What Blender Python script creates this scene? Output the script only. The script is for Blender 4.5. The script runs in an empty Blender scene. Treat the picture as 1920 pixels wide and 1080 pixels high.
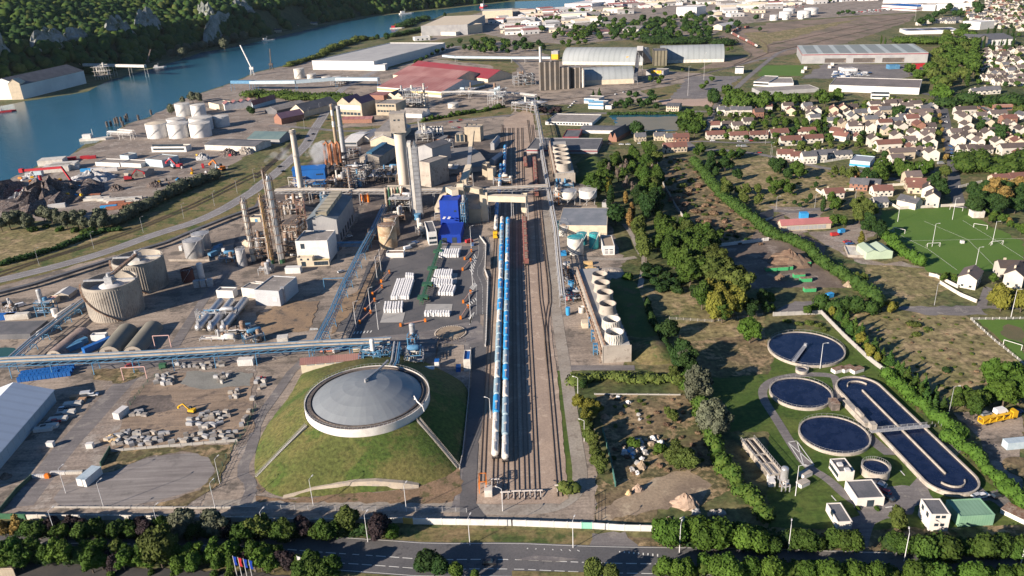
import bpy,math,random
import numpy as np
from math import sin,cos,pi,radians,atan2,hypot,sqrt
random.seed(7)
SC=bpy.context.scene
COL=SC.collection
F,TH,RO,H=1490.0,radians(23.19),radians(-2.64),170.0
TILES={'a':(0,0,1),'r':(850,700,1/4.154),'s':(880,400,1/6.75),'m':(480,180,.25)}
TILES.update(n=(440,300,1/5.4),h=(1300,150,1/6),i=(1600,150,1/6),j=(1600,0,1/6),u=(700,200,1/5.4))
for r_ in range(4):
 for c_ in range(4):
  TILES['%d%d'%(r_,c_)]=(480*c_,270*r_,.25)
def PX(s):
 """'10: x y x y 11: x y' -> list of pixel points of the 1920x1080 photo"""
 out,t,v=[],TILES['a'],[]
 for w in s.split():
  if w.endswith(':'):
   t=TILES[w[:-1]]
  else:
   v.append(float(w))
   if len(v)==2:
    out.append((t[0]+v[0]*t[2],t[1]+v[1]*t[2]));v=[]
 return out
def ray(p):
 x=(p[0]-960)/F;y=-(p[1]-540)/F
 c,s=cos(RO),sin(RO)
 x,y=c*x-s*y,s*x+c*y
 return(x,cos(TH)+y*sin(TH),-sin(TH)+y*cos(TH))
def G(p,z=0.0):
 """a point of the place seen at pixel p, lying at height z"""
 if isinstance(p,str):p=PX(p)[0]
 d=ray(p);k=(H-z)/-d[2]
 return(d[0]*k,d[1]*k)
def GS(s,z=0.0):
 return[G(p,z)for p in(PX(s)if isinstance(s,str)else s)]
def PROJ(x,y,z):
 z=z-H
 X=x;Z=y*cos(TH)-z*sin(TH);Y=y*sin(TH)+z*cos(TH)
 u,v=X/Z,Y/Z;c,s=cos(-RO),sin(-RO)
 u,v=c*u-s*v,s*u+c*v
 return(960+F*u,540-F*v)
def HT(xy,ytop):
 """height at which a vertical standing at xy reaches picture row ytop"""
 lo,hi=-20.0,300.0
 for _ in range(40):
  m=(lo+hi)/2
  if PROJ(xy[0],xy[1],m)[1]>ytop:lo=m
  else:hi=m
 return lo
cam=bpy.data.objects.new('camera',bpy.data.cameras.new('camera'))
COL.objects.link(cam)
cam.data.sensor_width=36;cam.data.lens=F/1920*36
cam.data.clip_start=1;cam.data.clip_end=30000
cam.location=(0,0,H)
import mathutils
_r=mathutils.Matrix.Rotation(pi/2-TH,4,'X')@mathutils.Matrix.Rotation(RO,4,'Z')
cam.rotation_euler=_r.to_euler()
SC.camera=cam
AZ,EL=55.0,20.5
W=bpy.data.worlds.new('World');SC.world=W;W.use_nodes=True
nt=W.node_tree;nt.nodes.clear()
sky=nt.nodes.new('ShaderNodeTexSky');sky.sky_type='NISHITA';sky.sun_disc=False
sky.sun_elevation=radians(EL);sky.sun_rotation=radians(180+AZ)
sky.air_density=1.1;sky.dust_density=0.1;sky.ozone_density=7.0
bg=nt.nodes.new('ShaderNodeBackground');bg.inputs[1].default_value=0.055
wo=nt.nodes.new('ShaderNodeOutputWorld')
nt.links.new(sky.outputs[0],bg.inputs[0]);nt.links.new(bg.outputs[0],wo.inputs[0])
sl=bpy.data.lights.new('sun','SUN');sl.energy=5.0;sl.angle=radians(0.5);sl.color=(1.0,0.86,0.72)
so=bpy.data.objects.new('sun',sl);COL.objects.link(so)
sd=mathutils.Vector((sin(radians(AZ))*cos(radians(EL)),cos(radians(AZ))*cos(radians(EL)),-sin(radians(EL))))
so.rotation_euler=sd.to_track_quat('-Z','Y').to_euler()
SC.view_settings.view_transform='Standard';SC.view_settings.look='None'
SC.view_settings.exposure=1.06;SC.view_settings.gamma=1.0
SC.cycles.max_bounces=5;SC.cycles.diffuse_bounces=2;SC.cycles.glossy_bounces=2
SC.cycles.transmission_bounces=2;SC.cycles.transparent_max_bounces=4;SC.cycles.volume_bounces=0
MATS={}
def _node(nt,typ,**kw):
 n=nt.nodes.new(typ)
 for k,v in kw.items():setattr(n,k,v)
 return n
def mat(name,c1,c2=None,scale=0.1,rough=0.9,c3=None,s3=None,fine=0.25,fs=2.5,metal=0.0,spec=0.3,stripe=None,rnd=0.0,bump=0.0,t2=(0.42,0.62),t3=(0.55,0.62),world=False,emit=None,hue=0.0,streak=0):
 """base colour c1 blotched with c2 (scale in 1/m), stains c3, fine grain, optional stripes (axis, period m, dark factor)"""
 if name in MATS:return MATS[name]
 m=bpy.data.materials.new(name);m.use_nodes=True;nt=m.node_tree
 b=nt.nodes['Principled BSDF'];L=nt.links.new
 b.inputs['Roughness'].default_value=rough;b.inputs['Metallic'].default_value=metal
 b.inputs['Specular IOR Level'].default_value=spec
 tc=_node(nt,'ShaderNodeTexCoord');co=tc.outputs['Object']
 if world:
  gm=_node(nt,'ShaderNodeNewGeometry');co=gm.outputs['Position']
 def rgb(c):
  n=_node(nt,'ShaderNodeRGB');n.outputs[0].default_value=(*c,1);return n.outputs[0]
 def noise(s,d=4,r=0.6):
  n=_node(nt,'ShaderNodeTexNoise');n.inputs['Scale'].default_value=s
  n.inputs['Detail'].default_value=d;n.inputs['Roughness'].default_value=r
  L(co,n.inputs['Vector']);return n.outputs[0]
 def ramp(f,a,bb):
  n=_node(nt,'ShaderNodeMapRange');n.inputs[1].default_value=a;n.inputs[2].default_value=bb
  L(f,n.inputs[0]);return n.outputs[0]
 def mix(f,a,bb,mode='MIX'):
  n=_node(nt,'ShaderNodeMix',data_type='RGBA',blend_type=mode)
  if isinstance(f,(int,float)):n.inputs[0].default_value=f
  else:L(f,n.inputs[0])
  L(a,n.inputs[6]);L(bb,n.inputs[7]);return n.outputs[2]
 col=rgb(c1)
 if c2:col=mix(ramp(noise(scale,5),*t2),col,rgb(c2))
 if c3:col=mix(ramp(noise(s3 or scale*3,6,0.7),*t3),col,rgb(c3))
 if fine:
  g=ramp(noise(fs,3,0.7),0.25,0.75)
  n=_node(nt,'ShaderNodeMapRange');n.inputs[3].default_value=1-fine;n.inputs[4].default_value=1+fine
  L(g,n.inputs[0])
  v=_node(nt,'ShaderNodeCombineColor');[L(n.outputs[0],v.inputs[i])for i in range(3)]
  col=mix(1.0,col,v.outputs[0],'MULTIPLY')
 for ang in((.35,1.5)if streak else()):
  mp=_node(nt,'ShaderNodeMapping');mp.inputs['Rotation'].default_value=(0,0,ang);mp.inputs['Scale'].default_value=(.04,.9,.5);L(co,mp.inputs[0])
  n=_node(nt,'ShaderNodeTexNoise');n.inputs['Scale'].default_value=.7;n.inputs['Detail'].default_value=5;n.inputs['Roughness'].default_value=.7;L(mp.outputs[0],n.inputs['Vector'])
  k=_node(nt,'ShaderNodeMapRange');k.inputs[1].default_value=.42;k.inputs[2].default_value=.6;k.inputs[3].default_value=1-streak;k.inputs[4].default_value=1+streak*.4;L(n.outputs[0],k.inputs[0])
  v=_node(nt,'ShaderNodeCombineColor');[L(k.outputs[0],v.inputs[i])for i in range(3)]
  col=mix(1.0,col,v.outputs[0],'MULTIPLY')
 if stripe:
  ax,per,dk=stripe
  sp=_node(nt,'ShaderNodeSeparateXYZ');L(co,sp.inputs[0])
  mm=_node(nt,'ShaderNodeMath',operation='MULTIPLY');L(sp.outputs['XYZ'.index(ax)],mm.inputs[0]);mm.inputs[1].default_value=1/per
  fr=_node(nt,'ShaderNodeMath',operation='FRACT');L(mm.outputs[0],fr.inputs[0])
  gt=_node(nt,'ShaderNodeMath',operation='LESS_THAN');L(fr.outputs[0],gt.inputs[0]);gt.inputs[1].default_value=0.3
  k=_node(nt,'ShaderNodeMapRange');k.inputs[3].default_value=1;k.inputs[4].default_value=dk;L(gt.outputs[0],k.inputs[0])
  v=_node(nt,'ShaderNodeCombineColor');[L(k.outputs[0],v.inputs[i])for i in range(3)]
  col=mix(1.0,col,v.outputs[0],'MULTIPLY')
 if rnd or hue:
  oi=_node(nt,'ShaderNodeObjectInfo')
  hs=_node(nt,'ShaderNodeHueSaturation')
  a=_node(nt,'ShaderNodeMapRange');a.inputs[3].default_value=1-rnd;a.inputs[4].default_value=1+rnd;L(oi.outputs['Random'],a.inputs[0])
  L(a.outputs[0],hs.inputs['Value'])
  if hue:
   mm=_node(nt,'ShaderNodeMath',operation='MULTIPLY');L(oi.outputs['Random'],mm.inputs[0]);mm.inputs[1].default_value=7.31
   fr=_node(nt,'ShaderNodeMath',operation='FRACT');L(mm.outputs[0],fr.inputs[0])
   a2=_node(nt,'ShaderNodeMapRange');a2.inputs[3].default_value=.5-hue;a2.inputs[4].default_value=.5+hue*.6;L(fr.outputs[0],a2.inputs[0])
   L(a2.outputs[0],hs.inputs['Hue'])
  L(col,hs.inputs['Color']);col=hs.outputs[0]
 L(col,b.inputs['Base Color'])
 if bump:
  bn=_node(nt,'ShaderNodeBump');bn.inputs['Strength'].default_value=1.0;bn.inputs['Distance'].default_value=bump
  L(noise(fs,4,0.7),bn.inputs['Height']);L(bn.outputs[0],b.inputs['Normal'])
 if emit:
  b.inputs['Emission Color'].default_value=(*emit,1);b.inputs['Emission Strength'].default_value=1
 MATS[name]=m
 return m
class M:
 def __init__(s):s.v=[];s.f=[];s.m=[];s.sm=[]
 def _a(s,vs,fs,mi=0,sm=False):
  o=len(s.v);s.v.extend(vs)
  for f in fs:s.f.append(tuple(i+o for i in f));s.m.append(mi);s.sm.append(sm)
  return s
 def poly(s,pts,mi=0):return s._a(list(pts),[tuple(range(len(pts)))],mi)
 def box(s,x0,y0,z0,x1,y1,z1,mi=0):
  v=[(x0,y0,z0),(x1,y0,z0),(x1,y1,z0),(x0,y1,z0),(x0,y0,z1),(x1,y0,z1),(x1,y1,z1),(x0,y1,z1)]
  return s._a(v,[(0,3,2,1),(4,5,6,7),(0,1,5,4),(1,2,6,5),(2,3,7,6),(3,0,4,7)],mi)
 def prism(s,pts,z0,z1,mi=0,mt=None):
  n=len(pts);v=[(p[0],p[1],z0)for p in pts]+[(p[0],p[1],z1)for p in pts]
  s._a(v,[(i,(i+1)%n,n+(i+1)%n,n+i)for i in range(n)],mi)
  return s._a([(p[0],p[1],z1)for p in pts],[tuple(range(n))],mi if mt is None else mt)
 def prof(s,pts,y0,y1,mi=0,cap=True,sm=False):
  """profile of (x,z) points extruded along y"""
  n=len(pts);v=[(p[0],y0,p[1])for p in pts]+[(p[0],y1,p[1])for p in pts]
  s._a(v,[(i,(i+1)%n,n+(i+1)%n,n+i)for i in range(n)],mi,sm)
  if cap:s._a(v,[tuple(range(n-1,-1,-1)),tuple(range(n,2*n))],mi)
  return s
 def strip(s,pts,y0,y1,mi=0,sm=False):
  n=len(pts);v=[(p[0],y0,p[1])for p in pts]+[(p[0],y1,p[1])for p in pts]
  return s._a(v,[(i,i+1,n+i+1,n+i)for i in range(n-1)],mi,sm)
 def lathe(s,prof,cx=0,cy=0,n=16,mi=0,sm=True):
  """(r,z) profile round the vertical axis"""
  k=len(prof);v=[]
  for r,z in prof:
   for i in range(n):
    a=2*pi*i/n;v.append((cx+r*cos(a),cy+r*sin(a),z))
  f=[]
  for j in range(k-1):
   for i in range(n):
    f.append((j*n+i,j*n+(i+1)%n,(j+1)*n+(i+1)%n,(j+1)*n+i))
  return s._a(v,f,mi,sm)
 def cyl(s,cx,cy,z0,z1,r0,r1=None,n=14,mi=0,cap=True,mt=None):
  r1=r0 if r1 is None else r1
  s.lathe([(r0,z0),(r1,z1)],cx,cy,n,mi)
  if cap:
   s._a([(cx+r1*cos(2*pi*i/n),cy+r1*sin(2*pi*i/n),z1)for i in range(n)],[tuple(range(n))],mi if mt is None else mt)
  return s
 def ring(s,cx,cy,z0,z1,r,t,n=32,mi=0,mt=None):
  """open cylinder wall of thickness t with a top lip"""
  s.lathe([(r,z0),(r,z1)],cx,cy,n,mi);s.lathe([(r,z1),(r-t,z1)],cx,cy,n,mi if mt is None else mt)
  return s.lathe([(r-t,z1),(r-t,z0)],cx,cy,n,mi)
 def dome(s,cx,cy,z,r,h,n=24,k=5,mi=0):
  return s.lathe([(r*cos(pi/2*j/k),z+h*sin(pi/2*j/k))for j in range(k)]+[(0.02,z+h)],cx,cy,n,mi)
 def tube(s,pts,r,n=6,mi=0,cap=True):
  P=[mathutils.Vector(p)for p in pts];k=len(P);v=[]
  for i,p in enumerate(P):
   d=(P[min(i+1,k-1)]-P[max(i-1,0)]).normalized()
   a=d.orthogonal()if abs(d.z)>.95 else d.cross(mathutils.Vector((0,0,1)))
   a.normalize();b=d.cross(a)
   rr=r[i]if isinstance(r,(list,tuple))else r
   for j in range(n):
    t=2*pi*j/n;q=p+a*(rr*cos(t))+b*(rr*sin(t));v.append(tuple(q))
  f=[(i*n+j,i*n+(j+1)%n,(i+1)*n+(j+1)%n,(i+1)*n+j)for i in range(k-1)for j in range(n)]
  s._a(v,f,mi,n>5)
  if cap:s._a(v[:n],[tuple(range(n))],mi);s._a(v[-n:],[tuple(range(n))],mi)
  return s
 def bar(s,p,q,w,h=None,mi=0):
  """box beam from p to q, w wide, h high"""
  h=w if h is None else h
  P,Q=mathutils.Vector(p),mathutils.Vector(q);d=(Q-P).normalized()
  a=d.cross(mathutils.Vector((0,0,1)))
  if a.length<.01:a=mathutils.Vector((1,0,0))
  a.normalize();b=a.cross(d);a*=w/2;b*=h/2
  v=[tuple(x)for x in(P-a-b,P+a-b,P+a+b,P-a+b,Q-a-b,Q+a-b,Q+a+b,Q-a+b)]
  return s._a(v,[(0,3,2,1),(4,5,6,7),(0,1,5,4),(1,2,6,5),(2,3,7,6),(3,0,4,7)],mi)
 def hcyl(s,p,q,r,n=12,mi=0,dome=0.0):
  """lying tank with dished ends"""
  P,Q=mathutils.Vector(p),mathutils.Vector(q);d=(Q-P).normalized();e=r*dome
  if dome:
   pts=[P-d*e,P-d*e*.7,P,Q,Q+d*e*.7,Q+d*e];rr=[r*.3,r*.75,r,r,r*.75,r*.3]
  else:pts=[P,Q];rr=[r,r]
  return s.tube([tuple(x)for x in pts],rr,n,mi)
 def build(s,name,mats,parent=None,loc=None,rot=0):
  me=bpy.data.meshes.new(name);me.from_pydata(s.v,[],s.f)
  if not isinstance(mats,(list,tuple)):mats=[mats]
  for m in mats:me.materials.append(m)
  me.polygons.foreach_set('material_index',s.m)
  me.polygons.foreach_set('use_smooth',s.sm)
  if any(s.sm):me.set_sharp_from_angle(angle=radians(38))
  me.update()
  o=bpy.data.objects.new(name,me);COL.objects.link(o)
  if parent:o.parent=parent;kid(parent,o)
  if loc:o.location=loc
  if rot:o.rotation_euler=(0,0,rot)
  return o
def tag(o,label=None,cat=None,group=None,kind=None):
 if label:o['label']=label
 if cat:o['category']=cat
 if group:o['group']=group
 if kind:o['kind']=kind
 return o
def thing(name,label,cat,loc=(0,0,0),rot=0,group=None):
 o=bpy.data.objects.new(name,None);COL.objects.link(o);o.empty_display_size=.1
 o.location=loc if len(loc)==3 else(*loc,0);o.rotation_euler=(0,0,rot)
 return tag(o,label,cat,group)
KIDS={}
def kid(p,c):KIDS.setdefault(p.as_pointer(),[]).append(c)
def dup(root,loc=None,rot=None,label=None,group=None,scale=None):
 def rec(o,par):
  c=o.copy();COL.objects.link(c)
  if par:c.parent=par;kid(par,c)
  for ch in KIDS.get(o.as_pointer(),()):rec(ch,c)
  return c
 r=rec(root,None)
 if loc is not None:r.location=loc if len(loc)==3 else(*loc,0)
 if rot is not None:r.rotation_euler=(0,0,rot)
 if scale is not None:r.scale=scale if isinstance(scale,tuple)else(scale,)*3
 if label:r['label']=label
 if group:r['group']=group
 return r
BULK,LAND=[],[]
def bulk(o,desc):BULK.append((o,desc));return o
def land(name,xy):LAND.append((name,xy[0],xy[1]))
class Fr:
 """footprint: near-left ground corner A, near-right B; back depth d; height h"""
 def __init__(s,A,B,yt=None,h=None,d=None,D=None,z=0.0):
  if isinstance(A,str):A=PX(A)[0]
  if isinstance(B,str):B=PX(B)[0]
  a,b=G(A,z),G(B,z);s.z=z
  s.loc=(a[0],a[1],z);s.w=hypot(b[0]-a[0],b[1]-a[1]);s.rot=atan2(b[1]-a[1],b[0]-a[0])
  s.h=h if h is not None else HT(a,yt)-z
  if D is not None:
   if isinstance(D,str):D=PX(D)[0]
   q=G(D,z+s.h);s.d=-(q[0]-b[0])*sin(s.rot)+(q[1]-b[1])*cos(s.rot)
  else:s.d=d
  s.a,s.b=a,b
 def P(s,x,y):
  return(s.loc[0]+x*cos(s.rot)-y*sin(s.rot),s.loc[1]+x*sin(s.rot)+y*cos(s.rot))
 def mid(s):return s.P(s.w/2,s.d/2)
def FX(s,**k):
 p=PX(s);return Fr(p[0],p[1],**k)
def resample(pts,step):
 out=[pts[0]]
 for a,b in zip(pts,pts[1:]):
  L=hypot(b[0]-a[0],b[1]-a[1]);n=max(1,int(L/step))
  for i in range(1,n+1):out.append(tuple(a[j]+(b[j]-a[j])*i/n for j in range(len(a))))
 return out
def smooth(pts,it=2):
 for _ in range(it):
  o=[pts[0]]
  for a,b in zip(pts,pts[1:]):
   o+=[tuple(a[j]*.75+b[j]*.25 for j in range(len(a))),tuple(a[j]*.25+b[j]*.75 for j in range(len(a)))]
  pts=o+[pts[-1]]
 return pts
def offs(pts,d):
 """polyline shifted d to the left"""
 out=[]
 for i,p in enumerate(pts):
  a=pts[max(i-1,0)];b=pts[min(i+1,len(pts)-1)]
  L=hypot(b[0]-a[0],b[1]-a[1])or 1
  out.append((p[0]-(b[1]-a[1])/L*d,p[1]+(b[0]-a[0])/L*d))
 return out
import mathutils.geometry as mg
_zc=[0]
def nextz(z):
 _zc[0]+=1;return.03+_zc[0]*.0016
def area(name,s,m,z=0.0,sm=0,jag=.35):
 """flat patch of ground"""
 P=GS(s)if isinstance(s,str)else list(s)
 z=nextz(z)
 if sm:P=smooth(P+[P[0]],sm)[:-1]
 if jag and not sm:
  rg=random.Random(len(P));Q=[]
  for a,b in zip(P,P[1:]+[P[0]]):
   dd=hypot(a[0],a[1]);st=max(2.0,dd*.008)
   n=min(80,max(1,int(hypot(b[0]-a[0],b[1]-a[1])/st)))
   for i in range(n):
    k=jag*st if i else 0
    Q.append((a[0]+(b[0]-a[0])*i/n+rg.uniform(-k,k),a[1]+(b[1]-a[1])*i/n+rg.uniform(-k,k)))
  P=Q
 tri=mg.tessellate_polygon([[mathutils.Vector((p[0],p[1],0))for p in P]])
 me=bpy.data.meshes.new(name)
 f=[]
 for t in tri:
  a,b,c=(P[i]for i in t)
  f.append(t if(b[0]-a[0])*(c[1]-a[1])-(b[1]-a[1])*(c[0]-a[0])>0 else t[::-1])
 me.from_pydata([(p[0],p[1],z)for p in P],[],f);me.materials.append(m);me.update()
 o=bpy.data.objects.new(name,me);COL.objects.link(o);o['kind']='structure'
 return o
def road(name,s,w,m,z=0.1,sm=2,lines=None,mk=None):
 P=GS(s)if isinstance(s,str)else list(s)
 z=nextz(z)
 if sm:P=smooth(P,sm)
 L,R=offs(P,w/2),offs(P,-w/2);b=M()
 for i in range(len(P)-1):
  b.poly([(*R[i],z),(*R[i+1],z),(*L[i+1],z),(*L[i],z)])
 o=b.build(name,m);o['kind']='structure'
 if lines:
  b=M()
  for off,dash,gap,lw in lines:
   Q=resample(offs(P,off),1.0);acc=0
   for a,c in zip(Q,Q[1:]):
    L_=hypot(c[0]-a[0],c[1]-a[1])
    if gap==0 or(acc%(dash+gap))<dash:
     nx,ny=-(c[1]-a[1])/(L_ or 1)*lw/2,(c[0]-a[0])/(L_ or 1)*lw/2
     b.poly([(a[0]-nx,a[1]-ny,z+.0007),(c[0]-nx,c[1]-ny,z+.0007),(c[0]+nx,c[1]+ny,z+.0007),(a[0]+nx,a[1]+ny,z+.0007)])
    acc+=L_
  o2=b.build('road_markings',mk or MATS['white_line']);o2['kind']='structure'
 return P
def inpoly(x,y,P):
 c=False;j=len(P)-1
 for i in range(len(P)):
  if(P[i][1]>y)!=(P[j][1]>y)and x<(P[j][0]-P[i][0])*(y-P[i][1])/(P[j][1]-P[i][1])+P[i][0]:c=not c
  j=i
 return c
def fill(s,step,jit=.4,rng=random):
 """jittered points inside the patch s"""
 P=GS(s)if isinstance(s,str)else s
 xs=[p[0]for p in P];ys=[p[1]for p in P];out=[]
 y=min(ys)
 while y<max(ys):
  x=min(xs)
  while x<max(xs):
   q=(x+rng.uniform(-jit,jit)*step,y+rng.uniform(-jit,jit)*step)
   if inpoly(q[0],q[1],P):out.append(q)
   x+=step
  y+=step
 return out
# 
mat('white_line',(.62,.62,.58),fine=.15)
m_ground=mat('dry_meadow',(.10,.105,.04),(.17,.14,.07),.018,c3=(.06,.085,.028),s3=.05,fine=.8,fs=.3,t3=(.5,.6))
m_yard=mat('worn_concrete',(.345,.285,.23),(.22,.185,.155),.035,c3=(.15,.13,.11),s3=.07,fine=.35,fs=.9,t3=(.52,.58),streak=.13)
m_yard2=mat('stained_yard',(.29,.24,.20),(.165,.14,.12),.05,c3=(.34,.30,.26),s3=.1,fine=.4,fs=.9,t3=(.52,.58),streak=.14)
m_pale=mat('pale_gravel',(.31,.28,.24),(.25,.22,.185),.05,c3=(.22,.19,.16),s3=.2,fine=.25,fs=1.0)
m_asph=mat('asphalt',(.095,.095,.10),(.13,.125,.125),.04,fine=.2,fs=1.5,c3=(.07,.07,.075),s3=.2,t3=(.6,.66))
m_asph2=mat('grey_asphalt',(.20,.185,.18),(.15,.14,.14),.05,streak=.12,fine=.2,fs=1.5,c3=(.26,.24,.22),s3=.15)
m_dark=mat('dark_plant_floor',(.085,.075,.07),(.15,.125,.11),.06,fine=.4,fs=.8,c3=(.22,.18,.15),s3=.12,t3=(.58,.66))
m_ballast=mat('ballast',(.37,.285,.22),(.31,.24,.19),.05,c3=(.45,.36,.28),s3=.15,fine=.3,fs=2.0)
m_lawn=mat('lawn',(.055,.10,.016),(.095,.125,.027),.05,c3=(.045,.085,.014),s3=.12,fine=.4,fs=.6,streak=.1)
m_lawn2=mat('dry_lawn',(.15,.14,.05),(.22,.165,.085),.06,c3=(.07,.10,.028),s3=.08,fine=.5,fs=.6,t3=(.5,.6),streak=.15)
m_pitch=mat('pitch_turf',(.075,.15,.022),(.088,.16,.026),.03,fine=.12,fs=1.0)
m_dirt=mat('bare_dirt',(.30,.235,.165),(.20,.155,.115),.06,c3=(.38,.31,.22),s3=.1,fine=.3,fs=1.0)
m_brown=mat('brown_scrub',(.16,.12,.07),(.075,.085,.03),.05,c3=(.24,.175,.10),s3=.1,fine=.8,fs=.4,t3=(.5,.58))
m_scrub=mat('green_scrub',(.06,.08,.026),(.12,.11,.045),.045,c3=(.04,.058,.018),s3=.1,fine=.8,fs=.35,t3=(.5,.58))
m_wild=mat('wild_grass',(.20,.165,.08),(.12,.12,.045),.035,c3=(.28,.215,.12),s3=.07,fine=.85,fs=.3,t3=(.5,.58))
m_water=mat('river_water',(.012,.078,.12),(.018,.09,.13),.003,rough=.22,fine=0,spec=.5,bump=0,c3=None)
m_conc=mat('concrete',(.36,.32,.275),(.28,.245,.21),.15,fine=.15,fs=1.5,c3=(.22,.19,.17),s3=.3,t3=(.6,.7))
# 
b=M()
b.poly([(-7000,-300,0),(4500,-300,0),(4500,9500,0),(-7000,9500,0)])
tag(b.build('ground',m_ground),kind='structure')
bank_near='10: -700 700 -300 420 65 270 230 190 400 105 520 90 00: 640 1080 720 1072 830 1010 950 930 1100 885 1200 845 1350 755 1500 700 1740 620 01: 0 540 100 515 230 490 420 440 540 385 640 335 760 292 900 288 1010 270 1080 215 1280 160 1330 142 1440 100 1640 78 1700 85 02: 0 68 370 62 400 30 600 8'
bank_far='02: 700 -12 01: 1920 12 1640 42 1180 92 900 122 640 167 260 252 0 317 00: 1500 398 1300 465 1090 530 830 598 650 690 180 760 -300 860 -1500 1100'
area('water',bank_near+' '+bank_far,m_water,.05,jag=.15)
_b=MATS['river_water'].node_tree;_p=_b.nodes['Principled BSDF']
_g=_b.nodes.new('ShaderNodeNewGeometry');_mp=_b.nodes.new('ShaderNodeMapping');_mp.inputs['Scale'].default_value=(.02,.05,.05)
_n=_b.nodes.new('ShaderNodeTexNoise');_n.inputs['Scale'].default_value=6;_n.inputs['Detail'].default_value=6
_bn=_b.nodes.new('ShaderNodeBump');_bn.inputs['Distance'].default_value=.6;_bn.inputs['Strength'].default_value=.5
_b.links.new(_g.outputs['Position'],_mp.inputs[0]);_b.links.new(_mp.outputs[0],_n.inputs['Vector']);_b.links.new(_n.outputs[0],_bn.inputs['Height']);_b.links.new(_bn.outputs[0],_p.inputs['Normal'])
area('ground','10: 65 270 230 190 400 105 520 90 720 0 00: 830 1015 950 935 1100 890 1350 760 1500 705 1740 625 01: 0 545 230 495 420 450 700 480 1200 330 1500 345 1000 500 900 600 560 790 10: 1500 300 900 560 600 590 0 560 -300 560 -300 420',m_yard2,.05)
area('ground','01: 560 960 650 640 1500 350 02: 0 300 400 470 1500 560 1500 760 0 790 12: 300 0 60 40 11: 1900 0',m_yard,.05)
area('ground','02: 0 60 380 70 600 20 1920 0 03: 0 0 1500 0 1100 90 0 160 02: 1700 180 1500 260 400 330 0 300 01: 1700 250 1300 310 1400 170 1700 90',m_yard2,.05)
area('ground','03: 1250 0 1920 0 1920 1080 400 1080 12: 1900 0 1500 20 1400 80 02: 1480 830 03: 0 830 1200 790 1560 600 1580 360',m_scrub,.06)
area('ground','12: 60 40 200 0 280 0 340 300 600 300 640 480 700 480 800 800 860 870 700 1080 22: 850 640 480 640 32: 620 0 640 330 630 700 0 690 31: 0 640 30: 0 620 20: -200 1080 -200 560 10: -200 1110 10: 800 830 1300 690 11: 0 470 600 100 600 0 01: 560 1010 1900 980',m_yard,.10)
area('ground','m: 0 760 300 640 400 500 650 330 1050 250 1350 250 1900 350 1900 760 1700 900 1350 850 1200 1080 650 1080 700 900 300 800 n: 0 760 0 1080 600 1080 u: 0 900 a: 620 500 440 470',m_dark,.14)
area('ground','21: 950 130 1100 80 s: 150 0 230 330 a: 892 410 914 480 895 700 865 760 20: 1920 1080 a: 640 690 880 620 690 600',m_yard2,.12)
area('ground','10: -200 1120 800 850 1300 720 1900 480 11: 0 440 200 240 380 60 600 -100 500 -150 330 -40 200 60 0 200 10: 1920 150 1500 330 1000 560 600 640 0 620 -200 620',m_lawn2,.16)
area('ground','10: -200 620 0 640 500 630 850 640 900 660 600 760 200 880 -200 1000',m_wild,.20)
area('ground','01: 300 900 530 800 560 700 660 640 640 960 1100 930 1920 800 1920 870 1250 925 700 1010 600 1080 470 1080 560 960 300 960',m_lawn2,.20)
area('ground','a: 693 498 822 458 896 462 911 520 900 606 850 622 690 640 645 640',m_asph,.20)
area('ground','a: 865 606 905 600 908 655 870 665 780 660 640 665 645 636 700 632 800 622',m_asph2,.22,1)
area('ground','12: 480 90 1100 90 1340 130 1400 200 1800 560 1920 640 1920 1080 1500 1080 900 1080 760 950 960 830 850 600 640 480 620 300',m_scrub,.18)
area('ground','12: 1100 90 1300 100 1420 260 1850 640 1920 800 1500 760 1300 600 1100 300',m_brown,.22)
area('ground','12: 1350 150 1920 100 13: 0 110 300 150 900 300 880 420 400 520 0 500 12: 1860 500',m_wild,.22)
area('ground','13: 740 880 1180 930 1380 1080 23: 1100 130 900 150 700 0',m_wild,.24)
area('ground','23: 620 190 900 170 1490 210 1920 600 1920 680 1660 700 1640 620 1650 830 1300 860 980 640 870 600 760 400',m_wild,.24)
area('ground','22: 780 0 1400 0 1900 200 1910 500 1500 640 1200 420 1250 200 1000 240',m_wild,.24)
area('ground','22: 1220 420 1900 330 23: 0 480 110 600 60 660 22: 1920 660 1500 660',m_brown,.28)
area('ground','22: 450 620 950 610 1300 660 1300 800 32: 520 0 500 -20',m_scrub,.20)
area('ground','22: 620 800 1300 800 1440 1080 32: 1440 0 1560 260 1640 440 1400 560 1100 560 1060 680 620 690 640 330 760 400 690 0',m_brown,.22)
area('ground','32: 620 600 800 500 1000 400 1080 340 1320 280 1500 400 1400 560 1100 580 640 680',m_dirt,.26)
area('grass','22: 300 620 370 620 480 1080 32: 480 450 440 490 390 480',m_lawn,.26)
area('ground','13: 0 560 100 520 250 660 420 760 430 900 500 960 590 1080 0 1080 12: 1500 1080 1500 800 1800 700',mat('earth_yard',(.17,.135,.11),(.11,.085,.07),.05,c3=(.24,.20,.17),s3=.08,fine=.35,fs=.8),.26)
area('ground','13: 0 470 480 480 130 700 300 660 560 640 700 560 880 640 560 800 880 900 1000 880 1180 930 700 900 430 760 100 520',m_yard2,.24)
area('ground','23: 60 170 200 100 370 100 370 190 100 195',m_asph2,.28)
area('grass','22: 1480 680 1920 650 23: 120 340 480 300 880 640 1250 1080 33: 1700 420 1900 560 1920 700 1500 740 0 720 0 0 22: 1560 1080',m_lawn,.30)
area('ground','33: 0 820 -2000 760 -2000 1080 1920 1080 1920 700 1300 720 500 740',m_brown,.12)
area('grass','31: 1070 830 1160 700 1560 730 1920 730 32: 620 740 600 870 0 860 31: 1600 855 1200 850',m_lawn2,.2)
area('ground','32: 600 760 850 750 960 890 570 885',m_asph2,.24)
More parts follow.
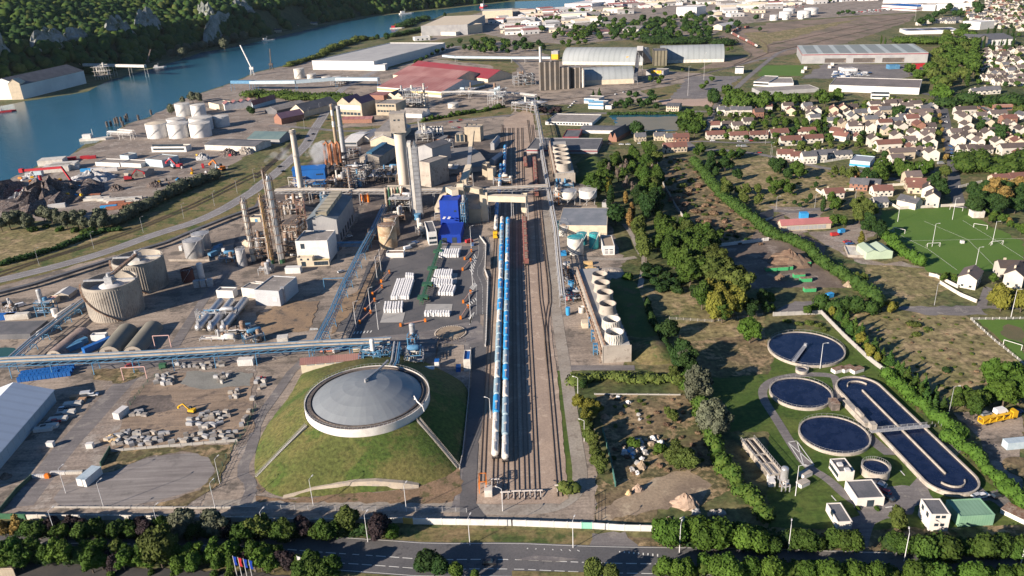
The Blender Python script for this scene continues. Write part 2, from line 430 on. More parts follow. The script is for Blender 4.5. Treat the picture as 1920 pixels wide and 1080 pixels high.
area('grass','13: 850 500 1490 470 1560 560 1920 740 1920 900 1820 940 1500 980 1200 960 1140 900 1130 820 840 620',m_pitch,.30)
area('grass','03: 0 490 280 490 250 570 0 570 02: 1840 570 1880 500',m_pitch,.24)
area('grass','02: 960 680 1310 620 1180 740 1080 750',m_lawn2,.24)
area('grass','01: 1340 440 1920 440 02: 60 490 0 560 01: 1780 560 1760 490',m_lawn2,.24)
area('grass','23: 1560 235 1920 240 1920 560',m_pitch,.34)
area('ground','23: 1740 330 1800 270 1900 300 1920 330 1920 420 1800 380',mat('worn_turf',(.13,.105,.06),(.10,.10,.05),.1),.38)
area('ground','02: 1540 270 1650 210 1920 190 03: 0 200 0 170 1100 100 1060 160 600 320 200 400 0 440 02: 1920 440 1700 500 1400 520 1560 440 1800 410 1700 330 1560 290',mat('rail_bed',(.24,.18,.14),(.15,.12,.09),.02,c3=(.10,.10,.05),s3=.03,fine=.3,fs=.3),.20)
area('grass','02: 1740 250 1920 230 03: 0 250 300 200 700 140 0 330 02: 1920 400 1800 330',m_wild,.24)
area('ground','02: 1080 750 1480 740 1500 800 1150 790',mat('pink_hardstand',(.42,.31,.25),(.36,.27,.22),.05),.26)
area('ground','02: 1190 740 1320 570 1530 570 1720 570 1640 650 1440 740',m_asph2,.22)
area('ground','03: 250 590 420 480 1180 480 1160 560 1000 590',m_asph2,.24)
area('ground','23: 1390 940 1500 930 1920 910 1920 1080 1900 1080 33: 1920 560 1700 300 1600 80',m_yard,.34)
area('ground','a: 1140 215 1275 215 1275 235 1270 245 1170 245',m_water,.28)
area('water','02: 790 878 1260 875 1240 980 770 970',mat('pond_water',(.20,.185,.14),(.17,.165,.13),.02,rough=.5,fine=0,spec=.15),.32)
area('ground','20: 1920 420 1300 430 900 590 20: 500 1080 30: 60 600 430 570 1500 560 1560 440 1760 80 1920 1080',m_yard2,.16)
LM=[(0,3,9,.18)]
main_l=road('road','10: -400 1110 0 1022 400 925 800 812 1150 680 1550 563 1920 345 11: 0 330 170 205 310 72 385 0 01: 440 965 500 880 545 800 600 700 750 600 1000 490 1400 375 1530 345',11,mat('main_road_grey',(.25,.24,.24),(.21,.20,.20),.05,streak=.1,fine=.15),.26,2,[(0,3,6,.18),(4.3,1,0,.15),(-4.3,1,0,.15)])
road('road','01: 100 940 300 955 440 965 700 990 1000 960 1300 920 1920 865 02: 0 860 700 850 1480 835 03: 0 830',8,m_asph2,.28,2,LM)
road('road','30: -400 830 500 835 1200 845 31: 0 860 500 905 900 930 1300 960 32: 0 955 400 975 900 990 33: 0 1000 700 1030 1920 1060',15,m_asph,.30,1,[(0,3,1.2,.3),(-4,3,1.2,.25),(7,1,0,.18),(-7,1,0,.18)])
road('road','31: -400 548 0 545 500 555 1000 565 1480 570 1900 590 32: 0 590 300 575 470 480 520 350 480 100 22: 440 900 400 600 350 300 310 0 12: 300 900 250 480 02: 190 1080',5.2,m_pale,.28,2)
road('road','31: 1540 570 1590 300 1600 0 21: 1680 900 1700 500 1720 420',6.5,m_asph2,.27,1)
road('road','31: -80 540 -20 400 30: 1800 300 1900 100 21: 0 1000 150 800 300 580 480 480',4.2,m_asph2,.25,1)
road('road','30: 150 560 500 100 20: 600 1080 900 740 1080 570 1300 450',9,m_asph2,.28,1)
road('road','20: -100 590 500 590 1000 580 1500 560 1920 530 21: 300 470',6,m_asph2,.26,1)
road('road','20: 1300 450 1500 130 1600 0 10: 1700 950',5,m_asph2,.24,1)
road('road','21: 430 320 520 150 620 0 a: 680 470 720 400',5,m_yard,.24,1)
road('road','21: 640 330 740 130 810 0 11: 880 880',5.5,m_asph,.245,1)
area('road','30: 400 500 500 380 800 300 1100 190 1500 150 1620 220 1600 330 1500 430 1100 540 800 560 450 560',mat('pale_tarmac',(.27,.25,.235),(.23,.21,.20),.06,streak=.15,c3=(.20,.185,.175),s3=.08,fine=.15),.32,2)
road('road','22: 440 600 700 600 920 600',4.5,m_asph2,.29,0)
road('path','33: 540 700 700 680 850 610 1000 560 1150 400 23: 1500 1080 33: 950 200 700 0',5,m_asph2,.36,1)
road('path','33: 700 860 740 700 800 600 600 500 450 350 300 270 180 100 23: 60 980 -60 800 0 700 200 650 480 650 520 700 530 850',3.5,m_asph2,.37,2)
area('ground','33: 850 430 1000 400 1200 430 1240 500 1100 560 1080 620 900 650 700 640 640 560',m_asph2,.38)
area('ground','33: 1600 480 1720 430 1880 580 1800 600',m_asph2,.38)
road('path','23: 700 660 1000 900 1300 1250 33: 1350 230 1580 420 1640 500 1600 500',2.5,m_asph2,.36,1)
area('road','23: 820 120 1000 140 1920 135 1920 165 1600 160 1650 205 1180 205 980 160',m_asph2,.37)
road('road','23: 1600 140 1650 0 13: 1640 1080',4,m_asph2,.39,0)
road('road','12: 1200 -60 1340 0 1350 60 1480 40 1750 60 1920 90 13: 0 90 280 150 450 190 700 200 950 270 1200 310',6.5,m_asph2,.30,1)
road('road','13: 1440 480 1400 330 1390 200 1380 50 i: 1100 930 1050 500 1000 270 930 180 780 150 03: 1160 700',8,m_asph,.30,1)
road('road','13: 1330 200 1100 240 800 180',6,m_asph,.31,0)
road('road','13: 0 500 200 510 400 485',5,m_asph2,.29,0)
road('road','12: 960 1080 1000 860 960 830 900 680 840 600',3,m_pale,.28,1)
road('road','12: 450 850 800 870 930 850',4,m_pale,.285,1)
road('road','h: -200 700 100 690 500 710 900 700 1000 690',5,m_asph2,.30,0)
road('road','h: -100 580 180 560 200 400 280 250 340 180 02: 1600 750 1700 640 1900 470 03: 100 380 230 360',7,m_asph2,.31,1)
road('road','02: 1300 580 1320 575 1500 540 1920 430',6,m_asph2,.29,1)
road('road','02: 0 440 60 490 100 560',5,m_asph2,.29,0)
road('road','02: 1920 90 1800 110 1700 190 03: 0 140 400 120 1000 90 1200 80',7,m_yard,.29,1)
# 
rng=np.random.default_rng(3)
LEAF={}
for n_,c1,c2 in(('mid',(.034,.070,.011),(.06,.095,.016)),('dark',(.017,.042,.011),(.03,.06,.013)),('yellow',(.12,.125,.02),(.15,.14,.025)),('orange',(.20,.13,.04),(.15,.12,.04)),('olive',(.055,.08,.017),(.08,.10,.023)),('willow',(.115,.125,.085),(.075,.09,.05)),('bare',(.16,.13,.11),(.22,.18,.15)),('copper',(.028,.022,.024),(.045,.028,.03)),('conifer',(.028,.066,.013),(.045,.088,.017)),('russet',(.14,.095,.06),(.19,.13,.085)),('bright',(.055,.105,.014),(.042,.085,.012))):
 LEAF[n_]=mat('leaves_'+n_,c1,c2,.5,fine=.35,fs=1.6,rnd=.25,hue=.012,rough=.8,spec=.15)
m_bark=mat('bark',(.12,.095,.07),(.08,.065,.05),2,fine=.3)
def ico(n=1):
 t=(1+sqrt(5))/2
 v=[(-1,t,0),(1,t,0),(-1,-t,0),(1,-t,0),(0,-1,t),(0,1,t),(0,-1,-t),(0,1,-t),(t,0,-1),(t,0,1),(-t,0,-1),(-t,0,1)]
 f=[(0,11,5),(0,5,1),(0,1,7),(0,7,10),(0,10,11),(1,5,9),(5,11,4),(11,10,2),(10,7,6),(7,1,8),(3,9,4),(3,4,2),(3,2,6),(3,6,8),(3,8,9),(4,9,5),(2,4,11),(6,2,10),(8,6,7),(9,8,1)]
 v=[np.array(p)/np.linalg.norm(p)for p in v]
 for _ in range(n):
  c={};g=[]
  def mid(a,b):
   k=(min(a,b),max(a,b))
   if k not in c:m=v[a]+v[b];v.append(m/np.linalg.norm(m));c[k]=len(v)-1
   return c[k]
  for a,b,d in f:
   x,y,z=mid(a,b),mid(b,d),mid(d,a);g+=[(a,x,z),(x,b,y),(z,y,d),(x,y,z)]
  f=g
 return np.array(v),np.array(f)
ICO1,ICO2=ico(1),ico(2)
def npmesh(name,V,Fq,m,smooth_=False):
 """V (n,3), Fq list of (k, per-face size)"""
 me=bpy.data.meshes.new(name)
 V=np.asarray(V,np.float32);nf=sum(len(f)for f in Fq)
 me.vertices.add(len(V));me.vertices.foreach_set('co',V.ravel())
 idx=np.concatenate([np.asarray(f).ravel()for f in Fq]).astype(np.int32)
 sz=np.concatenate([np.full(len(f),np.asarray(f).shape[1])for f in Fq])
 me.loops.add(len(idx));me.loops.foreach_set('vertex_index',idx)
 me.polygons.add(nf);st=np.concatenate([[0],np.cumsum(sz)[:-1]]).astype(np.int32)
 me.polygons.foreach_set('loop_start',st)
 try:me.polygons.foreach_set('loop_total',sz.astype(np.int32))
 except Exception:pass
 me.update(calc_edges=True);me.materials.append(m)
 return me
def leafy(lobes,nq,size,core=.82,seed=0,up=.15,coren=ICO1):
 """leaf-clump quads over ellipsoid lobes (x,y,z,rx,ry,rz) plus a ragged core"""
 r=np.random.default_rng(seed);lobes=np.array(lobes,float)
 area_=(lobes[:,3]*lobes[:,4]*lobes[:,5])**(2/3);pr=area_/area_.sum()
 V,Ft,o=[],[],0
 for L in lobes:
  v=coren[0]*(1+r.uniform(-.16,.12,(len(coren[0]),1)))*L[3:6]*core+L[:3]
  V.append(v);Ft.append(coren[1]+o);o+=len(v)
 k=r.choice(len(lobes),nq,p=pr);d=r.normal(size=(nq,3));d[:,2]=d[:,2]+up
 d/=np.linalg.norm(d,axis=1)[:,None]
 rad=r.uniform(.80,1.10,(nq,1))
 c=lobes[k,:3]+d*lobes[k,3:6]*rad
 n=d+r.normal(size=(nq,3))*.55;n/=np.linalg.norm(n,axis=1)[:,None]
 a=np.cross(n,r.normal(size=(nq,3)));a/=np.linalg.norm(a,axis=1)[:,None];b=np.cross(n,a)
 s=size*r.uniform(.6,1.25,(nq,1));a*=s;b*=s*r.uniform(.6,1,(nq,1))
 q=np.stack([c-a*.9-b*.4,c+a*.3-b,c+a+b*.3,c-a*.2+b*.95],1).reshape(-1,3)
 V.append(q);Fq=np.arange(nq*4).reshape(-1,4)+o
 return np.concatenate(V),[np.concatenate(Ft),Fq]
def crown_mesh(kind,seed):
 """crown of unit height 1 (trunk foot at 0)"""
 r=random.Random(seed*13+5);L=[]
 if kind=='broad':
  L.append((0,0,.58,.25,.25,.3))
  for i in range(11):
   a=2*pi*i/11+r.uniform(-.3,.3);q=r.uniform(.16,.27);z=r.uniform(.32,.8);s=r.uniform(.085,.19)
   L.append((q*cos(a),q*sin(a),z,s,s,s*r.uniform(.8,1.1)))
  L.append((r.uniform(-.06,.06),r.uniform(-.06,.06),.85,.15,.15,.13));nq,sz=1900,.04
 elif kind=='round':
  L.append((0,0,.55,.33,.33,.38))
  for i in range(8):
   a=2*pi*i/8+r.uniform(-.3,.3);L.append((.2*cos(a),.2*sin(a),r.uniform(.35,.72),.15,.15,.15))
  nq,sz=1100,.05
 elif kind=='poplar':
  for i in range(7):
   z=.14+i*.125;s=.115*(1-abs(i-2.5)/6)
   L.append((r.uniform(-.02,.02),r.uniform(-.02,.02),z,s,s,.11))
  nq,sz=900,.03
 elif kind=='conifer':
  for i in range(9):
   z=.1+i*.1;s=.27*(1-i/9.6)
   for j in range(3 if i<6 else 1):
    a=r.uniform(0,6.3);L.append((s*.35*cos(a),s*.35*sin(a),z,s*.85,s*.85,.09))
  nq,sz=1100,.04
 elif kind=='bare':
  for i in range(9):
   a=r.uniform(0,6.3);q=r.uniform(.0,.14);L.append((q*cos(a),q*sin(a),r.uniform(.35,.85),.06,.06,.14))
  nq,sz=500,.03
 elif kind=='shrub':
  for i in range(7):
   a=r.uniform(0,6.3);q=r.uniform(0,.45);s=r.uniform(.28,.42)
   L.append((q*cos(a),q*sin(a),s*.9,s,s,s*1.05))
  nq,sz=520,.11
 elif kind=='far':
  L.append((0,0,.55,.28,.28,.33))
  for i in range(6):
   a=2*pi*i/6+r.uniform(-.3,.3);L.append((.2*cos(a),.2*sin(a),r.uniform(.4,.75),.16,.16,.16))
  nq,sz=260,.08
 core=.55 if kind=='bare' else.84
 return leafy(L,nq,sz,core,seed,coren=ICO1)
def trunk_mesh(seed,top=.55,r0=.03):
 b=M();r=random.Random(seed)
 b.tube([(0,0,0),(.01,0,.15),(0,.01,top)],[r0,r0*.8,r0*.5],6)
 for i in range(4):
  a=r.uniform(0,6.3);b.tube([(0,0,top*.5),(.08*cos(a),.08*sin(a),top*.75),(.16*cos(a),.16*sin(a),top*1.1)],[r0*.5,r0*.35,r0*.2],4)
 return b
_tp={}
KIND_N={'broad':'broadleaf_tree','round':'broadleaf_tree','far':'broadleaf_tree','poplar':'poplar_tree','conifer':'conifer_tree','bare':'bare_tree','shrub':'shrub'}
def proto(kind,color,var):
 k=(kind,color,var)
 if k not in _tp:
  V,Fq=crown_mesh(kind,var+1)
  cm=npmesh('crown',V,Fq,LEAF[color])
  tk=('trunk',kind,var)
  if tk not in _tp:
   o=trunk_mesh(var,.75 if kind=='bare' else.5,.02 if kind=='poplar' else.026).build('trunk',m_bark);_tp[tk]=o.data
   bpy.data.objects.remove(o)
  _tp[k]=(cm,_tp[tk])
 return _tp[k]
SIZE_W=lambda h:'small' if h<7 else('tall' if h>12 else 'mid-sized')
COLW={'mid':'green','dark':'dark green','yellow':'yellowing','orange':'orange-tinged','olive':'olive green','willow':'silvery grey-green','bare':'leafless grey','copper':'dark purplish','conifer':'dense green','russet':'brownish','bright':'bright green'}
KW={'broad':'broadleaf tree','round':'round-crowned tree','far':'leafy tree','poplar':'slender poplar tree','conifer':'pointed evergreen tree','bare':'tree','shrub':'bush'}
NTREE=[0]
TREES=[]
def tree(xy,h,kind='broad',color='mid',wide=1.0,group=None):
 NTREE[0]+=1
 var=NTREE[0]%(2 if kind in('far','bare','poplar')else 3)
 TREES.append((xy,h,kind,color,var,random.uniform(0,6.28),wide*random.uniform(.88,1.12),random.uniform(.94,1.06)))
def T(s,h,kind='broad',color='mid',wide=1.0,jit=.24):
 for p in PX(s):
  if 1100<p[0]<1430 and 285<p[1]<600 and kind=='broad':h_,wide_=1.04,1.02
  else:h_,wide_=1,1
  hh=h*h_*random.uniform(1-jit,1+jit)
  tree(G(p,hh*.5),hh,kind,color,wide*wide_)
def TF(s,step,h,kind='broad',colors=('mid',),wide=1.0,n=999,jit=.2):
 P=fill(GS(s),step);random.shuffle(P)
 for q in P[:n]:
  tree(q,h*random.uniform(1-jit,1+jit),kind,random.choice(colors),wide)
def leafband(name,pts,w,h,color,label,cat='hedge',dens=1.6,size=.5,z0=0,lump=.25,group=None,tops=None):
 """a hedge or bank of shrubs grown along a line: lumpy rounded body covered with leaf clumps"""
 r=np.random.default_rng(len(pts)*7+int(w*10));P=resample(pts,max(1.5,w*.45));lob=[]
 for p in P:
  k=1+r.uniform(-lump,lump);kk=1+r.uniform(-lump,lump)
  lob.append((p[0]+r.uniform(-.12,.12)*w,p[1]+r.uniform(-.12,.12)*w,z0+h*.48*k,w*.52*kk,w*.52*kk,h*.54*k))
 tot=sum(hypot(b[0]-a[0],b[1]-a[1])for a,b in zip(P,P[1:]))
 nq=int(min(60000,tot*(w+2*h)*dens/(size*size*3)))
 V,Fq=leafy(lob,nq,size,.86,5)
 c=V[:,:2].mean(0);V=V-np.array([c[0],c[1],0])
 o=bpy.data.objects.new(name,npmesh(name,V,Fq,LEAF[color]));COL.objects.link(o);o.location=(c[0],c[1],0)
 tag(o,label,cat,group);land(label_short.get(label,'hedge'),(c[0],c[1]))if label in label_short else None
 return o
label_short={}
leafband('hedge',GS('12: 1365 120 1450 220 1560 370 1700 480 1850 580 1920 660 13: 130 690 300 780 430 890 560 970 700 1060 23: 790 60',3),7,6,'conifer','long green hedge slanting from the back road down to the basins',size=.55)
leafband('hedge',GS('23: 400 130 520 140 650 140 760 150 840 130',3),8,8,'conifer','tall thick green hedge at the foot of the slanting hedge, by the asphalt patch',size=.55)
leafband('hedge',GS('13: 870 670 960 750 1060 830 1150 880',3),6,6,'bright','bright green hedge along the left side of the football pitch',size=.5)
leafband('hedge',GS('23: 900 650 1100 830 1250 960 1450 1090 33: 1360 30 1550 160 1700 320 1850 470 1920 540',2),5.5,4.5,'bright','bright green hedge along the right wall of the water works',size=.45)
leafband('hedge',GS('22: 1300 690 1370 830 1440 960 1500 1080 32: 1520 120 1600 260 1690 370 1800 500 1890 620',2),6,5,'mid','dense mixed hedge between the dumping ground and the water works lawn',size=.5,lump=.4)
leafband('hedge',GS('22: 1010 100 1050 250 1120 360 1180 470 1250 600 1300 700',1),3.0,3.5,'dark','dark hedge running behind the grass bank beside the cooling towers',size=.4)
leafband('hedge',GS('10: 860 570 1000 500 1120 430 1250 370 1380 310 1500 260 1600 230',4),12,8,'willow','long silvery willow hedge between the scrap yard and the railway',size=.8)
leafband('hedge',GS('10: 0 900 200 850 400 790 600 710 780 650 900 640',1),6,3,'dark','low dark hedge of brambles along the roadside railway',size=.6)
leafband('hedge',GS('01: 1010 270 1100 255 1200 235 1330 205',3),16,9,'dark','dark hedge along the far river inlet',size=1.2)
leafband('hedge',GS('01: 540 385 640 345 760 300 860 290',2),22,8,'olive','olive bushes lining the river bank behind the white warehouse','bank of bushes',size=1.2,lump=.5)
leafband('hedge',GS('01: 1090 205 1180 170 1270 150',1),30,10,'dark','tree-covered spit of land in the river','bank of bushes',size=1.5,lump=.5)
leafband('hedge',GS('01: 240 490 320 465 420 440 520 400',2),16,6,'olive','low bushes on the river bank left of the white warehouse','bank of bushes',size=1.0,lump=.5)
leafband('hedge',GS('01: 1250 905 1450 870 1700 830 1850 800',1),6,4,'mid','low green hedge along the road behind the works',size=.8,lump=.5)
leafband('hedge',GS('02: 730 855 900 853 1100 850 1300 848',1),5,3,'dark','clipped dark hedge behind the pond',size=.7)
leafband('hedge',GS('22: 500 700 700 660 900 690 1100 680 1240 700',1),7,3,'olive','green scrub strip in front of the cooling tower slab','scrub',size=.6,lump=.5)
leafband('hedge',GS('32: 400 440 430 440 460 430',1),4.5,4,'olive','olive bush mass beside the end of the railway tracks','bush',size=.45)
for k_,(s_,w_,h_,c_,l_)in enumerate([('13: 1480 160 1600 165 1750 170 1940 165',20,10,'mid','block of clipped plane trees behind the football pitch'),('13: 1470 110 1600 110 1750 115 1940 110',20,10.5,'mid','rear row of clipped plane trees below the white houses'),('03: 1360 760 1500 745 1650 740 1800 745 1950 745',30,10,'dark','dark belt of trees above the brick school block'),('02: 1100 300 1250 300 1400 310 1560 320',60,9,'dark','dark thicket behind the long grey storage hall'),('03: 1010 300 1100 300 1200 300 1310 300',40,10,'mid','row of trees behind the striped-roof warehouse'),('01: 640 740 500 720 350 720 150 700 0 700',34,7,'mid','strip of trees between the red-roofed sheds and the port road')]):
 leafband('tree_row',GS(s_,h_*.5),w_,h_,c_,l_,'tree row',size=.9 if h_<11 and k_<2 else 1.3,lump=.3)
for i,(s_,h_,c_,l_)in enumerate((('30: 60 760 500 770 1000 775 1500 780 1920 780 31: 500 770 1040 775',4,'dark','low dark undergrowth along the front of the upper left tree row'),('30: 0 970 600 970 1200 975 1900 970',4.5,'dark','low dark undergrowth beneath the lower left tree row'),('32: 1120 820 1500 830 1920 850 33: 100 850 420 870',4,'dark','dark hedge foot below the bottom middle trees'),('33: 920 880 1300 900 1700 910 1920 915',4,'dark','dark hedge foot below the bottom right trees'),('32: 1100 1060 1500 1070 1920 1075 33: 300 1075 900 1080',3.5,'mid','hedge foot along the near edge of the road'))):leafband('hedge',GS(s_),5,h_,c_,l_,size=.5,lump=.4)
TF('12: 960 380 1100 360 1110 540 960 560',9,12,'broad',('olive','mid'),1.1,6);TF('12: 1150 640 1460 700 1560 880 1620 1040 1480 1000 1250 900 1160 820',10,13,'broad',('mid','olive'),1.1,12);TF('12: 700 130 1080 60 1100 300 900 330 700 320',10,11,'broad',('mid','olive'),1.1,12);TF('22: 1240 520 1360 620 1500 860 1400 850',7,9,'broad',('mid','willow','dark'),1.1,12)
T('12: 1000 240 1010 130 870 120 900 60 940 110 1040 70 780 130 830 230 900 190 960 200 1000 320 1070 300 1090 260 690 180 700 260 640 270 600 300 650 340 1090 230',13,'broad','mid')
T('12: 960 420 1010 480 1060 420 1100 380 1080 480 1000 400 940 380',14,'broad','dark');T('12: 780 520',14,'round','dark',1.25)
T('12: 710 310',11,'round','yellow');T('12: 740 390 735 430',15,'poplar','dark',1.6)
T('12: 720 200 800 210 850 180 1040 190 850 300 910 340',13,'bare','bare',1.3)
T('12: 850 400 900 500 880 550',12,'poplar','orange',1.7);T('12: 960 590 930 610 970 700 980 760 1000 800 950 650',12,'broad','olive')
T('12: 1110 580 1140 640 1180 590 1100 740',12,'broad','mid')
T('12: 1190 700 1250 740 1180 780 1300 820 1370 790 1220 850 1290 900 1350 880 1390 700 1450 690 1500 740 1440 800 1400 900 1340 960',15,'broad','mid')
T('12: 1500 850 1560 900 1480 950 1540 980 1600 950 1640 1010 1700 990 1580 1040 1700 1060 1500 1030',15,'broad','olive')
T('22: 1480 40 1560 60 1620 40 1670 100 1600 130 1520 130',15,'broad','yellow',.9);T('22: 1430 60 1500 110 1580 170',14,'broad','mid')
T('22: 1400 40 1780 150 1880 80 1900 150',9,'broad','dark');T('22: 1180 310',12,'round','dark',1.2);T('22: 1790 320',11,'broad','bright',1.35)
T('22: 1260 520 1300 560 1350 600 1290 480 1330 520',11,'broad','dark',1.1);T('22: 1400 700 1440 760 1380 760',13,'broad','willow');T('22: 1500 950 1560 990 1480 1010 1540 1040',13,'broad','willow',1.1)
T('22: 1220 640 1260 700',8,'broad','olive');T('22: 500 850 570 880 600 930 560 960 640 900',7,'broad','yellow');T('22: 540 1020 570 1060 32: 570 30 600 60 620 130 640 200 660 240',7,'broad','olive')
T('22: 530 720',6,'round','dark');T('22: 1170 930 1200 960 1390 940',6,'broad','olive');T('32: 1180 180 1240 150 1300 200 1260 240 1340 230 1220 210',7,'broad','olive',1.2);T('32: 910 40 1110 80',6,'shrub','bright')
T('12: 1000 900 1080 920 1160 950 1060 1000 1130 1030 1220 1000 1000 960 1240 1060',8,'shrub','dark',1.3);T('12: 870 960',7,'shrub','bright')
T('12: 1480 170 1520 180 1560 160 1600 150 1640 160 1690 230 1530 210 1500 140',10,'broad','dark');T('12: 1380 60 1430 40 1500 80 1580 70 1650 80 1700 60 1420 20',9,'broad','mid')
T('12: 1590 290 1620 330 1600 360 1730 380 1760 340 1740 410 1840 340 1700 350 1850 420',9,'broad','olive');T('12: 1310 540',6,'round','bright',1.2);T('12: 1220 390 1300 430 1340 360 1290 470 1380 480 1460 560 1330 320 1400 290',6,'shrub','russet',1.5)
T('12: 1250 170 1190 120 1260 110 1210 250 1280 290 1180 270 1260 340 1340 260',6,'shrub','olive',1.5);T('12: 1450 440 1520 500 1600 560 1510 590 1580 610 1640 640 1690 660 1400 560',5,'shrub','russet',1.5)
T('13: 70 180 110 150 90 130 40 140 150 220',9,'round','dark');T('13: 220 190 240 210',12,'broad','mid',1.3);T('13: 60 320 100 310 140 290 30 350 150 340 180 330 10 280',9,'broad','mid');T('13: 360 305 200 440 290 430 320 400 240 460',5,'broad','dark')
T('13: 500 200 560 210 610 230 650 210',9,'broad','olive');T('13: 640 220 670 230',7,'round','orange');T('13: 720 240 760 260 790 250 740 220',9,'round','dark');T('13: 830 150 870 160 900 190 830 200 930 200 980 170 1000 200 1050 210 860 230',11,'broad','mid')
T('13: 1130 180 1160 210 1190 190 1220 170',9,'broad','bright');T('13: 1330 205',9,'round','olive',1.2);T('13: 1230 290 1270 320 1300 330 1220 330 1260 270 1320 350',11,'broad','dark')
T('13: 480 410 520 430 500 460 540 450',8,'broad','mid');T('13: 415 450',9,'poplar','dark',1.3);T('13: 650 460 700 440 740 460 680 500 730 520 770 500 690 540',11,'broad','olive');T('13: 760 580 800 610 740 620 830 640',10,'broad','dark')
T('13: 700 710',9,'poplar','yellow',2);T('13: 530 570 570 580 490 580',8,'broad','mid');T('13: 1540 330 1580 360 1640 340 1700 340 1760 330 1830 330 1900 340 1560 400 1620 400 1700 380 1860 380 1900 420 1680 440 1740 460 1800 450 1860 460 1600 450 1550 460',12,'broad','dark',1.1)
T('13: 1680 330 1760 310 1880 310 1640 370 1780 380',12,'broad','orange',1.1);T('13: 1640 510 1700 530 1760 560 1820 600 1870 620 1900 640 1680 560',6,'broad','mid');T('13: 1810 580',6,'round','orange')
T('13: 1320 1000 1360 990 1400 1010 1450 1000 1500 980 1690 1010',5,'broad','mid');T('13: 670 990 720 1010',6,'broad','olive')
T('23: 520 190 590 225 650 280 705 310 740 410 860 500 970 600 1050 640 1110 700 1060 760 1150 760',8,'conifer','mid',1.1);T('23: 545 200 620 300 680 350 800 440 920 520 1010 610 1180 720 1190 800 1260 780 1250 860 1320 860 1210 870',7.5,'conifer','conifer',1.1)
T('23: 480 180 700 380 760 470 820 520 900 120 930 150 960 140',6,'broad','yellow',.9)
T('23: 1430 800 1480 830 1540 860 1580 850 1500 790 1560 900 1420 850',8,'broad','mid');T('23: 1700 640 1760 660 1820 650 1880 660 1720 720 1790 740 1860 720 1700 780 1780 790 1900 770',11,'broad','bright',1.1)
T('23: 1740 30 1800 60 1700 70 1760 90 1890 60 1910 100',10,'round','yellow',1.1);T('23: 1350 590',4,'shrub','dark',1.5);T('23: 20 80 30 150 340 150 300 170',6,'broad','mid')
T('23: 230 250 300 240 380 260 150 230 430 290',4,'shrub','olive',1.5);T('23: 1100 250 1200 290 1130 330',4,'shrub','olive',1.6)
T('33: 980 640 985 690',7,'broad','olive',.9);T('33: 680 560 820 560',2.6,'shrub','mid',1.1)
T('32: 1150 740 1230 750 1190 800 1400 730 1480 740 1440 800 1530 800 1560 760 1700 750 1780 760 1850 780 1740 810 1860 840',8.4,'round','bright',1.15)
T('33: 220 800 300 820 380 840 500 800 580 820 650 830 960 810 1020 850 1150 860 1190 900 1290 860 1350 890 1420 840 1480 870 1560 870 1640 870 1720 880 1760 850 1860 880 1910 860 30 850',7.6,'round','mid',1.15)
T('32: 1150 1010 1240 1030 1310 1020 1440 970 1540 1010 1620 1010 1650 1060 1790 1020 1890 1030 33: 30 1030 300 1040 380 1030 480 1050 640 1050 720 1060 820 1050 1100 1065 1180 1060 1290 1075 1480 1070 1560 1075 1650 1078 1780 1075 1900 1070',7.1,'round','bright',1.1)
T('31: 1240 1000 1290 960 1380 1010',7.6,'round','dark',1.25);T('31: 1500 1040 1640 1070',5.0,'round','mid');T('32: 600 1050 740 1060 620 1020',6.7,'round','olive',1.1)
T('30: 130 700 100 740 20 730',5.9,'broad','orange');T('30: 210 730 320 720 290 740 420 750 480 750 600 760 700 730 740 760 860 740 930 740 970 710 1000 760 1250 740 1200 700 1300 760 1430 740 1780 770 1870 720 1900 750 1830 760',6.7,'broad','mid',1.1)
T('30: 520 690 580 700 1050 690 1090 730 1680 740 380 700',7.1,'broad','copper',1.1);T('30: 1370 680 1340 720 1560 680 1600 670 1620 720',8.4,'broad','willow')
T('31: 340 690 370 720 930 710 900 730',7.6,'broad','copper',1.15);T('31: 50 690 20 720',8.4,'broad','olive');T('31: 120 750 180 760 230 740 440 760 490 720 540 760 580 740',6.3,'broad','mid',1.1);T('31: 680 660',10.1,'broad','olive');T('31: 1020 750',5.9,'round','bright',1.2)
T('30: 30 900 90 880 150 920 240 870 330 920 400 900 480 910 640 880 700 930 740 880 60 960 150 970 680 980 760 980',7.6,'broad','bright',1.15);T('30: 1160 830 1130 900 1190 900 1240 860 880 890',10.1,'broad','olive',1.1)
T('30: 940 900 1000 940 1060 900 920 970 1090 970 1300 920 1370 940 1430 900 1330 1000 1440 980 1600 900 1660 930 1720 900 1640 990 1740 980 1900 910',7.1,'broad','bright',1.1);T('30: 820 940 860 980 1830 960',6.7,'broad','copper',1.1);T('30: 820 1040 1120 1040 1300 1040 1600 1040 1700 1050',4,'shrub','mid')
T('31: 60 900 150 930 30 960 120 980',7.6,'broad','bright',1.1);T('31: 220 970',5.9,'broad','copper',1.1);T('31: 320 980 400 960 480 1000 560 1010 420 1040 520 1050 350 1050',6.7,'broad','mid',1.15)
T('10: 60 570 140 560 210 580 320 520 380 540 430 550 490 570 570 560 630 590 740 540 710 590 770 590 0 600',12,'broad','willow',1.1);T('10: 240 610 350 600 560 620 640 630 690 620 440 620',7,'shrub','mid',1.4)
T('00: 1280 820',14,'round','willow');T('00: 1370 755 1440 730 1470 725 1490 735',14,'broad','willow');T('00: 1870 820 1890 830',11,'round','dark');T('00: 1870 720 1900 710',9,'broad','olive')
T('00: 1290 400 1340 370 1400 360 1460 350 1520 340 1580 330 1640 320 1700 300 1760 285 1830 275 1370 400 1680 330',20,'round','willow',1.2)
T('20: 1120 270',3,'shrub','olive')
TF('01: 1530 330 1900 330 1920 410 1700 410 1540 390',22,15,'far',('dark','mid'),1.1,30);T('01: 910 275 980 275 1415 110',15,'round','dark')
T('01: 1200 460 1240 445 1280 425 1320 405 1360 385 1400 370 1440 350 1470 340',9,'far','dark',1.3)
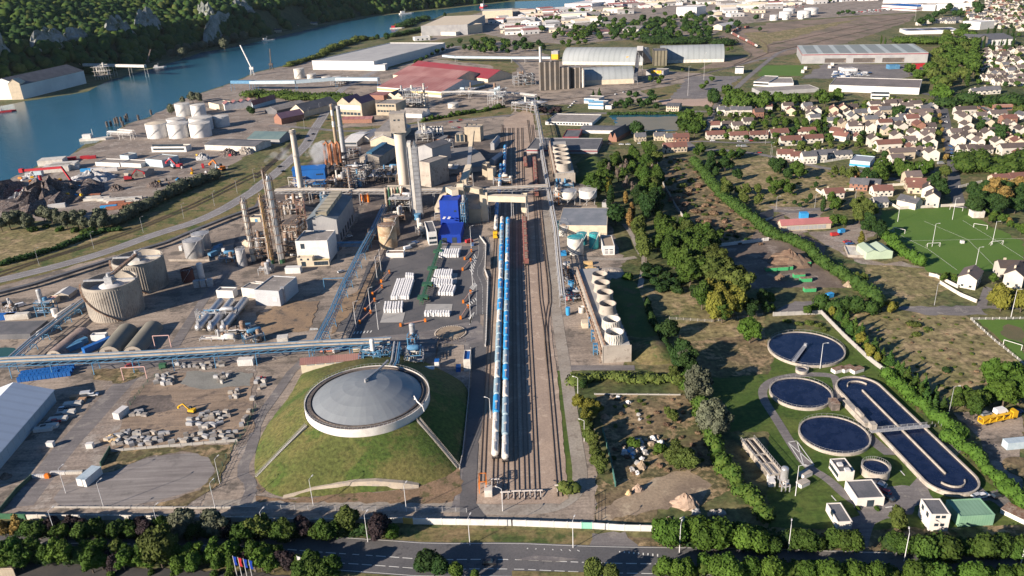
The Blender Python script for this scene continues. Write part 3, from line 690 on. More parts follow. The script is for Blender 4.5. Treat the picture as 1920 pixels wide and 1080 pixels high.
T('02: 20 320 60 330 100 350 30 360 140 350 200 320 230 350 90 300',16,'far','dark',1.2);T('02: 380 320 430 310 480 290 530 280 560 250 420 340 500 320 550 310',12,'far','mid',1.3);T('02: 170 140 220 135 280 145 320 150 250 150',14,'far','dark',1.3)
T('02: 660 140 700 145 770 150 770 220 800 230 840 200 850 240 780 260 910 230 860 90 850 70 820 270 880 260',17,'far','dark');T('02: 980 140 1040 150 1090 140 1130 160 1170 150 1060 190 1090 220 1060 250 1110 250 1190 240 1160 280',18,'far','dark',1.1)
T('02: 1300 160 1340 170 1320 210 1380 180 1290 190 1370 230 1410 240 1470 250 1510 150 1640 160 1690 180',17,'far','dark',1.1);T('02: 1650 360 1620 370',10,'far','mid')
T('02: 610 700 655 695',10,'conifer','dark');T('02: 780 780 820 770 850 790 880 760 880 700 930 710 980 780 1020 770 1040 700 1060 730 960 760 1080 795',12,'far','dark',1.1);T('02: 240 830 290 840 320 820 350 825 220 810',9,'far','copper',1.2);T('02: 195 740',7,'round','dark')
T('02: 1430 650 1460 620 1500 590',10,'far','mid',1.2);T('02: 1510 710 1490 740 1530 740',15,'round','dark');T('02: 1620 680 1650 720 1690 700 1620 760 1680 770 1720 740 1790 730 1760 780 1830 760 1890 720 1880 780 1910 740',16,'far','mid',1.15)
T('02: 1290 890 1330 900 1290 940 1340 950 1390 910 1370 960 1330 860 1400 880 1430 940',15,'far','mid',1.1);T('02: 950 970 930 960',12,'round','dark',1.2);T('02: 1040 590 1080 590 1120 580 1100 610 1280 520',8,'far','mid',1.2);T('02: 1180 750',2,'shrub','mid')
TF('03: 1330 290 1460 270 1550 330 1560 500 1520 620 1440 640 1280 720 1200 640 1050 600 1010 560 1180 560 1280 400',17,17,'far',('mid','mid','olive'),1.25,70)
T('03: 1490 540 1500 590',22,'poplar','mid',1.3);T('03: 30 740 80 730 130 750 190 740 240 750 270 740 380 720 430 740 480 720 530 730 520 690 410 700',14,'far','mid',1.2);T('03: 1270 660 1310 680 1250 700 1330 720',14,'far','bright',1.2)
T('03: 1590 320 1620 330 1650 240 1690 340 1750 330 1790 330 1840 320 1840 240 1700 230 1590 300 1800 240 1750 235',17,'poplar','dark',1.0)
T('03: 870 750 930 740 980 750 1040 760 1100 755 1160 760 1220 765 660 780 730 775 800 770',7,'far','olive',1.2);T('03: 850 300 970 300 880 310',12,'poplar','mid',1.1)
T('03: 1350 70 1360 50 1600 50 1580 80 1560 40 1310 90 1260 110 1400 100 1440 95 1200 130 1230 150 1150 160 1480 200',18,'far','dark',1.2);T('03: 560 90 600 85 530 100 640 95',10,'far','dark',1.5)
T('03: 50 920 130 920 210 910 280 920 370 920 440 910 520 910 230 960 380 980',10,'round','mid',.9);T('h: 680 490 810 490 920 480 1040 470 1170 480 1260 480 1390 500 1500 460 1610 470',9,'round','mid');T('h: 1130 570',9,'broad','dark',1.2)
T('h: 400 610 620 580 480 440 540 440 1130 700 1240 720 1200 760 1300 780 940 720 1680 740 1640 760 1730 730 1560 620 1480 780 1400 720',6,'far','olive');T('h: 50 740 90 790 200 840 280 830 420 840 540 820 500 840',8,'far','dark',1.1);T('h: 940 920 990 960 1180 990 1130 1010',8,'far','dark',1.2)
T('i: 500 360 480 390 530 330',11,'far','dark');T('i: 1560 560 1620 540 1680 570 1720 590 1660 620 1580 600 1430 520 1460 480',11,'far','dark',1.1);T('i: 350 540 540 560 650 560 600 580 420 590 590 640 70 650 120 680 40 730 120 830 330 420 900 560 960 600 1340 780 1480 720 1160 580 1900 560 1820 340 1880 320',6,'far','olive',1.1)
T('i: 740 960 800 970 860 980 700 980 620 960 560 960 500 940 330 930 380 960',9,'far','mid',1.1);T('i: 970 400 980 470 1000 560 1010 680 1020 780 1040 870',6,'far','orange',.8)
TF('13: 0 0 600 0 600 60 250 90 0 60',14,6,'far',('mid','olive','dark'),1.1,30)
TF('03: 1600 0 1920 0 1920 700 1640 640 1600 360 1870 350 1880 250',26,7,'far',('dark','mid'),1.2,90)
TF('02: 0 100 600 60 1900 20 1900 300 1000 200 0 300',60,13,'far',('dark','mid'),1.2,50)
TF('12: 1150 90 1340 130 1420 300 1850 640 1900 780 1500 740 1200 500',9,3.2,'shrub',('russet','olive','russet','dark'),1.5,75)
TF('13: 0 110 500 200 860 280 860 420 350 480 0 480',14,3.2,'shrub',('olive','mid'),1.4,45)
TF('32: 760 0 1440 0 1440 300 900 330 760 200',5.5,2.2,'shrub',('russet','olive','russet'),1.3,60)
TF('23: 860 200 1480 230 1640 480 1640 800 1300 850 780 360',7,1.6,'shrub',('olive','russet','olive'),1.6,60)
TF('22: 640 830 1260 830 1400 1060 700 1060',6,2.2,'shrub',('russet','olive'),1.3,50)
def hill_0(y):return 55+75*max(0,min(1,(1500-y)/250))
def hill_h(x,y):
 """height of the valley side; u = distance inland from the far bank"""
 u,s=hill_u(x,y);u-=hill_0(y)
 if u<0:return 0
 t=min(1,u/300.0);base=50*min(1,u/40.0)+72*(t*t*(3-2*t))
 return base*(.9+.12*sin(s*.006)+.08*sin(s*.017+1))+min(25,max(0,u-285)*.06)
_bk=[G(p)for p in PX(bank_far)][::-1]
def hill_u(x,y):
 best=1e9;sg=1;acc=0;sb=0
 for a,b in zip(_bk,_bk[1:]):
  dx,dy=b[0]-a[0],b[1]-a[1];L=hypot(dx,dy)
  t=max(0,min(1,((x-a[0])*dx+(y-a[1])*dy)/(L*L)))
  d=hypot(x-a[0]-t*dx,y-a[1]-t*dy)
  if d<best:
   best=d;sg=1 if(dx*(y-a[1])-dy*(x-a[0]))>0 else-1;sb=acc+t*L
  acc+=L
 return best*sg,sb
m_hill=mat('hillside',(.05,.06,.025),(.08,.085,.035),.01,fine=.4,fs=.1)
m_chalk=mat('chalk_cliff',(.27,.28,.27),(.15,.17,.15),.06,c3=(.09,.10,.05),s3=.05,fine=.3,fs=.3)
gx=np.arange(-2600,80,32.0);gy=np.arange(700,4600,32.0)
hv=[(float(x),float(y),hill_h(x,y)-1.5)for y in gy for x in gx]
nx_=len(gx);hf=[(j*nx_+i,j*nx_+i+1,(j+1)*nx_+i+1,(j+1)*nx_+i)for j in range(len(gy)-1)for i in range(nx_-1)if max(hv[k][2]for k in(j*nx_+i,j*nx_+i+1,(j+1)*nx_+i+1,(j+1)*nx_+i))>-1.4]
b=M();b._a(hv,hf,0,True);tag(b.build('hill',m_hill),kind='structure')
R_=random.Random(11);lv,lf,o_=[],{},0
C3={'dark':[],'mid':[],'olive':[]}
CHK=[]
for s_ in('00: -60 640 85 590','00: 340 560 530 520','00: 530 430 680 410','00: 860 430 1010 420','00: 1080 350 1220 360','00: 1520 290 1620 290','00: 1570 250 1770 270','00: 1770 240 1900 230','00: 700 450 870 460','01: 60 250 180 240','01: 280 215 440 190','01: 1000 70 1200 40','01: 1250 30 1350 25'):
 (a_,c_),(d_,e_)=GS(s_);CHK.append(((a_+d_)/2,(c_+e_)/2,hypot(a_-d_,c_-e_)/2+26))
for _ in range(42000):
 x=R_.uniform(-1700,20);y=R_.uniform(850,3900)
 u,s=hill_u(x,y)
 if u<hill_0(y)-4 or u>660:continue
 z=hill_h(x,y);px,py=PROJ(x,y,z+8)
 if px<-60 or py<-40 or px>1010:continue
 if u<hill_0(y)+45 and any((x-a)**2+(y-c)**2<r*r for a,c,r in CHK):continue
 pass
 sc=R_.uniform(.8,1.5)*(1+y/6000)
 k=R_.random();C3['olive' if k<.17 else('mid' if k<.5 else 'dark')].append((x,y,z,sc))
for c_,lst in C3.items():
 n=len(lst);v0,f0=ICO1;A_=np.array(lst)
 rg=np.random.default_rng(5)
 V=v0[None]*(1+rg.uniform(-.28,.28,(n,len(v0),1)))*(A_[:,3][:,None,None]*np.array([6.2,6.2,6.8]))+A_[:,None,:3]+np.array([0,0,6])
 Fh=(f0[None]+(np.arange(n)*len(v0))[:,None,None]).reshape(-1,3)
 o=bpy.data.objects.new('woodland',npmesh('woodland',V.reshape(-1,3),[Fh],LEAF[c_ if c_!='mid' else 'mid']));COL.objects.link(o)
 tag(o,{'dark':'dark green trees of the wood on the hill across the river','mid':'green trees of the wood on the hill across the river','olive':'yellowish trees of the wood on the hill across the river'}[c_],'woodland',kind='stuff')
def chalk(s,hgt,seed):
 P=[];r=random.Random(seed);b=M();n=14
 for p in PX(s):
  q=G(p)
  for _ in range(12):w=G(p,min(45,hill_h(*q)*.6));q=((q[0]+w[0])/2,(q[1]+w[1])/2)
  P.append(q)
 zb=max(0,min(hill_h(*P[0]),hill_h(*P[1])))-2
 (x0,y0),(x1,y1)=P[0],P[1]
 rows=7;vv=[]
 nx,ny=-(y1-y0),(x1-x0);L=hypot(nx,ny);nx,ny=nx/L,ny/L
 if hill_u(x0+nx*40,y0+ny*40)[0]<hill_u(x0,y0)[0]:nx,ny=-nx,-ny
 for j in range(rows+1):
  for i in range(n+1):
   t=i/n;ed=sin(pi*t)**.5;q=j/rows
   off=q*12-8+r.uniform(-3,3)
   t=(t-.5)*1.5+.5
   vv.append((x0+(x1-x0)*t+nx*off,y0+(y1-y0)*t+ny*off,zb+4+hgt*1.25*q*ed*r.uniform(.8,1.1)))
 b._a(vv,[(j*(n+1)+i,j*(n+1)+i+1,(j+1)*(n+1)+i+1,(j+1)*(n+1)+i)for j in range(rows)for i in range(n)])
 tag(b.build('cliff',m_chalk),kind='structure')
for i,(s,h)in enumerate([('00: -60 640 85 590',60),('00: 340 560 530 520',30),('00: 530 430 680 410',25),('00: 860 430 1010 420',32),('00: 1080 350 1220 360',36),('00: 1520 290 1620 290',32),('00: 1570 250 1770 270',52),('00: 1770 240 1900 230',26)]):chalk(s,h,i)
# 
m_glass=mat('window_glass',(.03,.045,.06),fine=0,rough=.15,spec=.6)
m_steel=mat('galvanised_steel',(.42,.43,.44),(.33,.33,.34),.8,rough=.55,metal=.3,fine=.15)
m_silver=mat('silver_cladding',(.50,.50,.50),(.42,.42,.43),.3,rough=.35,metal=.55,fine=.12)
m_rust=mat('rusty_steel',(.20,.12,.08),(.30,.24,.19),.6,c3=(.12,.06,.04),s3=1.0,rough=.8,fine=.3)
m_bstl=mat('blue_steel',(.06,.18,.32),(.10,.24,.38),.5,rough=.6,fine=.2)
m_white=mat('white_paint',(.62,.61,.59),(.54,.53,.51),.4,rough=.6,fine=.08)
m_wht2=mat('weathered_white',(.58,.56,.51),(.46,.43,.38),.3,rough=.7,fine=.12,c3=(.35,.31,.27),s3=.9,t3=(.6,.7))
m_cream=mat('cream_render',(.58,.50,.38),(.50,.43,.33),.25,fine=.1)
m_beige=mat('beige_cladding',(.42,.36,.27),(.35,.30,.23),.2,fine=.12,stripe=('X',.9,.9))
m_grey=mat('grey_cladding',(.33,.33,.33),(.27,.27,.28),.1,fine=.1,stripe=('X',1.0,.9))
m_gconc=mat('silo_concrete',(.37,.335,.29),(.30,.27,.235),.12,c3=(.24,.21,.18),s3=.3,fine=.12)
m_roofd=mat('dark_roof',(.10,.105,.115),(.14,.14,.15),.12,fine=.2,fs=2)
m_roofg=mat('grey_flat_roof',(.26,.24,.22),(.20,.185,.17),.12,c3=(.33,.30,.28),s3=.3,fine=.2)
m_roofl=mat('light_metal_roof',(.47,.47,.46),(.40,.40,.40),.06,fine=.08,stripe=('X',1.2,.92))
m_fibre=mat('fibre_cement',(.27,.25,.23),(.20,.19,.18),.1,fine=.15,stripe=('Y',1.5,.85))
m_brick=mat('brick',(.27,.14,.10),(.22,.12,.09),.6,fine=.2)
m_blue=mat('royal_blue',(.010,.045,.33),(.010,.04,.28),.1,rough=.5,fine=.06,stripe=('X',1.0,.88))
m_blue2=mat('medium_blue',(.015,.12,.40),(.015,.10,.34),.1,rough=.5,fine=.06,stripe=('X',1.0,.88))
m_teal=mat('teal_paint',(.03,.27,.30),(.05,.33,.34),.4,rough=.5,fine=.1)
m_red=mat('red_paint',(.45,.03,.04),(.38,.03,.04),.4,rough=.5,fine=.1)
m_orange=mat('orange_paint',(.60,.17,.02),(.5,.15,.02),.4,rough=.5,fine=.1)
m_yellow=mat('yellow_paint',(.65,.38,.02),(.58,.34,.02),.4,rough=.5,fine=.1)
m_green=mat('green_paint',(.03,.10,.055),(.05,.13,.07),.4,rough=.5,fine=.1)
m_black=mat('black_rubber',(.02,.02,.022),fine=.1)
m_tile=mat('brown_tiles',(.105,.082,.076),(.085,.072,.07),.5,fine=.2,fs=4,rnd=.4)
m_tiler=mat('red_tiles',(.175,.08,.065),(.14,.075,.062),.5,fine=.2,fs=4,rnd=.15)
m_slate=mat('slate_tiles',(.09,.095,.11),(.12,.12,.13),.5,fine=.2,fs=4,rnd=.2)
m_rend=mat('house_render',(.56,.53,.47),(.50,.47,.41),.3,fine=.12,rnd=.15)
m_rendc=mat('cream_house_render',(.48,.41,.31),(.43,.37,.28),.3,fine=.12,rnd=.15)
_wm={}
def winmesh(w,h,t=.1,m=None,name='window'):
 m=m or m_glass;k=(round(w,1),round(h,1),t,m.name)
 if k not in _wm:
  b=M();b.box(-w/2,-t,0,w/2,.05,h);o=b.build(name,m);_wm[k]=o.data;bpy.data.objects.remove(o)
 return _wm[k]
def put(name,me,par,loc,rz=0):
 o=bpy.data.objects.new(name,me);COL.objects.link(o);o.parent=par;kid(par,o);o.location=loc;o.rotation_euler=(0,0,rz);return o
FACE={'f':0,'r':pi/2,'b':pi,'l':-pi/2}
def onface(f,face,t,z):
 return{'f':(t,0,z),'r':(f.w,t,z),'b':(t,f.d,z),'l':(0,t,z)}[face]
def wins(e,f,face,n,z,wh,ww,x0=None,x1=None,m=None,name='window'):
 L=f.w if face in 'fb' else f.d
 x0=L*.06 if x0 is None else x0*L;x1=L*.94 if x1 is None else x1*L
 for i in range(n):
  t=x0+(x1-x0)*(i+.5)/n
  put(name,winmesh(ww,wh,m=m,name=name),e,onface(f,face,t,z),FACE[face])
def bld(f,name,label,cat='building',style='flat',wall=None,roof=None,rh=3,axis='x',ov=.4,group=None,par=.6,wl=None,lm=None,sky=None,vent=None,bands=None):
 """a building on footprint f; wl: windows [(face, n, z, h, w, x0, x1)]; sky: rooflight strips; vent: raised ridge monitor"""
 e=thing(name,label,cat,f.loc,f.rot,group)
 w,d,h=f.w,f.d,f.h;wall=wall or m_beige;roof=roof or m_roofg
 b=M()
 if style=='flat':
  b.prism([(0,0),(w,0),(w,d),(0,d)],0,h-.05)
  t=.3
  for a in((0,0,w,t),(0,d-t,w,d),(0,t,t,d-t),(w-t,t,w,d-t)):b.box(a[0],a[1],h-.05,a[2],a[3],h+par)
  b.build('wall',wall,e)
  r=M();r.box(t+.01,t+.01,h-.04,w-t-.01,d-t-.01,h+.1)
  r.build('roof',roof,e)
 elif style=='gable':
  if axis=='x':
   b.box(0,0,0,w,d,h);b._a([(0,0,h),(0,d,h),(0,d/2,h+rh),(w,0,h),(w,d,h),(w,d/2,h+rh)],[(0,2,1),(3,4,5)])
   b.build('wall',wall,e);r=M();k=rh/(d/2)*ov
   for s in(0,1):
    y0,y1=(-ov,d/2)if s==0 else(d+ov,d/2)
    q=[(-ov,y0,h-k),(w+ov,y0,h-k),(w+ov,y1,h+rh),(-ov,y1,h+rh)]
    v=q+[(x,y,z+.22)for x,y,z in q];r._a(v,[(0,1,2,3),(4,5,6,7),(0,1,5,4),(1,2,6,5),(2,3,7,6),(3,0,4,7)])
   r.build('roof',roof,e)
  else:
   b.box(0,0,0,w,d,h);b._a([(0,0,h),(w,0,h),(w/2,0,h+rh),(0,d,h),(w,d,h),(w/2,d,h+rh)],[(0,1,2),(3,5,4)])
   b.build('wall',wall,e);r=M();k=rh/(w/2)*ov
   for s in(0,1):
    x0,x1=(-ov,w/2)if s==0 else(w+ov,w/2)
    q=[(x0,-ov,h-k),(x0,d+ov,h-k),(x1,d+ov,h+rh),(x1,-ov,h+rh)]
    v=q+[(x,y,z+.22)for x,y,z in q];r._a(v,[(0,1,2,3),(4,5,6,7),(0,1,5,4),(1,2,6,5),(2,3,7,6),(3,0,4,7)])
   r.build('roof',roof,e)
 elif style=='multi':
  n=vent or 3;vent=None
  b.box(0,0,0,w,d,h)
  r=M()
  for i in range(n):
   if axis=='y':
    x0,x1=w*i/n,w*(i+1)/n;xm=(x0+x1)/2
    b._a([(x0,0,h),(x1,0,h),(xm,0,h+rh),(x0,d,h),(x1,d,h),(xm,d,h+rh)],[(0,1,2),(3,5,4)])
    r._a([(x0,-.3,h+.05),(xm,-.3,h+rh+.1),(x1,-.3,h+.05),(x0,d+.3,h+.05),(xm,d+.3,h+rh+.1),(x1,d+.3,h+.05)],[(0,1,4,3),(1,2,5,4)])
   else:
    y0,y1=d*i/n,d*(i+1)/n;ym=(y0+y1)/2
    b._a([(0,y0,h),(0,y1,h),(0,ym,h+rh),(w,y0,h),(w,y1,h),(w,ym,h+rh)],[(0,1,2),(3,5,4)])
    r._a([(-.3,y0,h+.05),(-.3,ym,h+rh+.1),(-.3,y1,h+.05),(w+.3,y0,h+.05),(w+.3,ym,h+rh+.1),(w+.3,y1,h+.05)],[(0,1,4,3),(1,2,5,4)])
  b.build('wall',wall,e);r.build('roof',roof,e)
 elif style=='arch':
  n=10;L_=d if axis=='x' else w
  pr=[(L_/2-L_/2*cos(pi*i/n),h+rh*sin(pi*i/n))for i in range(n+1)]
  b.box(.05,.05,0,w-.05,d-.05,h)
  if axis=='x':
   for x in(0.05,w-.05):b.poly([(x,p[0],p[1])for p in pr])
   r=M();r._a([(-.2,p[0],p[1]+.05)for p in pr]+[(w+.2,p[0],p[1]+.05)for p in pr],[(i,i+1,n+2+i,n+1+i)for i in range(n)],0,True)
  else:
   for y in(.05,d-.05):b.poly([(p[0],y,p[1])for p in pr])
   r=M();r._a([(p[0],-.2,p[1]+.05)for p in pr]+[(p[0],d+.2,p[1]+.05)for p in pr],[(i,i+1,n+2+i,n+1+i)for i in range(n)],0,True)
  b.build('wall',wall,e);r.build('roof',roof,e)
 if vent:
  vw,vh,vm=vent;v=M()
  if axis=='x':v.box(w*.04,d/2-vw/2,h+rh*.6,w*.96,d/2+vw/2,h+rh+vh)
  else:v.box(w/2-vw/2,d*.03,h+rh*.6,w/2+vw/2,d*.97,h+rh+vh)
  v.build('roof_monitor',vm,e)
 if sky:
  n,sw,sm=sky
  for i in range(n):
   v=M();t=(i+.5)/n
   if style=='flat':
    v.box(w*t-sw/2,d*.1,h+.1,w*t+sw/2,d*.9,h+.25)
   elif axis=='x':
    for s in(0,1):
     y0,y1=(d*.06,d*.44)if s==0 else(d*.94,d*.56)
     k=lambda y:h+rh*(1-abs(y-d/2)/(d/2))+.3
     if style=='arch':k=lambda y:h+rh*sqrt(max(0,1-((y-d/2)/(d/2))**2))+.12
     v.poly([(w*t-sw/2,y0,k(y0)),(w*t+sw/2,y0,k(y0)),(w*t+sw/2,y1,k(y1)),(w*t-sw/2,y1,k(y1))])
   else:
    for s in(0,1):
     x0,x1=(w*.06,w*.44)if s==0 else(w*.94,w*.56)
     k=lambda x:h+rh*(1-abs(x-w/2)/(w/2))+.3
     v.poly([(x0,d*t-sw/2,k(x0)),(x0,d*t+sw/2,k(x0)),(x1,d*t+sw/2,k(x1)),(x1,d*t-sw/2,k(x1))])
   v.build('rooflight',sm,e)
 for a in(wl or[]):wins(e,f,*a)
 if bands:
  for z0,z1,bm in bands:
   v=M();v.box(-.06,-.06,z0,w+.06,0,z1);v.box(w,-.06,z0,w+.06,d,z1);v.box(-.06,0,z0,0,d,z1);v.build('band',bm,e)
 if lm:land(lm,f.mid())
 return e
def tankgeo(s):
 (x0,yb),(x1,yt)=PX(s);xm=(x0+x1)/2;fr=G((xm,yb));D=hypot(*fr)
 r=5
 for _ in range(6):
  cx,cy=fr[0]*(1+r/D),fr[1]*(1+r/D);Z=cy*cos(TH)+H*sin(TH);r=(x1-x0)/2*Z/F/sqrt(1+((xm-960)/F)**2)
 return cx,cy,r,HT(fr,yt)
def tank(s,label,wall=None,roof=None,cap='cone',name='storage_tank',cat='tank',group=None,z0=0,n=28,legs=0,stair=True,lm=None,rh=None):
 cx,cy,r,h=tankgeo(s);wall=wall or m_wht2;roof=roof or wall
 e=thing(name,label,cat,(cx,cy),0,group)
 b=M()
 if legs:
  k=legs;b.ring(0,0,k,h,r,.1,n);b.lathe([(r,k),(r*.25,k*.45)],0,0,n)
  b.build('shell',wall,e);l=M()
  for i in range(6):
   a=pi/3*i+.3;c=M();c.tube([(r*.92*cos(a),r*.92*sin(a),0),(r*.92*cos(a),r*.92*sin(a),k+.5)],.22,6);c.build('leg',m_steel,e)
 else:
  b.ring(0,0,z0,h,r,.12,n);b.build('shell',wall,e)
 q=M();rh=rh if rh is not None else(r*.12 if cap=='cone' else r*.35)
 if cap=='cone':q.lathe([(r-.02,h+.01),(r*.5,h+rh*.55),(.02,h+rh)],0,0,n)
 elif cap=='dome':q.dome(0,0,h+.01,r-.02,rh,n)
 elif cap=='flat':q.cyl(0,0,h-.6,h-.5,r-.14,n=n)
 q.build('roof',roof,e)
 if stair:
  st=M();k=10
  for i in range(k):
   a0=-2.2+1.5*i/k;a1=-2.2+1.5*(i+1)/k
   st.bar(((r+.4)*cos(a0),(r+.4)*sin(a0),h*i/k+.2),((r+.4)*cos(a1),(r+.4)*sin(a1),h*(i+1)/k+.2),.4,.12)
  st.build('stair',m_steel,e)
  rl=M();rl.ring(0,0,h+.9,h+1.0,r,.08,n)
  for i in range(16):a=2*pi*i/16;rl.box(r*cos(a)-.04,r*sin(a)-.04,h,r*cos(a)+.04,r*sin(a)+.04,h+.95)
  rl.build('railing',m_steel,e)
 if lm:land(lm,(cx,cy))
 return e
def tower(base,yt,wb,wt,label,m,name='chimney',cat='chimney',bands=None,lm=None,ladder=True,plat=2,n=18):
 xy=G(base);Z=xy[1]*cos(TH)+H*sin(TH);h=HT(xy,yt);rb,rt=wb/2*Z/F*.95,wt/2*Z/F*.95
 e=thing(name,label,cat,xy);b=M()
 b.lathe([(rb,0),(rb+(rt-rb)*.5,h*.5),(rt,h),(rt*.8,h),(rt*.75,h-2)],0,0,n);b.build('shaft',m,e)
 for i in range(plat):
  z=h*(.97-.33*i);r=rb+(rt-rb)*z/h;q=M();q.ring(0,0,z,z+.15,r+.9,.95,n);q.ring(0,0,z+1,z+1.08,r+.9,.06,n);q.build('platform',m_steel,e)
 for z0,z1,bm in(bands or[]):
  q=M();r0=rb+(rt-rb)*z0+.04;r1=rb+(rt-rb)*z1+.04;q.lathe([(r0,h*z0),(r1,h*z1)],0,0,n);q.build('band',bm,e)
 if ladder:
  q=M();q.bar((rb+.25,0,0),(rt+.25,0,h),.5,.3);q.build('ladder',m_steel,e)
 if lm:land(lm,xy)
 return e,xy,h
def bridge(s,z,w,label,steel=None,pipes=4,mp=None,name='pipe_bridge',cat='pipe bridge',step=14,r=.3,deck=True,zt=None,lm=None,house=None,trest=True):
 """pipes (or a closed conveyor gallery) carried on trestles; s pixels lie at height z"""
 P=[G(p,z)for p in PX(s)];steel=steel or m_steel;mp=mp or[m_steel]
 o=P[0];e=thing(name,label,cat,(o[0],o[1],0));L=[(p[0]-o[0],p[1]-o[1])for p in P]
 zs=[z]*len(L)if zt is None else[z+(zt-z)*i/(len(L)-1)for i in range(len(L))]
 if zt is not None:
  q=G(PX(s)[-1],zt);L[-1]=(q[0]-o[0],q[1]-o[1])
 if house:
  hh,hm=house;b=M()
  for i in range(len(L)-1):b.bar((*L[i],zs[i]+hh/2),(*L[i+1],zs[i+1]+hh/2),w,hh)
  b.build('gallery',hm,e)
 else:
  if deck:
   b=M()
   for off in(-w/2,w/2):
    Q=offs(L,off)
    for dz in(0,-1.6):
     for i in range(len(Q)-1):b.bar((*Q[i],zs[i]+dz),(*Q[i+1],zs[i+1]+dz),.22)
    R=[(x,y,zz)for x,y,zz in resample([(a,c,zc)for(a,c),zc in zip(Q,zs)],4)]
    for a,c in zip(R,R[1:]):b.bar((a[0],a[1],a[2]-1.6),c,.14);
   b.build('truss',steel,e)
  for k in range(pipes):
   off=-w/2+w*(k+.5)/pipes;Q=offs(L,off);b=M();rr=r*(1.5 if k%3==0 else.8)
   b.tube([(*q,zz+.25+rr+(.5 if k%2 else 0))for q,zz in zip(Q,zs)],rr,6);b.build('pipe',mp[k%len(mp)],e)
 if trest:
  R=resample([(a,c,zc)for(a,c),zc in zip(L,zs)],step)
  for i,q in enumerate(R):
   if i==0 and len(R)>4:continue
   if q[2]<2:continue
   a=R[max(i-1,0)];c=R[min(i+1,len(R)-1)];dx,dy=c[0]-a[0],c[1]-a[1];l=hypot(dx,dy)or 1;nx,ny=-dy/l*w/2,dx/l*w/2
   b=M();t=q[2]-(1.6 if not house else 0)
   b.bar((q[0]+nx*1.2,q[1]+ny*1.2,0),(q[0]+nx,q[1]+ny,t),.3);b.bar((q[0]-nx*1.2,q[1]-ny*1.2,0),(q[0]-nx,q[1]-ny,t),.3)
   for zz in(t*.33,t*.66):b.bar((q[0]+nx*1.1,q[1]+ny*1.1,zz),(q[0]-nx*1.1,q[1]-ny*1.1,zz+t*.25),.15)
   b.bar((q[0]+nx,q[1]+ny,t),(q[0]-nx,q[1]-ny,t),.3);b.build('trestle',steel,e)
 if lm:land(lm,P[len(P)//2])
 return e
def unit(f,label,levels=3,seed=1,steel=None,cols=None,name='process_unit',cat='process unit',vessels=4,npipes=26,lm=None):
 """open steel structure full of pipes and vessels"""
 r=random.Random(seed);w,d,h=f.w,f.d,f.h;steel=steel or m_rust;cols=cols or[m_rust,m_steel,m_wht2,m_silver]
 e=thing(name,label,cat,f.loc,f.rot);b=M();nx=max(2,int(w/5));ny=max(2,int(d/5))
 for i in range(nx+1):
  for j in range(ny+1):
   if r.random()<.85:b.box(w*i/nx-.15,d*j/ny-.15,0,w*i/nx+.15,d*j/ny+.15,h*(r.uniform(.7,1)if levels>1 else 1))
 for l in range(1,levels+1):
  z=h*l/(levels+.3)
  for i in range(nx+1):b.box(w*i/nx-.12,0,z-.12,w*i/nx+.12,d,z+.12)
  for j in range(ny+1):b.box(0,d*j/ny-.12,z-.14,w,d*j/ny+.12,z+.1)
 b.build('steel_frame',steel,e)
 for l in range(1,levels+1):
  z=h*l/(levels+.3);b=M()
  for i in range(nx):
   for j in range(ny):
    if r.random()<.55:b.box(w*i/nx+.2,d*j/ny+.2,z+.13,w*(i+1)/nx-.2,d*(j+1)/ny-.2,z+.2)
  if b.v:b.build('platform',r.choice([m_rust,m_steel,m_dark]),e)
 for k in range(vessels):
  b=M();x,y=r.uniform(1.5,w-1.5),r.uniform(1.5,d-1.5);rr=r.uniform(.6,1.5);z=h*r.randint(0,levels)/(levels+.3)
  if r.random()<.6:
   t=z+r.uniform(3,7);b.cyl(x,y,z+.2,t,rr,n=10,cap=False);b.dome(x,y,t,rr,rr*.5,10,3)
  else:b.hcyl((x,y,z+rr+.5),(min(w-.5,x+r.uniform(3,6)),y,z+rr+.5),rr,10,dome=.5)
  b.build('vessel',r.choice(cols),e)
 for k in range(4):
  b=M()
  for _ in range(npipes//4):
   x,y,z=r.uniform(0,w),r.uniform(0,d),r.uniform(1,h);q=[(x,y,z)]
   for _ in range(r.randint(2,4)):
    a=r.choice('xyz')
    if a=='x':x=r.uniform(0,w)
    elif a=='y':y=r.uniform(0,d)
    else:z=r.uniform(.5,h*1.03)
    if q[-1]!=(x,y,z):q.append((x,y,z))
   b.tube(q,r.choice([.12,.18,.28,.4]),5)
  b.build('piping',cols[k%len(cols)],e)
 if lm:land(lm,f.mid())
 return e
def column(base,yt,wb,label,m,dark=None,lm=None,green=False):
 """slim distillation column with platforms, ladders and pipes"""
 xy=G(base);Z=xy[1]*cos(TH)+H*sin(TH);h=HT(xy,yt);r=wb/2*Z/F*.55
 e=thing('process_column',label,'process column',xy);b=M()
 b.lathe([(r*1.35,0),(r*1.35,h*.18),(r,h*.25),(r,h*.93),(r*.4,h*.97)],0,0,14);b.build('shell',m,e)
 for i in range(9):
  z=h*(.12+.1*i);q=M();q.ring(0,0,z,z+.15,r*1.35+.9,.95,12);q.ring(0,0,z+1,z+1.08,r*1.35+.9,.06,12)
  a=i*1.3;q.bar((r*1.6*cos(a),r*1.6*sin(a),z),(r*1.6*cos(a+.4),r*1.6*sin(a+.4),z+h*.1),.5,.12);q.build('platform',dark or m_rust,e)
 for a,c in((.5,m_rust),(2.5,m_steel),(4.2,m_wht2)):
  q=M();q.tube([(r*1.7*cos(a),r*1.7*sin(a),0),(r*1.7*cos(a),r*1.7*sin(a),h*.94),(r*.6*cos(a),r*.6*sin(a),h*.99)],.22,5);q.build('pipe',c,e)
 if green:q=M();q.cyl(0,0,0,2.6,r*1.35+.12,n=14,cap=False);q.build('skirt',m_green,e)
 if lm:land(lm,xy)
 return e
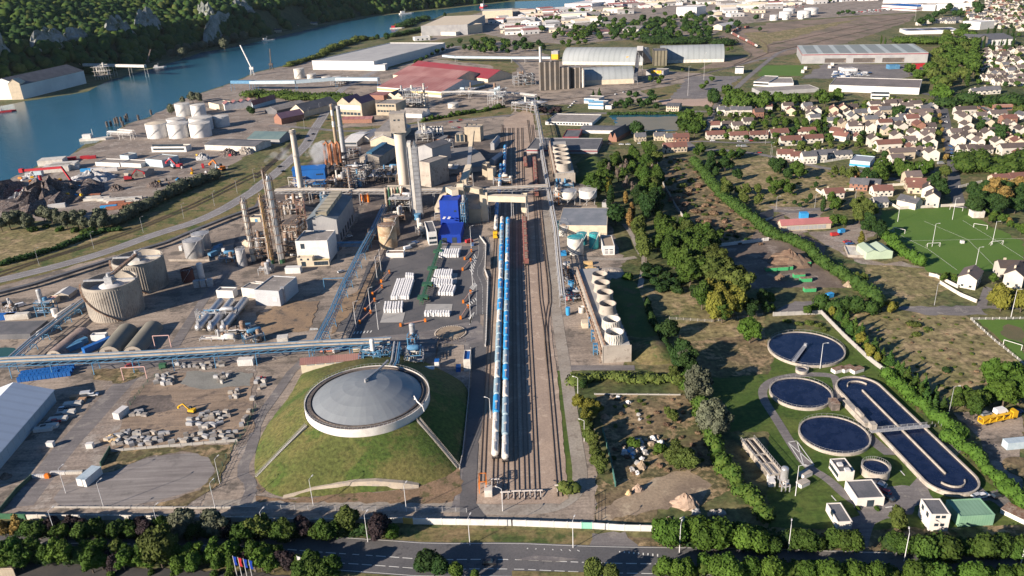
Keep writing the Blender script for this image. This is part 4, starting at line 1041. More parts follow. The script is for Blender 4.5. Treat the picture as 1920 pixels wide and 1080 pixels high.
def lamp_proto(h,col,arm=1.6,heads=1):
 e=thing('street_lamp',None,'street lamp',(0,0,0));b=M()
 b.tube([(0,0,0),(0,0,h)],[.14,.08],6);b.build('pole',col,e)
 for k in range(heads):
  s=1 if k==0 else-1
  b=M();b.tube([(0,0,h-.1),(s*arm*.5,0,h+.15),(s*arm,0,h+.2)],.06,5);ar=b.build('arm',col,e)
  b=M();b.box(min(s*arm,s*(arm+.8)),-.18,h+.12,max(s*arm,s*(arm+.8)),.18,h+.3);b.build('lamp_head',m_white,ar)
 return e
_lp={}
def lamps(s,h=9,rot=0,col=None,group='street lamps',heads=1,desc='grey street lamp'):
 for p in PX(s):
  k=(h,heads,(col or m_steel).name)
  if k not in _lp:e=_lp[k]=lamp_proto(h,col or m_steel,heads=heads)
  else:e=dup(_lp[k])
  xy=G(p);e.location=(*xy,0);e.rotation_euler=(0,0,rot);e['group']=group;e['category']='street lamp';bulk(e,desc)
CARC={'white':(.7,.7,.7),'grey':(.22,.23,.24),'black':(.03,.03,.035),'blue':(.03,.10,.28),'red':(.4,.03,.03),'silver':(.45,.46,.47)}
_cp={}
def car_proto(c,van=False):
 m=mat('car_'+c,CARC[c],fine=0,rough=.3,spec=.5);e=thing('parked_car',None,'car',(0,0,0));b=M()
 L,Wd=(5.2,2.0)if van else(4.3,1.8);hh=2.1 if van else.85
 b.prof([(-L/2,.35),(L/2,.35),(L/2,.8),(L/2-.3,.9 if not van else 1.1),(L/2-1.2 if van else L/2-1.1,hh if van else.95),(-L/2+.1,hh if van else.95),(-L/2,.8)],-Wd/2,Wd/2);b.build('body',m,e)
 if not van:
  b=M();b._a([(-1.9,-.8,.94),(1.05,-.8,.94),(.5,-.66,1.42),(-1.5,-.66,1.42),(-1.9,.8,.94),(1.05,.8,.94),(.5,.66,1.42),(-1.5,.66,1.42)],[(0,1,2,3),(7,6,5,4),(1,5,6,2),(0,3,7,4)]);b.build('windows',m_glass,e)
  b=M();b.box(-1.5,-.66,1.41,.5,.66,1.46);b.build('roof',m,e)
 else:
  b=M();b._a([(L/2-.28,-.9,1.15),(L/2-.28,.9,1.15),(L/2-1.15,.85,2.02),(L/2-1.15,-.85,2.02)],[(0,1,2,3)]);b.build('windscreen',m_glass,e)
 for x in(-L/2+.8,L/2-.85):
  for y in(-Wd/2+.1,Wd/2-.1):
   b=M();b.hcyl((x,y-.11,.33),(x,y+.11,.33),.33,10);b.build('wheel',m_black,e)
 e['desc']=1;del e['desc']
 return e
def car(xy,rot,c,van=False,group='parked cars'):
 if isinstance(xy,str):xy=G(xy)
 k=(c,van)
 if k not in _cp:e=_cp[k]=car_proto(c,van)
 else:e=dup(_cp[k])
 e.location=(xy[0],xy[1],.2);e.rotation_euler=(0,0,rot);e['group']=group;e['category']='van' if van else 'car'
 if van:e.name='parked_van'
 bulk(e,f"{c} parked {'van' if van else 'car'}")
 return e
def cars(s,rot,van=.15,group='parked cars'):
 for p in PX(s):car(G(p),rot+random.uniform(-.05,.05),random.choice(['white','white','grey','silver','black','blue','red']),random.random()<van,group)
def boxes(s,w,d,h,m,desc,name='container',cat='container',rot=0,group=None,lid=None):
 """shipping containers, crates, cabins, blocks standing at the given pixels"""
 b=M();b.box(-w/2,-d/2,0,w/2,d/2,h)
 for i in range(int(w/.8)):
  if cat in('container',):b.box(-w/2+.2+i*.8,-d/2-.06,.1,-w/2+.55+i*.8,-d/2,h-.1)
 out=[];me=None
 for p in PX(s):
  xy=G(p);e=thing(name,None,cat,(*xy,.15),rot+random.uniform(-.04,.04),group or(cat+'s'))
  if me is None:
   o=b.build('shell',m,e);me=o.data;q=M();q.box(-w/2-.05,-d/2-.08,h,w/2+.05,d/2+.05,h+.12);o2=q.build('roof',lid or m,e);me2=o2.data
  else:
   put('shell',me,e,(0,0,0));put('roof',me2,e,(0,0,0))
  bulk(e,desc);out.append(e)
 return out
def fence(s,h,label,m=None,post=3.0,name='fence',cat='fence',solid=False,t=.06,z=0,px=True,grp=None):
 P=GS(s)if px else s;o=P[0];e=thing(name,label,cat,(o[0],o[1],0),0,grp);L=[(p[0]-o[0],p[1]-o[1])for p in P];m=m or m_steel
 b=M()
 for a,c in zip(L,L[1:]):
  if solid:b.bar((*a,h/2),(*c,h/2),t,h)
  else:
   for zz in(h*.15,h*.4,h*.65,h*.93):b.bar((*a,zz),(*c,zz),.05)
 b.build('panel',m,e)
 b=M()
 for q in resample(L,post):b.box(q[0]-.07-t/2,q[1]-.07-t/2,0,q[0]+.07+t/2,q[1]+.07+t/2,h+.12)
 b.build('posts',m,e)['kind']='stuff'
 return e
def heap(s,h,m,label,name='heap',cat='heap',seed=0,n=14,kind=None,rough=.35,lm=None):
 """loose pile: s = left and right pixel of its foot"""
 P=GS(s);cx,cy=(P[0][0]+P[1][0])/2,(P[0][1]+P[1][1])/2;w=hypot(P[1][0]-P[0][0],P[1][1]-P[0][1])/2;r=random.Random(seed)
 d=w*.75 if len(P)<3 else hypot(P[2][0]-cx,P[2][1]-cy);rot=atan2(P[1][1]-P[0][1],P[1][0]-P[0][0])
 b=M();K=7;v=[(0,0,h)]
 for j in range(1,K+1):
  q=j/K
  for i in range(n):
   a=2*pi*i/n;k=q*(1+r.uniform(-.12,.12));v.append((w*k*cos(a),d*k*sin(a),max(-.05,h*(1-q)**.85*(1+r.uniform(-rough,rough)))))
 f=[(0,1+i,1+(i+1)%n)for i in range(n)]+[(1+(j-1)*n+i,1+(j-1)*n+(i+1)%n,1+j*n+(i+1)%n,1+j*n+i)[::-1]for j in range(1,K)for i in range(n)]
 b._a(v,f,0,False);o=b.build(name,m,None,(cx,cy,.1),rot);tag(o,label,cat,None,kind)
 if lm:land(lm,(cx,cy))
 return o
def berm(s,w,h,m,name='hill'):
 P=resample(GS(s),3);v=[];r=random.Random(3);n=9
 for i,p in enumerate(P):
  a=P[max(i-1,0)];c=P[min(i+1,len(P)-1)];l=hypot(c[0]-a[0],c[1]-a[1])or 1;nx,ny=-(c[1]-a[1])/l,(c[0]-a[0])/l
  e=min(1,min(i,len(P)-1-i)/3)
  for j in range(n):
   t=j/(n-1)*2-1;k=w/2*(.75+.25*e)
   v.append((p[0]+nx*k*t,p[1]+ny*k*t,-.2+h*e*max(0,(1-abs(t)**1.6))))
 b=M();b._a(v,[(i*n+j,(i+1)*n+j,(i+1)*n+j+1,i*n+j+1)[::-1]for i in range(len(P)-1)for j in range(n-1)],0,True)
 tag(b.build(name,m),kind='structure')
_FX=FX
def FX(s,t=None,**k):
 if t is not None:k['yt']=PX(t)[0][1]
 return _FX(s,**k)
# 
m_bvent=mat('striped_vent_roof',(.42,.38,.28),(.33,.30,.24),.1,fine=.12,stripe=('Y',8,.6))
bld(FX('11: 318 892 556 887',t='11: 305 735',D='11: 605 650'),'control_building','white cube-shaped block with a flat stained roof in front of the long grey hall',style='flat',wall=m_white,roof=m_roofg,wl=[('f',1,9,3.2,2.4,.12,.3)],lm='white cube block')
bld(FX('11: 315 922 430 918',t='11: 308 862',d=4.5),'annex','cream two-storey annex at the left foot of the white cube block',style='flat',wall=m_cream,roof=m_cream,wl=[('f',1,.2,3,2.6,.2,.6),('f',2,4,1.2,1.2)])
bld(FX('11: 430 918 552 912',t='11: 428 885',d=4),'annex','low glazed porch at the right foot of the white cube block',style='flat',wall=m_cream,roof=mat('yellow_roof',(.42,.33,.12),fine=.15),wl=[('f',4,.6,2.4,2)])
bld(FX('11: 405 765 628 757',t='11: 385 575',D='11: 728 395'),'machine_hall','long grey hall with a raised striped roof monitor behind the white cube block',style='gable',axis='y',rh=3.0,wall=m_grey,roof=mat('slate_sheet',(.15,.18,.20),(.19,.22,.24),.1,fine=.12,stripe=('Y',1.5,.9)),vent=(7,1.8,m_bvent),wl=[('r',6,1,5,3.2)],lm='long grey hall')
bld(FX('11: 288 318 528 302',t='11: 268 200',D='11: 515 152'),'boiler_house','bright blue clad building behind the tall cream chimney',style='gable',axis='x',rh=1.2,wall=m_blue2,roof=m_blue2,wl=[('f',4,8,1.2,1.2,.72,.95)],lm='bright blue building')
m_stack=mat('cream_chimney',(.52,.48,.42),(.45,.41,.36),.1,fine=.08)
tower(PX('11: 350 428')[0],243,11.5,9.5,'tall cream concrete chimney in front of the bright blue building',m_stack,lm='tall cream chimney',bands=[(.93,1,m_gconc)])
tower((634,300),195,6,5,'slim banded brown chimney, left one of the close pair',mat('banded_stack',(.40,.30,.20),(.30,.24,.18),.1,fine=.1),bands=[(.6,.7,m_white),(.8,.9,m_white)])
tower((646,302),198,10,7,'thick grey steel chimney, right one of the close pair',m_steel,lm='pair of chimneys')
x_,xy_,h_=tower(PX('u: 315 800')[0],246,21.5,21.5,'tall beige round concrete tower with a square head house',mat('tower_render',(.60,.53,.43),(.52,.46,.38),.08,fine=.06),'prilling_tower','tower',ladder=False,plat=1,lm='beige round tower',n=28)
b=M();b.box(-6.2,-6.2,h_,6.2,6.2,h_+1);b.box(-5.6,-5.6,h_+1,5.6,5.6,h_+14);b.box(-5.9,-5.9,h_+14,5.9,5.9,h_+14.6);b.build('head_house',m_gconc,x_)
for i in range(2):put('window',winmesh(1.6,1.2),x_,(-2+3.2*i,-5.6,h_+9))
f=FX('11: 1182 560 1248 556',yt=268,d=9)
e=thing('duct_tower','tall silver clad square duct tower beside the beige round tower','tower',f.loc,f.rot)
b=M();b.box(0,0,4,f.w*.42,f.d*.8,f.h);b.build('light_duct',m_wht2,e);b=M();b.box(f.w*.45,0,2,f.w,f.d,f.h-4);b.prof([(f.w*.45,f.h-4),(f.w,f.h-4),(f.w*.75,f.h)],0,f.d);b.build('silver_duct',mat('duct_metal',(.30,.31,.33),(.42,.43,.44),.2,rough=.4,metal=.4,fine=.15,stripe=('Z',3,.75)),e)
b=M()
for x in(-.4,f.w+.4):
 for y in(-.4,f.d+.4):b.box(x-.13,y-.13,0,x+.13,y+.13,f.h*.95)
for i in range(16):z=f.h*i/17;b.box(f.w+.3,-.5,z,f.w+.5,f.d+.5,z+.2)
b.build('steel_frame',m_steel,e);b=M();b.cyl(f.w*.5,-2,0,4,2.4);b.build('fan',m_bstl,e);land('silver duct tower',f.mid())
bld(FX('u: 480 800 588 818',t='u: 455 560',D='u: 600 490'),'silo_building','tall beige concrete silo block right of the silver duct tower',style='flat',wall=m_gconc,roof=m_roofg,lm='tall beige silo block')
bld(FX('u: 500 500 590 500',t='u: 498 430',d=7),'silo_building','stair head block standing behind the tall beige silo block',style='flat',wall=m_beige,roof=m_roofg)
bld(FX('u: 470 640 612 662',t='u: 455 405',D='u: 630 345'),'silo_building','tall dark block behind the tall beige silo block',style='gable',axis='y',rh=2.5,wall=m_grey,roof=m_roofd)
bld(FX('u: 556 308 700 303',t='u: 548 225',D='u: 700 200'),'office_building','small white block with rows of square windows behind the dark silo block',style='flat',wall=m_white,roof=m_roofg,wl=[('f',4,5,1.6,1.6,.3,1),('f',4,9,1.6,1.6,.3,1),('f',4,1.5,1.6,1.6,.3,1)],lm='small white windowed block')
bld(FX('u: 600 350 735 352',t='u: 600 325',d=14),'workshop','low brown-roofed workshop in front of the small white windowed block',style='gable',axis='x',rh=2,wall=m_brick,roof=m_roofd)
for s,l in(('u: 510 305 545 205','cream vertical silo left of the small white windowed block'),('u: 552 315 590 225','white vertical silo against the small white windowed block'),('u: 470 300 492 215','slim grey silo next to the smoking vent')):
 tank(s,l,m_wht2,cap='dome',stair=False,n=14)
for i,(s,y,l)in enumerate((('u: 470 330',228,'thin vent pipe, left of three'),('u: 500 330',232,'thin vent pipe, middle of three'),('u: 530 330',232,'thin vent pipe, right of three'))):tower(PX(s)[0],y,1.8,1.5,l+' behind the dark silo block',m_wht2,'vent_pipe','vent pipe',plat=1,n=8)
bld(FX('u: 928 352 1088 354',t='u: 918 212',D='u: 1085 188'),'granulation_building','tall beige block with small windows above the dark corrugated hall',style='flat',wall=m_beige,roof=m_roofg,wl=[('f',3,16,1.2,1.6)],lm='beige granulation block')
bld(FX('u: 830 360 928 358',t='u: 822 295',D='u: 925 270'),'store_building','lower beige block with an arched front left of the tall beige block',style='arch',axis='y',rh=2,wall=m_beige,roof=m_roofg,wl=[('f',2,.5,7,3)])
bld(FX('u: 770 690 1180 645',t='u: 765 640',D='u: 1190 385'),'storage_hall','huge low dark corrugated hall beside the railway',style='gable',axis='x',rh=3,wall=m_grey,roof=m_fibre,lm='dark corrugated hall')
bridge('u: 1005 262 985 430',24,3.5,'grey round conveyor tube dropping from the tall beige block',house=(3,m_beige),zt=12,trest=False,name='conveyor',cat='conveyor')
bridge('u: 985 430 968 612',12,3,'conveyor gallery lying along the dark corrugated hall',house=(2.6,m_grey),trest=False,name='conveyor',cat='conveyor')
bridge('u: 968 630 912 790',22,4.5,'beige sloping conveyor gallery above the small transfer house',house=(3.4,m_cream),zt=17,name='conveyor',cat='conveyor',step=20)
bld(FX('u: 1188 440 1226 440',t='u: 1186 375',d=28),'loading_shed','far silver roofed loading shed between the dark hall and the blue tank train',style='gable',axis='y',rh=1.5,wall=m_grey,roof=m_roofl)
bld(FX('u: 1178 600 1224 602',t='u: 1178 540',d=24),'loading_shed','near silver roofed loading shed between the dark hall and the blue tank train',style='gable',axis='y',rh=1.5,wall=m_grey,roof=m_roofl)
for s,t,l in(('u: 1105 712 1155 714','u: 1098 590','left one of two beige loading towers by the tracks'),('u: 1158 742 1215 745','u: 1155 632','right one of two beige loading towers by the tracks')):
 bld(FX(s,t=t,d=8),'loading_tower',l,'tower',style='flat',wall=m_beige,roof=m_roofg)
bld(FX('m: 660 378 760 378',t='m: 655 345',D='m: 770 268'),'workshop','white roofed workshop, leftmost of three behind the blue building',style='gable',axis='x',rh=2.5,wall=m_grey,roof=m_white,wl=[('f',5,2,1.5,2.5)])
bld(FX('m: 755 345 850 348',t='m: 750 315',D='m: 885 262'),'workshop','white roofed workshop, middle one of three behind the blue building',style='multi',axis='y',vent=2,rh=2.5,wall=m_wht2,roof=m_white)
bld(FX('m: 860 378 1055 374',t='m: 860 335',D='m: 1050 225'),'workshop','wide pale workshop with a tall grey roof monitor left of the beige round tower',style='gable',axis='y',rh=5,wall=m_cream,roof=m_roofl,vent=(16,3,m_roofg),lm='pale workshop')
bld(FX('11: 785 182 930 184',t='11: 778 100',D='11: 945 18'),'compressor_house','concrete building with a blue glazed roof ridge left of the beige round tower',style='gable',axis='y',rh=3,wall=m_gconc,roof=m_roofg,vent=(5,1.2,mat('blue_rooflight',(.05,.13,.2),rough=.3,fine=0)),lm='concrete compressor house')
bld(FX('11: 1368 747 1538 742',t='11: 1363 690',D='11: 1535 592'),'silo_building','low royal blue block with four rooflights at the foot of the royal blue tower',style='flat',wall=m_blue,roof=m_blue,wl=[('f',2,.2,3.6,3)])
f=FX('11: 1390 640 1528 640',yt=PX('11: 0 430')[0][1],d=12)
e=bld(f,'blue_tower','tall royal blue clad tower beside the asphalt storage yard','tower',style='flat',wall=m_blue,roof=m_blue,wl=[('f',1,12,1.2,1.6,.7,.95)],lm='royal blue tower')
for i in range(4):q=M();q.box(3+3.2*(i%2),-4.5-2.6*(i//2),9.6,4.6+3.2*(i%2),-3.4-2.6*(i//2),10.0);q.build('rooflight',m_white,e)
bld(FX('11: 1298 762 1362 755',t='11: 1298 668',D='11: 1360 578'),'office_building','white office strip with a dark roof against the left of the royal blue block',style='flat',wall=m_white,roof=m_roofd,wl=[('f',3,4,1.5,1.4),('f',3,1,1.5,1.4)])
unit(FX('11: 1545 640 1575 640',t='11: 1540 430',d=12),'thin blue pipe tower on the right side of the royal blue tower',4,3,m_bstl,[m_bstl,m_steel],vessels=2,npipes=16)
bld(FX('11: 1575 592 1690 590',t='11: 1568 488',D='11: 1690 400'),'bagging_building','beige hall with sloped dark side right of the royal blue tower',style='gable',axis='x',rh=6,wall=m_beige,roof=m_gconc,lm='beige bagging hall')
bld(FX('11: 1688 582 1744 580',t='11: 1683 372',D='11: 1745 350'),'transfer_tower','beige square transfer tower at the left end of the gallery over the tracks','tower',style='flat',wall=m_cream,roof=m_cream,lm='beige transfer tower')
bld(FX('11: 1490 440 1560 440',t='11: 1480 330',d=9),'transfer_tower','stepped beige transfer house above the royal blue tower','tower',style='flat',wall=m_cream,roof=m_gconc)
bridge('11: 1365 515 1440 420 1495 385',6,4.5,'beige conveyor tube rising left of the royal blue tower',house=(3.6,m_cream),zt=20,name='conveyor',cat='conveyor',step=30)
bridge('11: 1530 330 1545 420',24,4.5,'short steep beige gallery behind the royal blue tower',house=(3.6,m_cream),zt=14,name='conveyor',cat='conveyor',trest=False)
bridge('11: 1580 350 1690 372',20,4,'beige gallery joining the transfer house and the transfer tower',house=(3.4,m_beige),name='conveyor',cat='conveyor',trest=False)
bridge('11: 1745 425 1920 428 12: 110 432',14,5,'beige closed gallery crossing over the tank trains',house=(4,m_cream),name='conveyor',cat='conveyor',step=26,lm='gallery over the tank trains')
bld(FX('12: 70 520 112 520',t='12: 64 395',d=7),'transfer_tower','beige loading tower at the right end of the gallery over the tracks','tower',style='flat',wall=m_cream,roof=m_cream)
bridge('11: 145 352 400 345 780 352 1160 350 1500 345 1920 332 12: 270 318',10,4.5,'long grey pipe bridge running across the works and over all the tracks',pipes=5,mp=[m_gconc,m_steel,m_bstl],step=16,lm='long grey pipe bridge')
unit(FX('n: 480 560 640 555',t='n: 470 430',d=16),'row of gas compressors with pale ducts in front of the cream chimney',2,11,m_rust,[m_cream,m_rust,m_white,m_steel],vessels=8,npipes=40,lm='compressor row')
unit(FX('n: 650 700 735 690',t='n: 640 470',d=22),'rusty pink pipe structure left of the long grey hall',3,12,mat('pink_steel',(.36,.22,.19),(.28,.16,.14),.5,fine=.2),[m_rust,m_cream,m_steel],vessels=6,npipes=44)
unit(FX('n: 500 830 640 830',t='n: 495 640',d=20),'tangle of brown pipes behind the two leaning columns',3,13,m_rust,vessels=7,npipes=56,lm='tangle of brown pipes')
unit(FX('n: 500 1010 628 1000',t='n: 498 850',d=12),'dark pipe structure left of the white cube block',2,14,m_dark,[m_rust,m_steel,m_dark],vessels=5,npipes=36)
unit(FX('n: 210 1040 345 1030',t='n: 205 790',d=16),'pipe structure between the left column and the yellow column',3,15,m_rust,vessels=6,npipes=46)
unit(FX('n: 340 760 420 760',t='n: 335 480',d=16),'rusty pipe structure behind the yellow column',4,16,m_rust,vessels=4,npipes=40)
unit(FX('n: 700 400 890 395',t='n: 700 235',d=14),'blue and grey pipe racks right of the cream chimney',3,17,m_bstl,[m_bstl,m_steel,m_wht2,m_rust],vessels=5,npipes=44,lm='blue pipe racks')
unit(FX('n: 920 340 1130 330',t='n: 925 215',d=16),'wide pipe structure right of the bright blue building',3,18,m_rust,vessels=7,npipes=50)
unit(FX('m: 540 640 670 640',t='m: 545 440',d=14),'blackened furnace structure right of the bright blue building',4,19,m_dark,[m_rust,m_dark,m_rust],vessels=5,npipes=30,lm='blackened furnace')
b=M()
for x in(0,5,9.5):b.tube([(x,0,14),(x,0,31),(x+2,0,33),(x+3.4,0,31),(x+3.4,0,16)],1.1,10)
f=FX('m: 545 640 665 640',h=30,d=5);o=b.build('furnace_pipes',mat('orange_rust',(.36,.15,.07),(.26,.11,.06),.3,fine=.25,rough=.7),None,f.loc,f.rot);tag(o,'fat orange-rust pipe loops on top of the blackened furnace','pipe loops')
unit(FX('m: 680 640 820 640',t='m: 690 540',d=26),'low grey pipe field between the furnace and the beige round tower',1,20,m_steel,[m_steel,m_wht2,m_dark],vessels=9,npipes=50)
unit(FX('m: 840 660 1050 660',t='m: 840 590',d=30),'dark equipment yard in front of the concrete compressor house',1,21,m_dark,[m_dark,m_steel,m_bstl],vessels=10,npipes=50)
unit(FX('11: 1000 520 1160 520',t='11: 990 400',d=16),'pipe and vessel cluster left of the silver duct tower',2,22,m_steel,[m_steel,m_wht2,m_rust],vessels=9,npipes=50,lm='vessel cluster')
unit(FX('u: 850 780 1000 775',t='u: 850 715',d=10),'brown machinery platform under the beige sloping gallery',2,23,m_rust,vessels=4,npipes=30)
unit(FX('11: 1780 310 1920 305',t='11: 1780 262',d=8),'pipe platform beside the tank train under the bridge',1,24,m_steel,vessels=4,npipes=26)
unit(FX('11: 670 330 800 330',t='11: 680 170',d=10),'white and steel pipe columns left of the long grey pipe bridge',3,25,m_steel,[m_wht2,m_steel,m_bstl],vessels=6,npipes=30)
f=FX('11: 972 472 1172 470',t='11: 968 335',D='11: 1172 312');e=bld(f,'absorber_building','long beige block with rusty vertical pipes left of the silver duct tower',style='flat',wall=m_gconc,roof=mat('beige_roof',(.45,.40,.31),(.36,.32,.26),.1),lm='rusty-piped beige block')
for i in range(7):b=M();b.tube([(1.5+i*2.2,-.6,0),(1.5+i*2.2,-.6,f.h-1),(1.5+i*2.2,.6,f.h+.8)],.6,8);b.build('pipe',[m_rust,m_green,m_cream][i%3],e)
column(PX('n: 378 1050')[0],PX('n: 0 330')[0][1],11,'yellow-brown process column with a green foot, left one of the leaning pair',mat('ochre_steel',(.38,.24,.10),(.28,.2,.13),.3,fine=.2),green=True,lm='yellow-brown column')
column(PX('n: 480 1040')[0],PX('n: 0 130')[0][1],14,'tall silver process column with a green foot, the highest of the columns',m_silver,green=True,lm='tall silver column')
column(PX('n: 195 1020')[0],PX('n: 0 375')[0][1],12,'pale grey process column, leftmost of the columns',m_wht2,lm='pale grey column')
column(PX('n: 375 640')[0],PX('n: 0 70')[0][1],6,'slim brown stack just behind the tall silver column',m_rust)
column(PX('11: 715 385')[0],PX('11: 0 170')[0][1],6,'white and pink column behind the rear end of the long grey hall',m_white)
for i,s in enumerate(('11: 790 430 806 372','11: 812 434 830 374','11: 836 438 855 368')):tank(s,['left','middle','right'][i]+' one of three upright orange gas cylinders',m_orange,cap='dome',name='gas_cylinder',stair=False,n=12,group='orange gas cylinders')
m_rsilo=mat('rust_streaked_silo',(.42,.33,.22),(.30,.20,.12),.2,c3=(.50,.42,.31),s3=.5,fine=.15)
tank('11: 930 792 1068 625','rust-streaked round silo with a brown roof beside the blue pipe bridge',m_rsilo,m_rust,lm='rust-streaked silo')
tank('11: 955 700 1085 560','rusty silo half hidden behind the rust-streaked silo',m_rsilo,m_rust)
bld(FX('11: 978 855 1108 853',t='11: 975 825',d=5),'shed','low white shed with a brown roof at the foot of the rust-streaked silo',style='flat',wall=m_white,roof=m_rust)
bld(FX('n: 80 880 160 885',t='n: 72 830',d=6),'pump_house','small cream pump house left of the process columns',style='gable',axis='y',rh=2,wall=m_cream,roof=m_roofg)
bld(FX('n: 155 628 265 628',t='n: 152 590',d=7),'pump_house','small cream hut with a blue door behind the left process column',style='flat',wall=m_cream,roof=m_roofd,wl=[('f',1,.1,2.2,2,.4,.8,m_bstl,'door')])
tank('n: 35 1075 120 915','pale vertical tank at the foot of the leftmost process column',m_wht2)
bridge('11: 965 462 880 640 790 800 650 1080 21: 560 210 460 405',6,3.6,'long blue pipe bridge slanting down from the silver duct tower',m_bstl,5,[m_bstl,m_steel,m_bstl],step=14,lm='blue slanting pipe bridge',r=.25)
bridge('11: 610 748 835 745',5,1.6,'short blue pipe bridge linking the long grey hall to the blue slanting bridge',m_bstl,2,[m_bstl],step=12)
bridge('20: -200 565 80 545 700 520 1300 490 1920 450 21: 400 425 1010 400',7.5,5,'very long pipe bridge on blue trestles crossing behind the domed tank',m_bstl,7,[m_gconc,m_bstl,m_steel,m_gconc,m_bstl],step=17,r=.3,lm='blue-trestled pipe bridge')
bridge('20: 60 560 240 400 420 260 650 85',4.5,3,'pipe bridge on blue trestles slanting up to the twin concrete silos',m_bstl,4,[m_steel,m_bstl,m_steel],step=9,r=.3)
bridge('10: -150 1160 250 1060 850 868 1100 790 1250 745 1450 660 1700 560 1920 480 11: 60 430',1.6,3,'long dark covered belt running beside the main road',house=(1.4,m_roofd),name='conveyor',cat='conveyor',trest=False)
def big_silo(s,label,cone=True,dome=False):
 cx,cy,r,h=tankgeo(s);e=thing('concrete_silo',label,'silo',(cx,cy),0,'twin open concrete silos');b=M()
 b.ring(0,0,0,h,r,.6,56);b.build('shell',mat('ribbed_concrete',(.36,.325,.275),(.29,.265,.23),.15,c3=(.22,.195,.17),s3=.12,fine=.12),e)
 for i in range(56):
  if i%1==0:pass
 q=M();n=70
 for i in range(n):a=2*pi*i/n;q.box(r*cos(a)-.12,r*sin(a)-.12,0,r*cos(a)+.12,r*sin(a)+.12,h*.93)
 q.build('ribs',m_gconc,e)['kind']='stuff'
 q=M();q.cyl(0,0,h-5,h-4.9,r-.6,n=56);q.dome(0,0,h-4.8,r*.55,3.4,28);q.build('inner_roof',m_white if dome else m_wht2,e)
 q=M();q.box(-2,-2,h-2,2,2,h+2.2);q.bar((-r,0,h+.3),(r,0,h+.3),1.2,.8);q.bar((-2,0,h+2),(2,3,h+4),.5);q.cyl(0,0,h+2,h+4,1.0);q.build('feed_gantry',m_steel,e)
 q=M();k=14
 for i in range(k):
  a0,a1=-2.9+1.9*i/k,-2.9+1.9*(i+1)/k;q.bar(((r+.8)*cos(a0),(r+.8)*sin(a0),h*(1-i/k)),((r+.8)*cos(a1),(r+.8)*sin(a1),h*(1-(i+1)/k)),1,.4)
 q.build('stair',m_rust,e);land('twin concrete silos',(cx,cy));return cx,cy,r,h
s1=big_silo('20: 690 250 1115 4','open concrete silo with a white inner dome, front one of the twin silos',dome=True)
s2=big_silo('10: 900 1125 1290 905','open concrete silo with a flat grey inner roof, rear one of the twin silos')
b=M();b.bar((s1[0],s1[1],s1[3]+1.8),(s2[0],s2[1],s2[3]+1.8),1.8,1.4);tag(b.build('walkway',m_rust),'narrow walkway joining the tops of the twin concrete silos','walkway')
tank('10: 1395 862 1545 740','silver tank in the walled pit, front one of the two behind the twin silos',m_silver,m_steel,lm='walled silver tank');tank('10: 1455 800 1595 688','silver tank behind the one in the walled pit',m_silver,m_steel)
tank('10: 1370 1040 1468 955','dark rust-red tank right of the twin concrete silos',mat('dark_red',(.12,.05,.04),fine=.2),cap='flat');tank('10: 1492 1010 1540 905','slim white upright vessel beside the dark rust-red tank',m_white,cap='dome',stair=False,n=14)
tank('10: 1790 925 1862 800','grey upright tank in shade left of the process columns',m_steel)
fence('10: 1270 880 1570 880 1560 830',1.4,'low concrete wall round the pit of the silver tanks',m_conc,name='pit_wall',cat='wall',solid=True,t=.3)
boxes('10: 1600 840 1625 810 1640 790',6,2.4,2.6,m_bstl,'blue container',rot=1.1);boxes('10: 1480 1075 1530 1070 1580 1065',3,2.6,4,m_steel,'grey transformer box','transformer','transformer',rot=.1)
boxes('10: 1360 800 1680 820',1.8,1.8,3,m_white,'white cabinet','cabinet','cabinet')
for s,h_,d,l,c in(('u: 640 700 850 695',6,14,'low equipment row in the shade right of the beige silo block',m_steel),('u: 650 560 770 556',8,14,'dark machinery between the silo block and the corrugated hall',m_dark),('u: 690 450 810 446',9,14,'small towers and ducts left of the corrugated hall',m_steel),('11: 560 345 680 342',10,8,'pipe rack left of the orange gas cylinders',m_rust),('11: 130 520 250 520',7,10,'brown exchanger row left of the compressor row',m_rust),('n: 870 470 960 462',9,10,'pipe tower against the rear of the long grey hall',m_bstl),('m: 1200 350 1330 345',10,16,'grey plant and ducts between the duct tower and the white block',m_steel),('11: 1010 600 1120 590',6,12,'vessel skid between the rusty silo and the duct tower',m_rust),('m: 250 680 340 690',9,12,'white and blue pipe frame left of the tall cream chimney',m_wht2),('11: 1240 700 1290 690',5,10,'small pump group at the foot of the silver duct tower',m_steel),('11: 20 985 120 980',4,8,'low pipe group in front of the leftmost column',m_steel),('10: 1640 900 1760 890',4,9,'blue and grey machinery left of the process columns',m_bstl),('m: 1060 660 1150 655',9,10,'rusty structure at the foot of the beige round tower',m_rust),('20: 1500 400 1760 400',1.6,3,'low pipe run in the yard below the gas tanks',m_steel),('20: 1850 440 1990 400',5,6,'blue pipe frame at the bend of the long pipe bridge',m_bstl),('m: 690 470 780 465',8,12,'grey platform structure left of the concrete compressor house',m_steel),('11: 850 730 900 720',4,6,'small rusty skid beside the blue slanting bridge',m_rust),('20: 30 215 110 212',5,5,'small pipe stand at the left edge',m_steel)):
 unit(FX(s,h=h_,d=d),l,1 if h_<6 else 2,len(l)+5,c,[m_steel,m_rust,m_wht2,c],vessels=4,npipes=28)
bld(FX('a: 455 557 480 560',t='a: 454 541',d=8),'switch_house','lower light grey wing left of the grey switch house',style='flat',wall=m_wht2,roof=m_roofg)
boxes('a: 534 568',2,2,9,m_steel,'slim grey upright duct','duct','duct')
g=[('20: 1490 295 1655 100',0),('20: 1583 298 1738 100',1),('20: 1677 292 1838 90',2)]
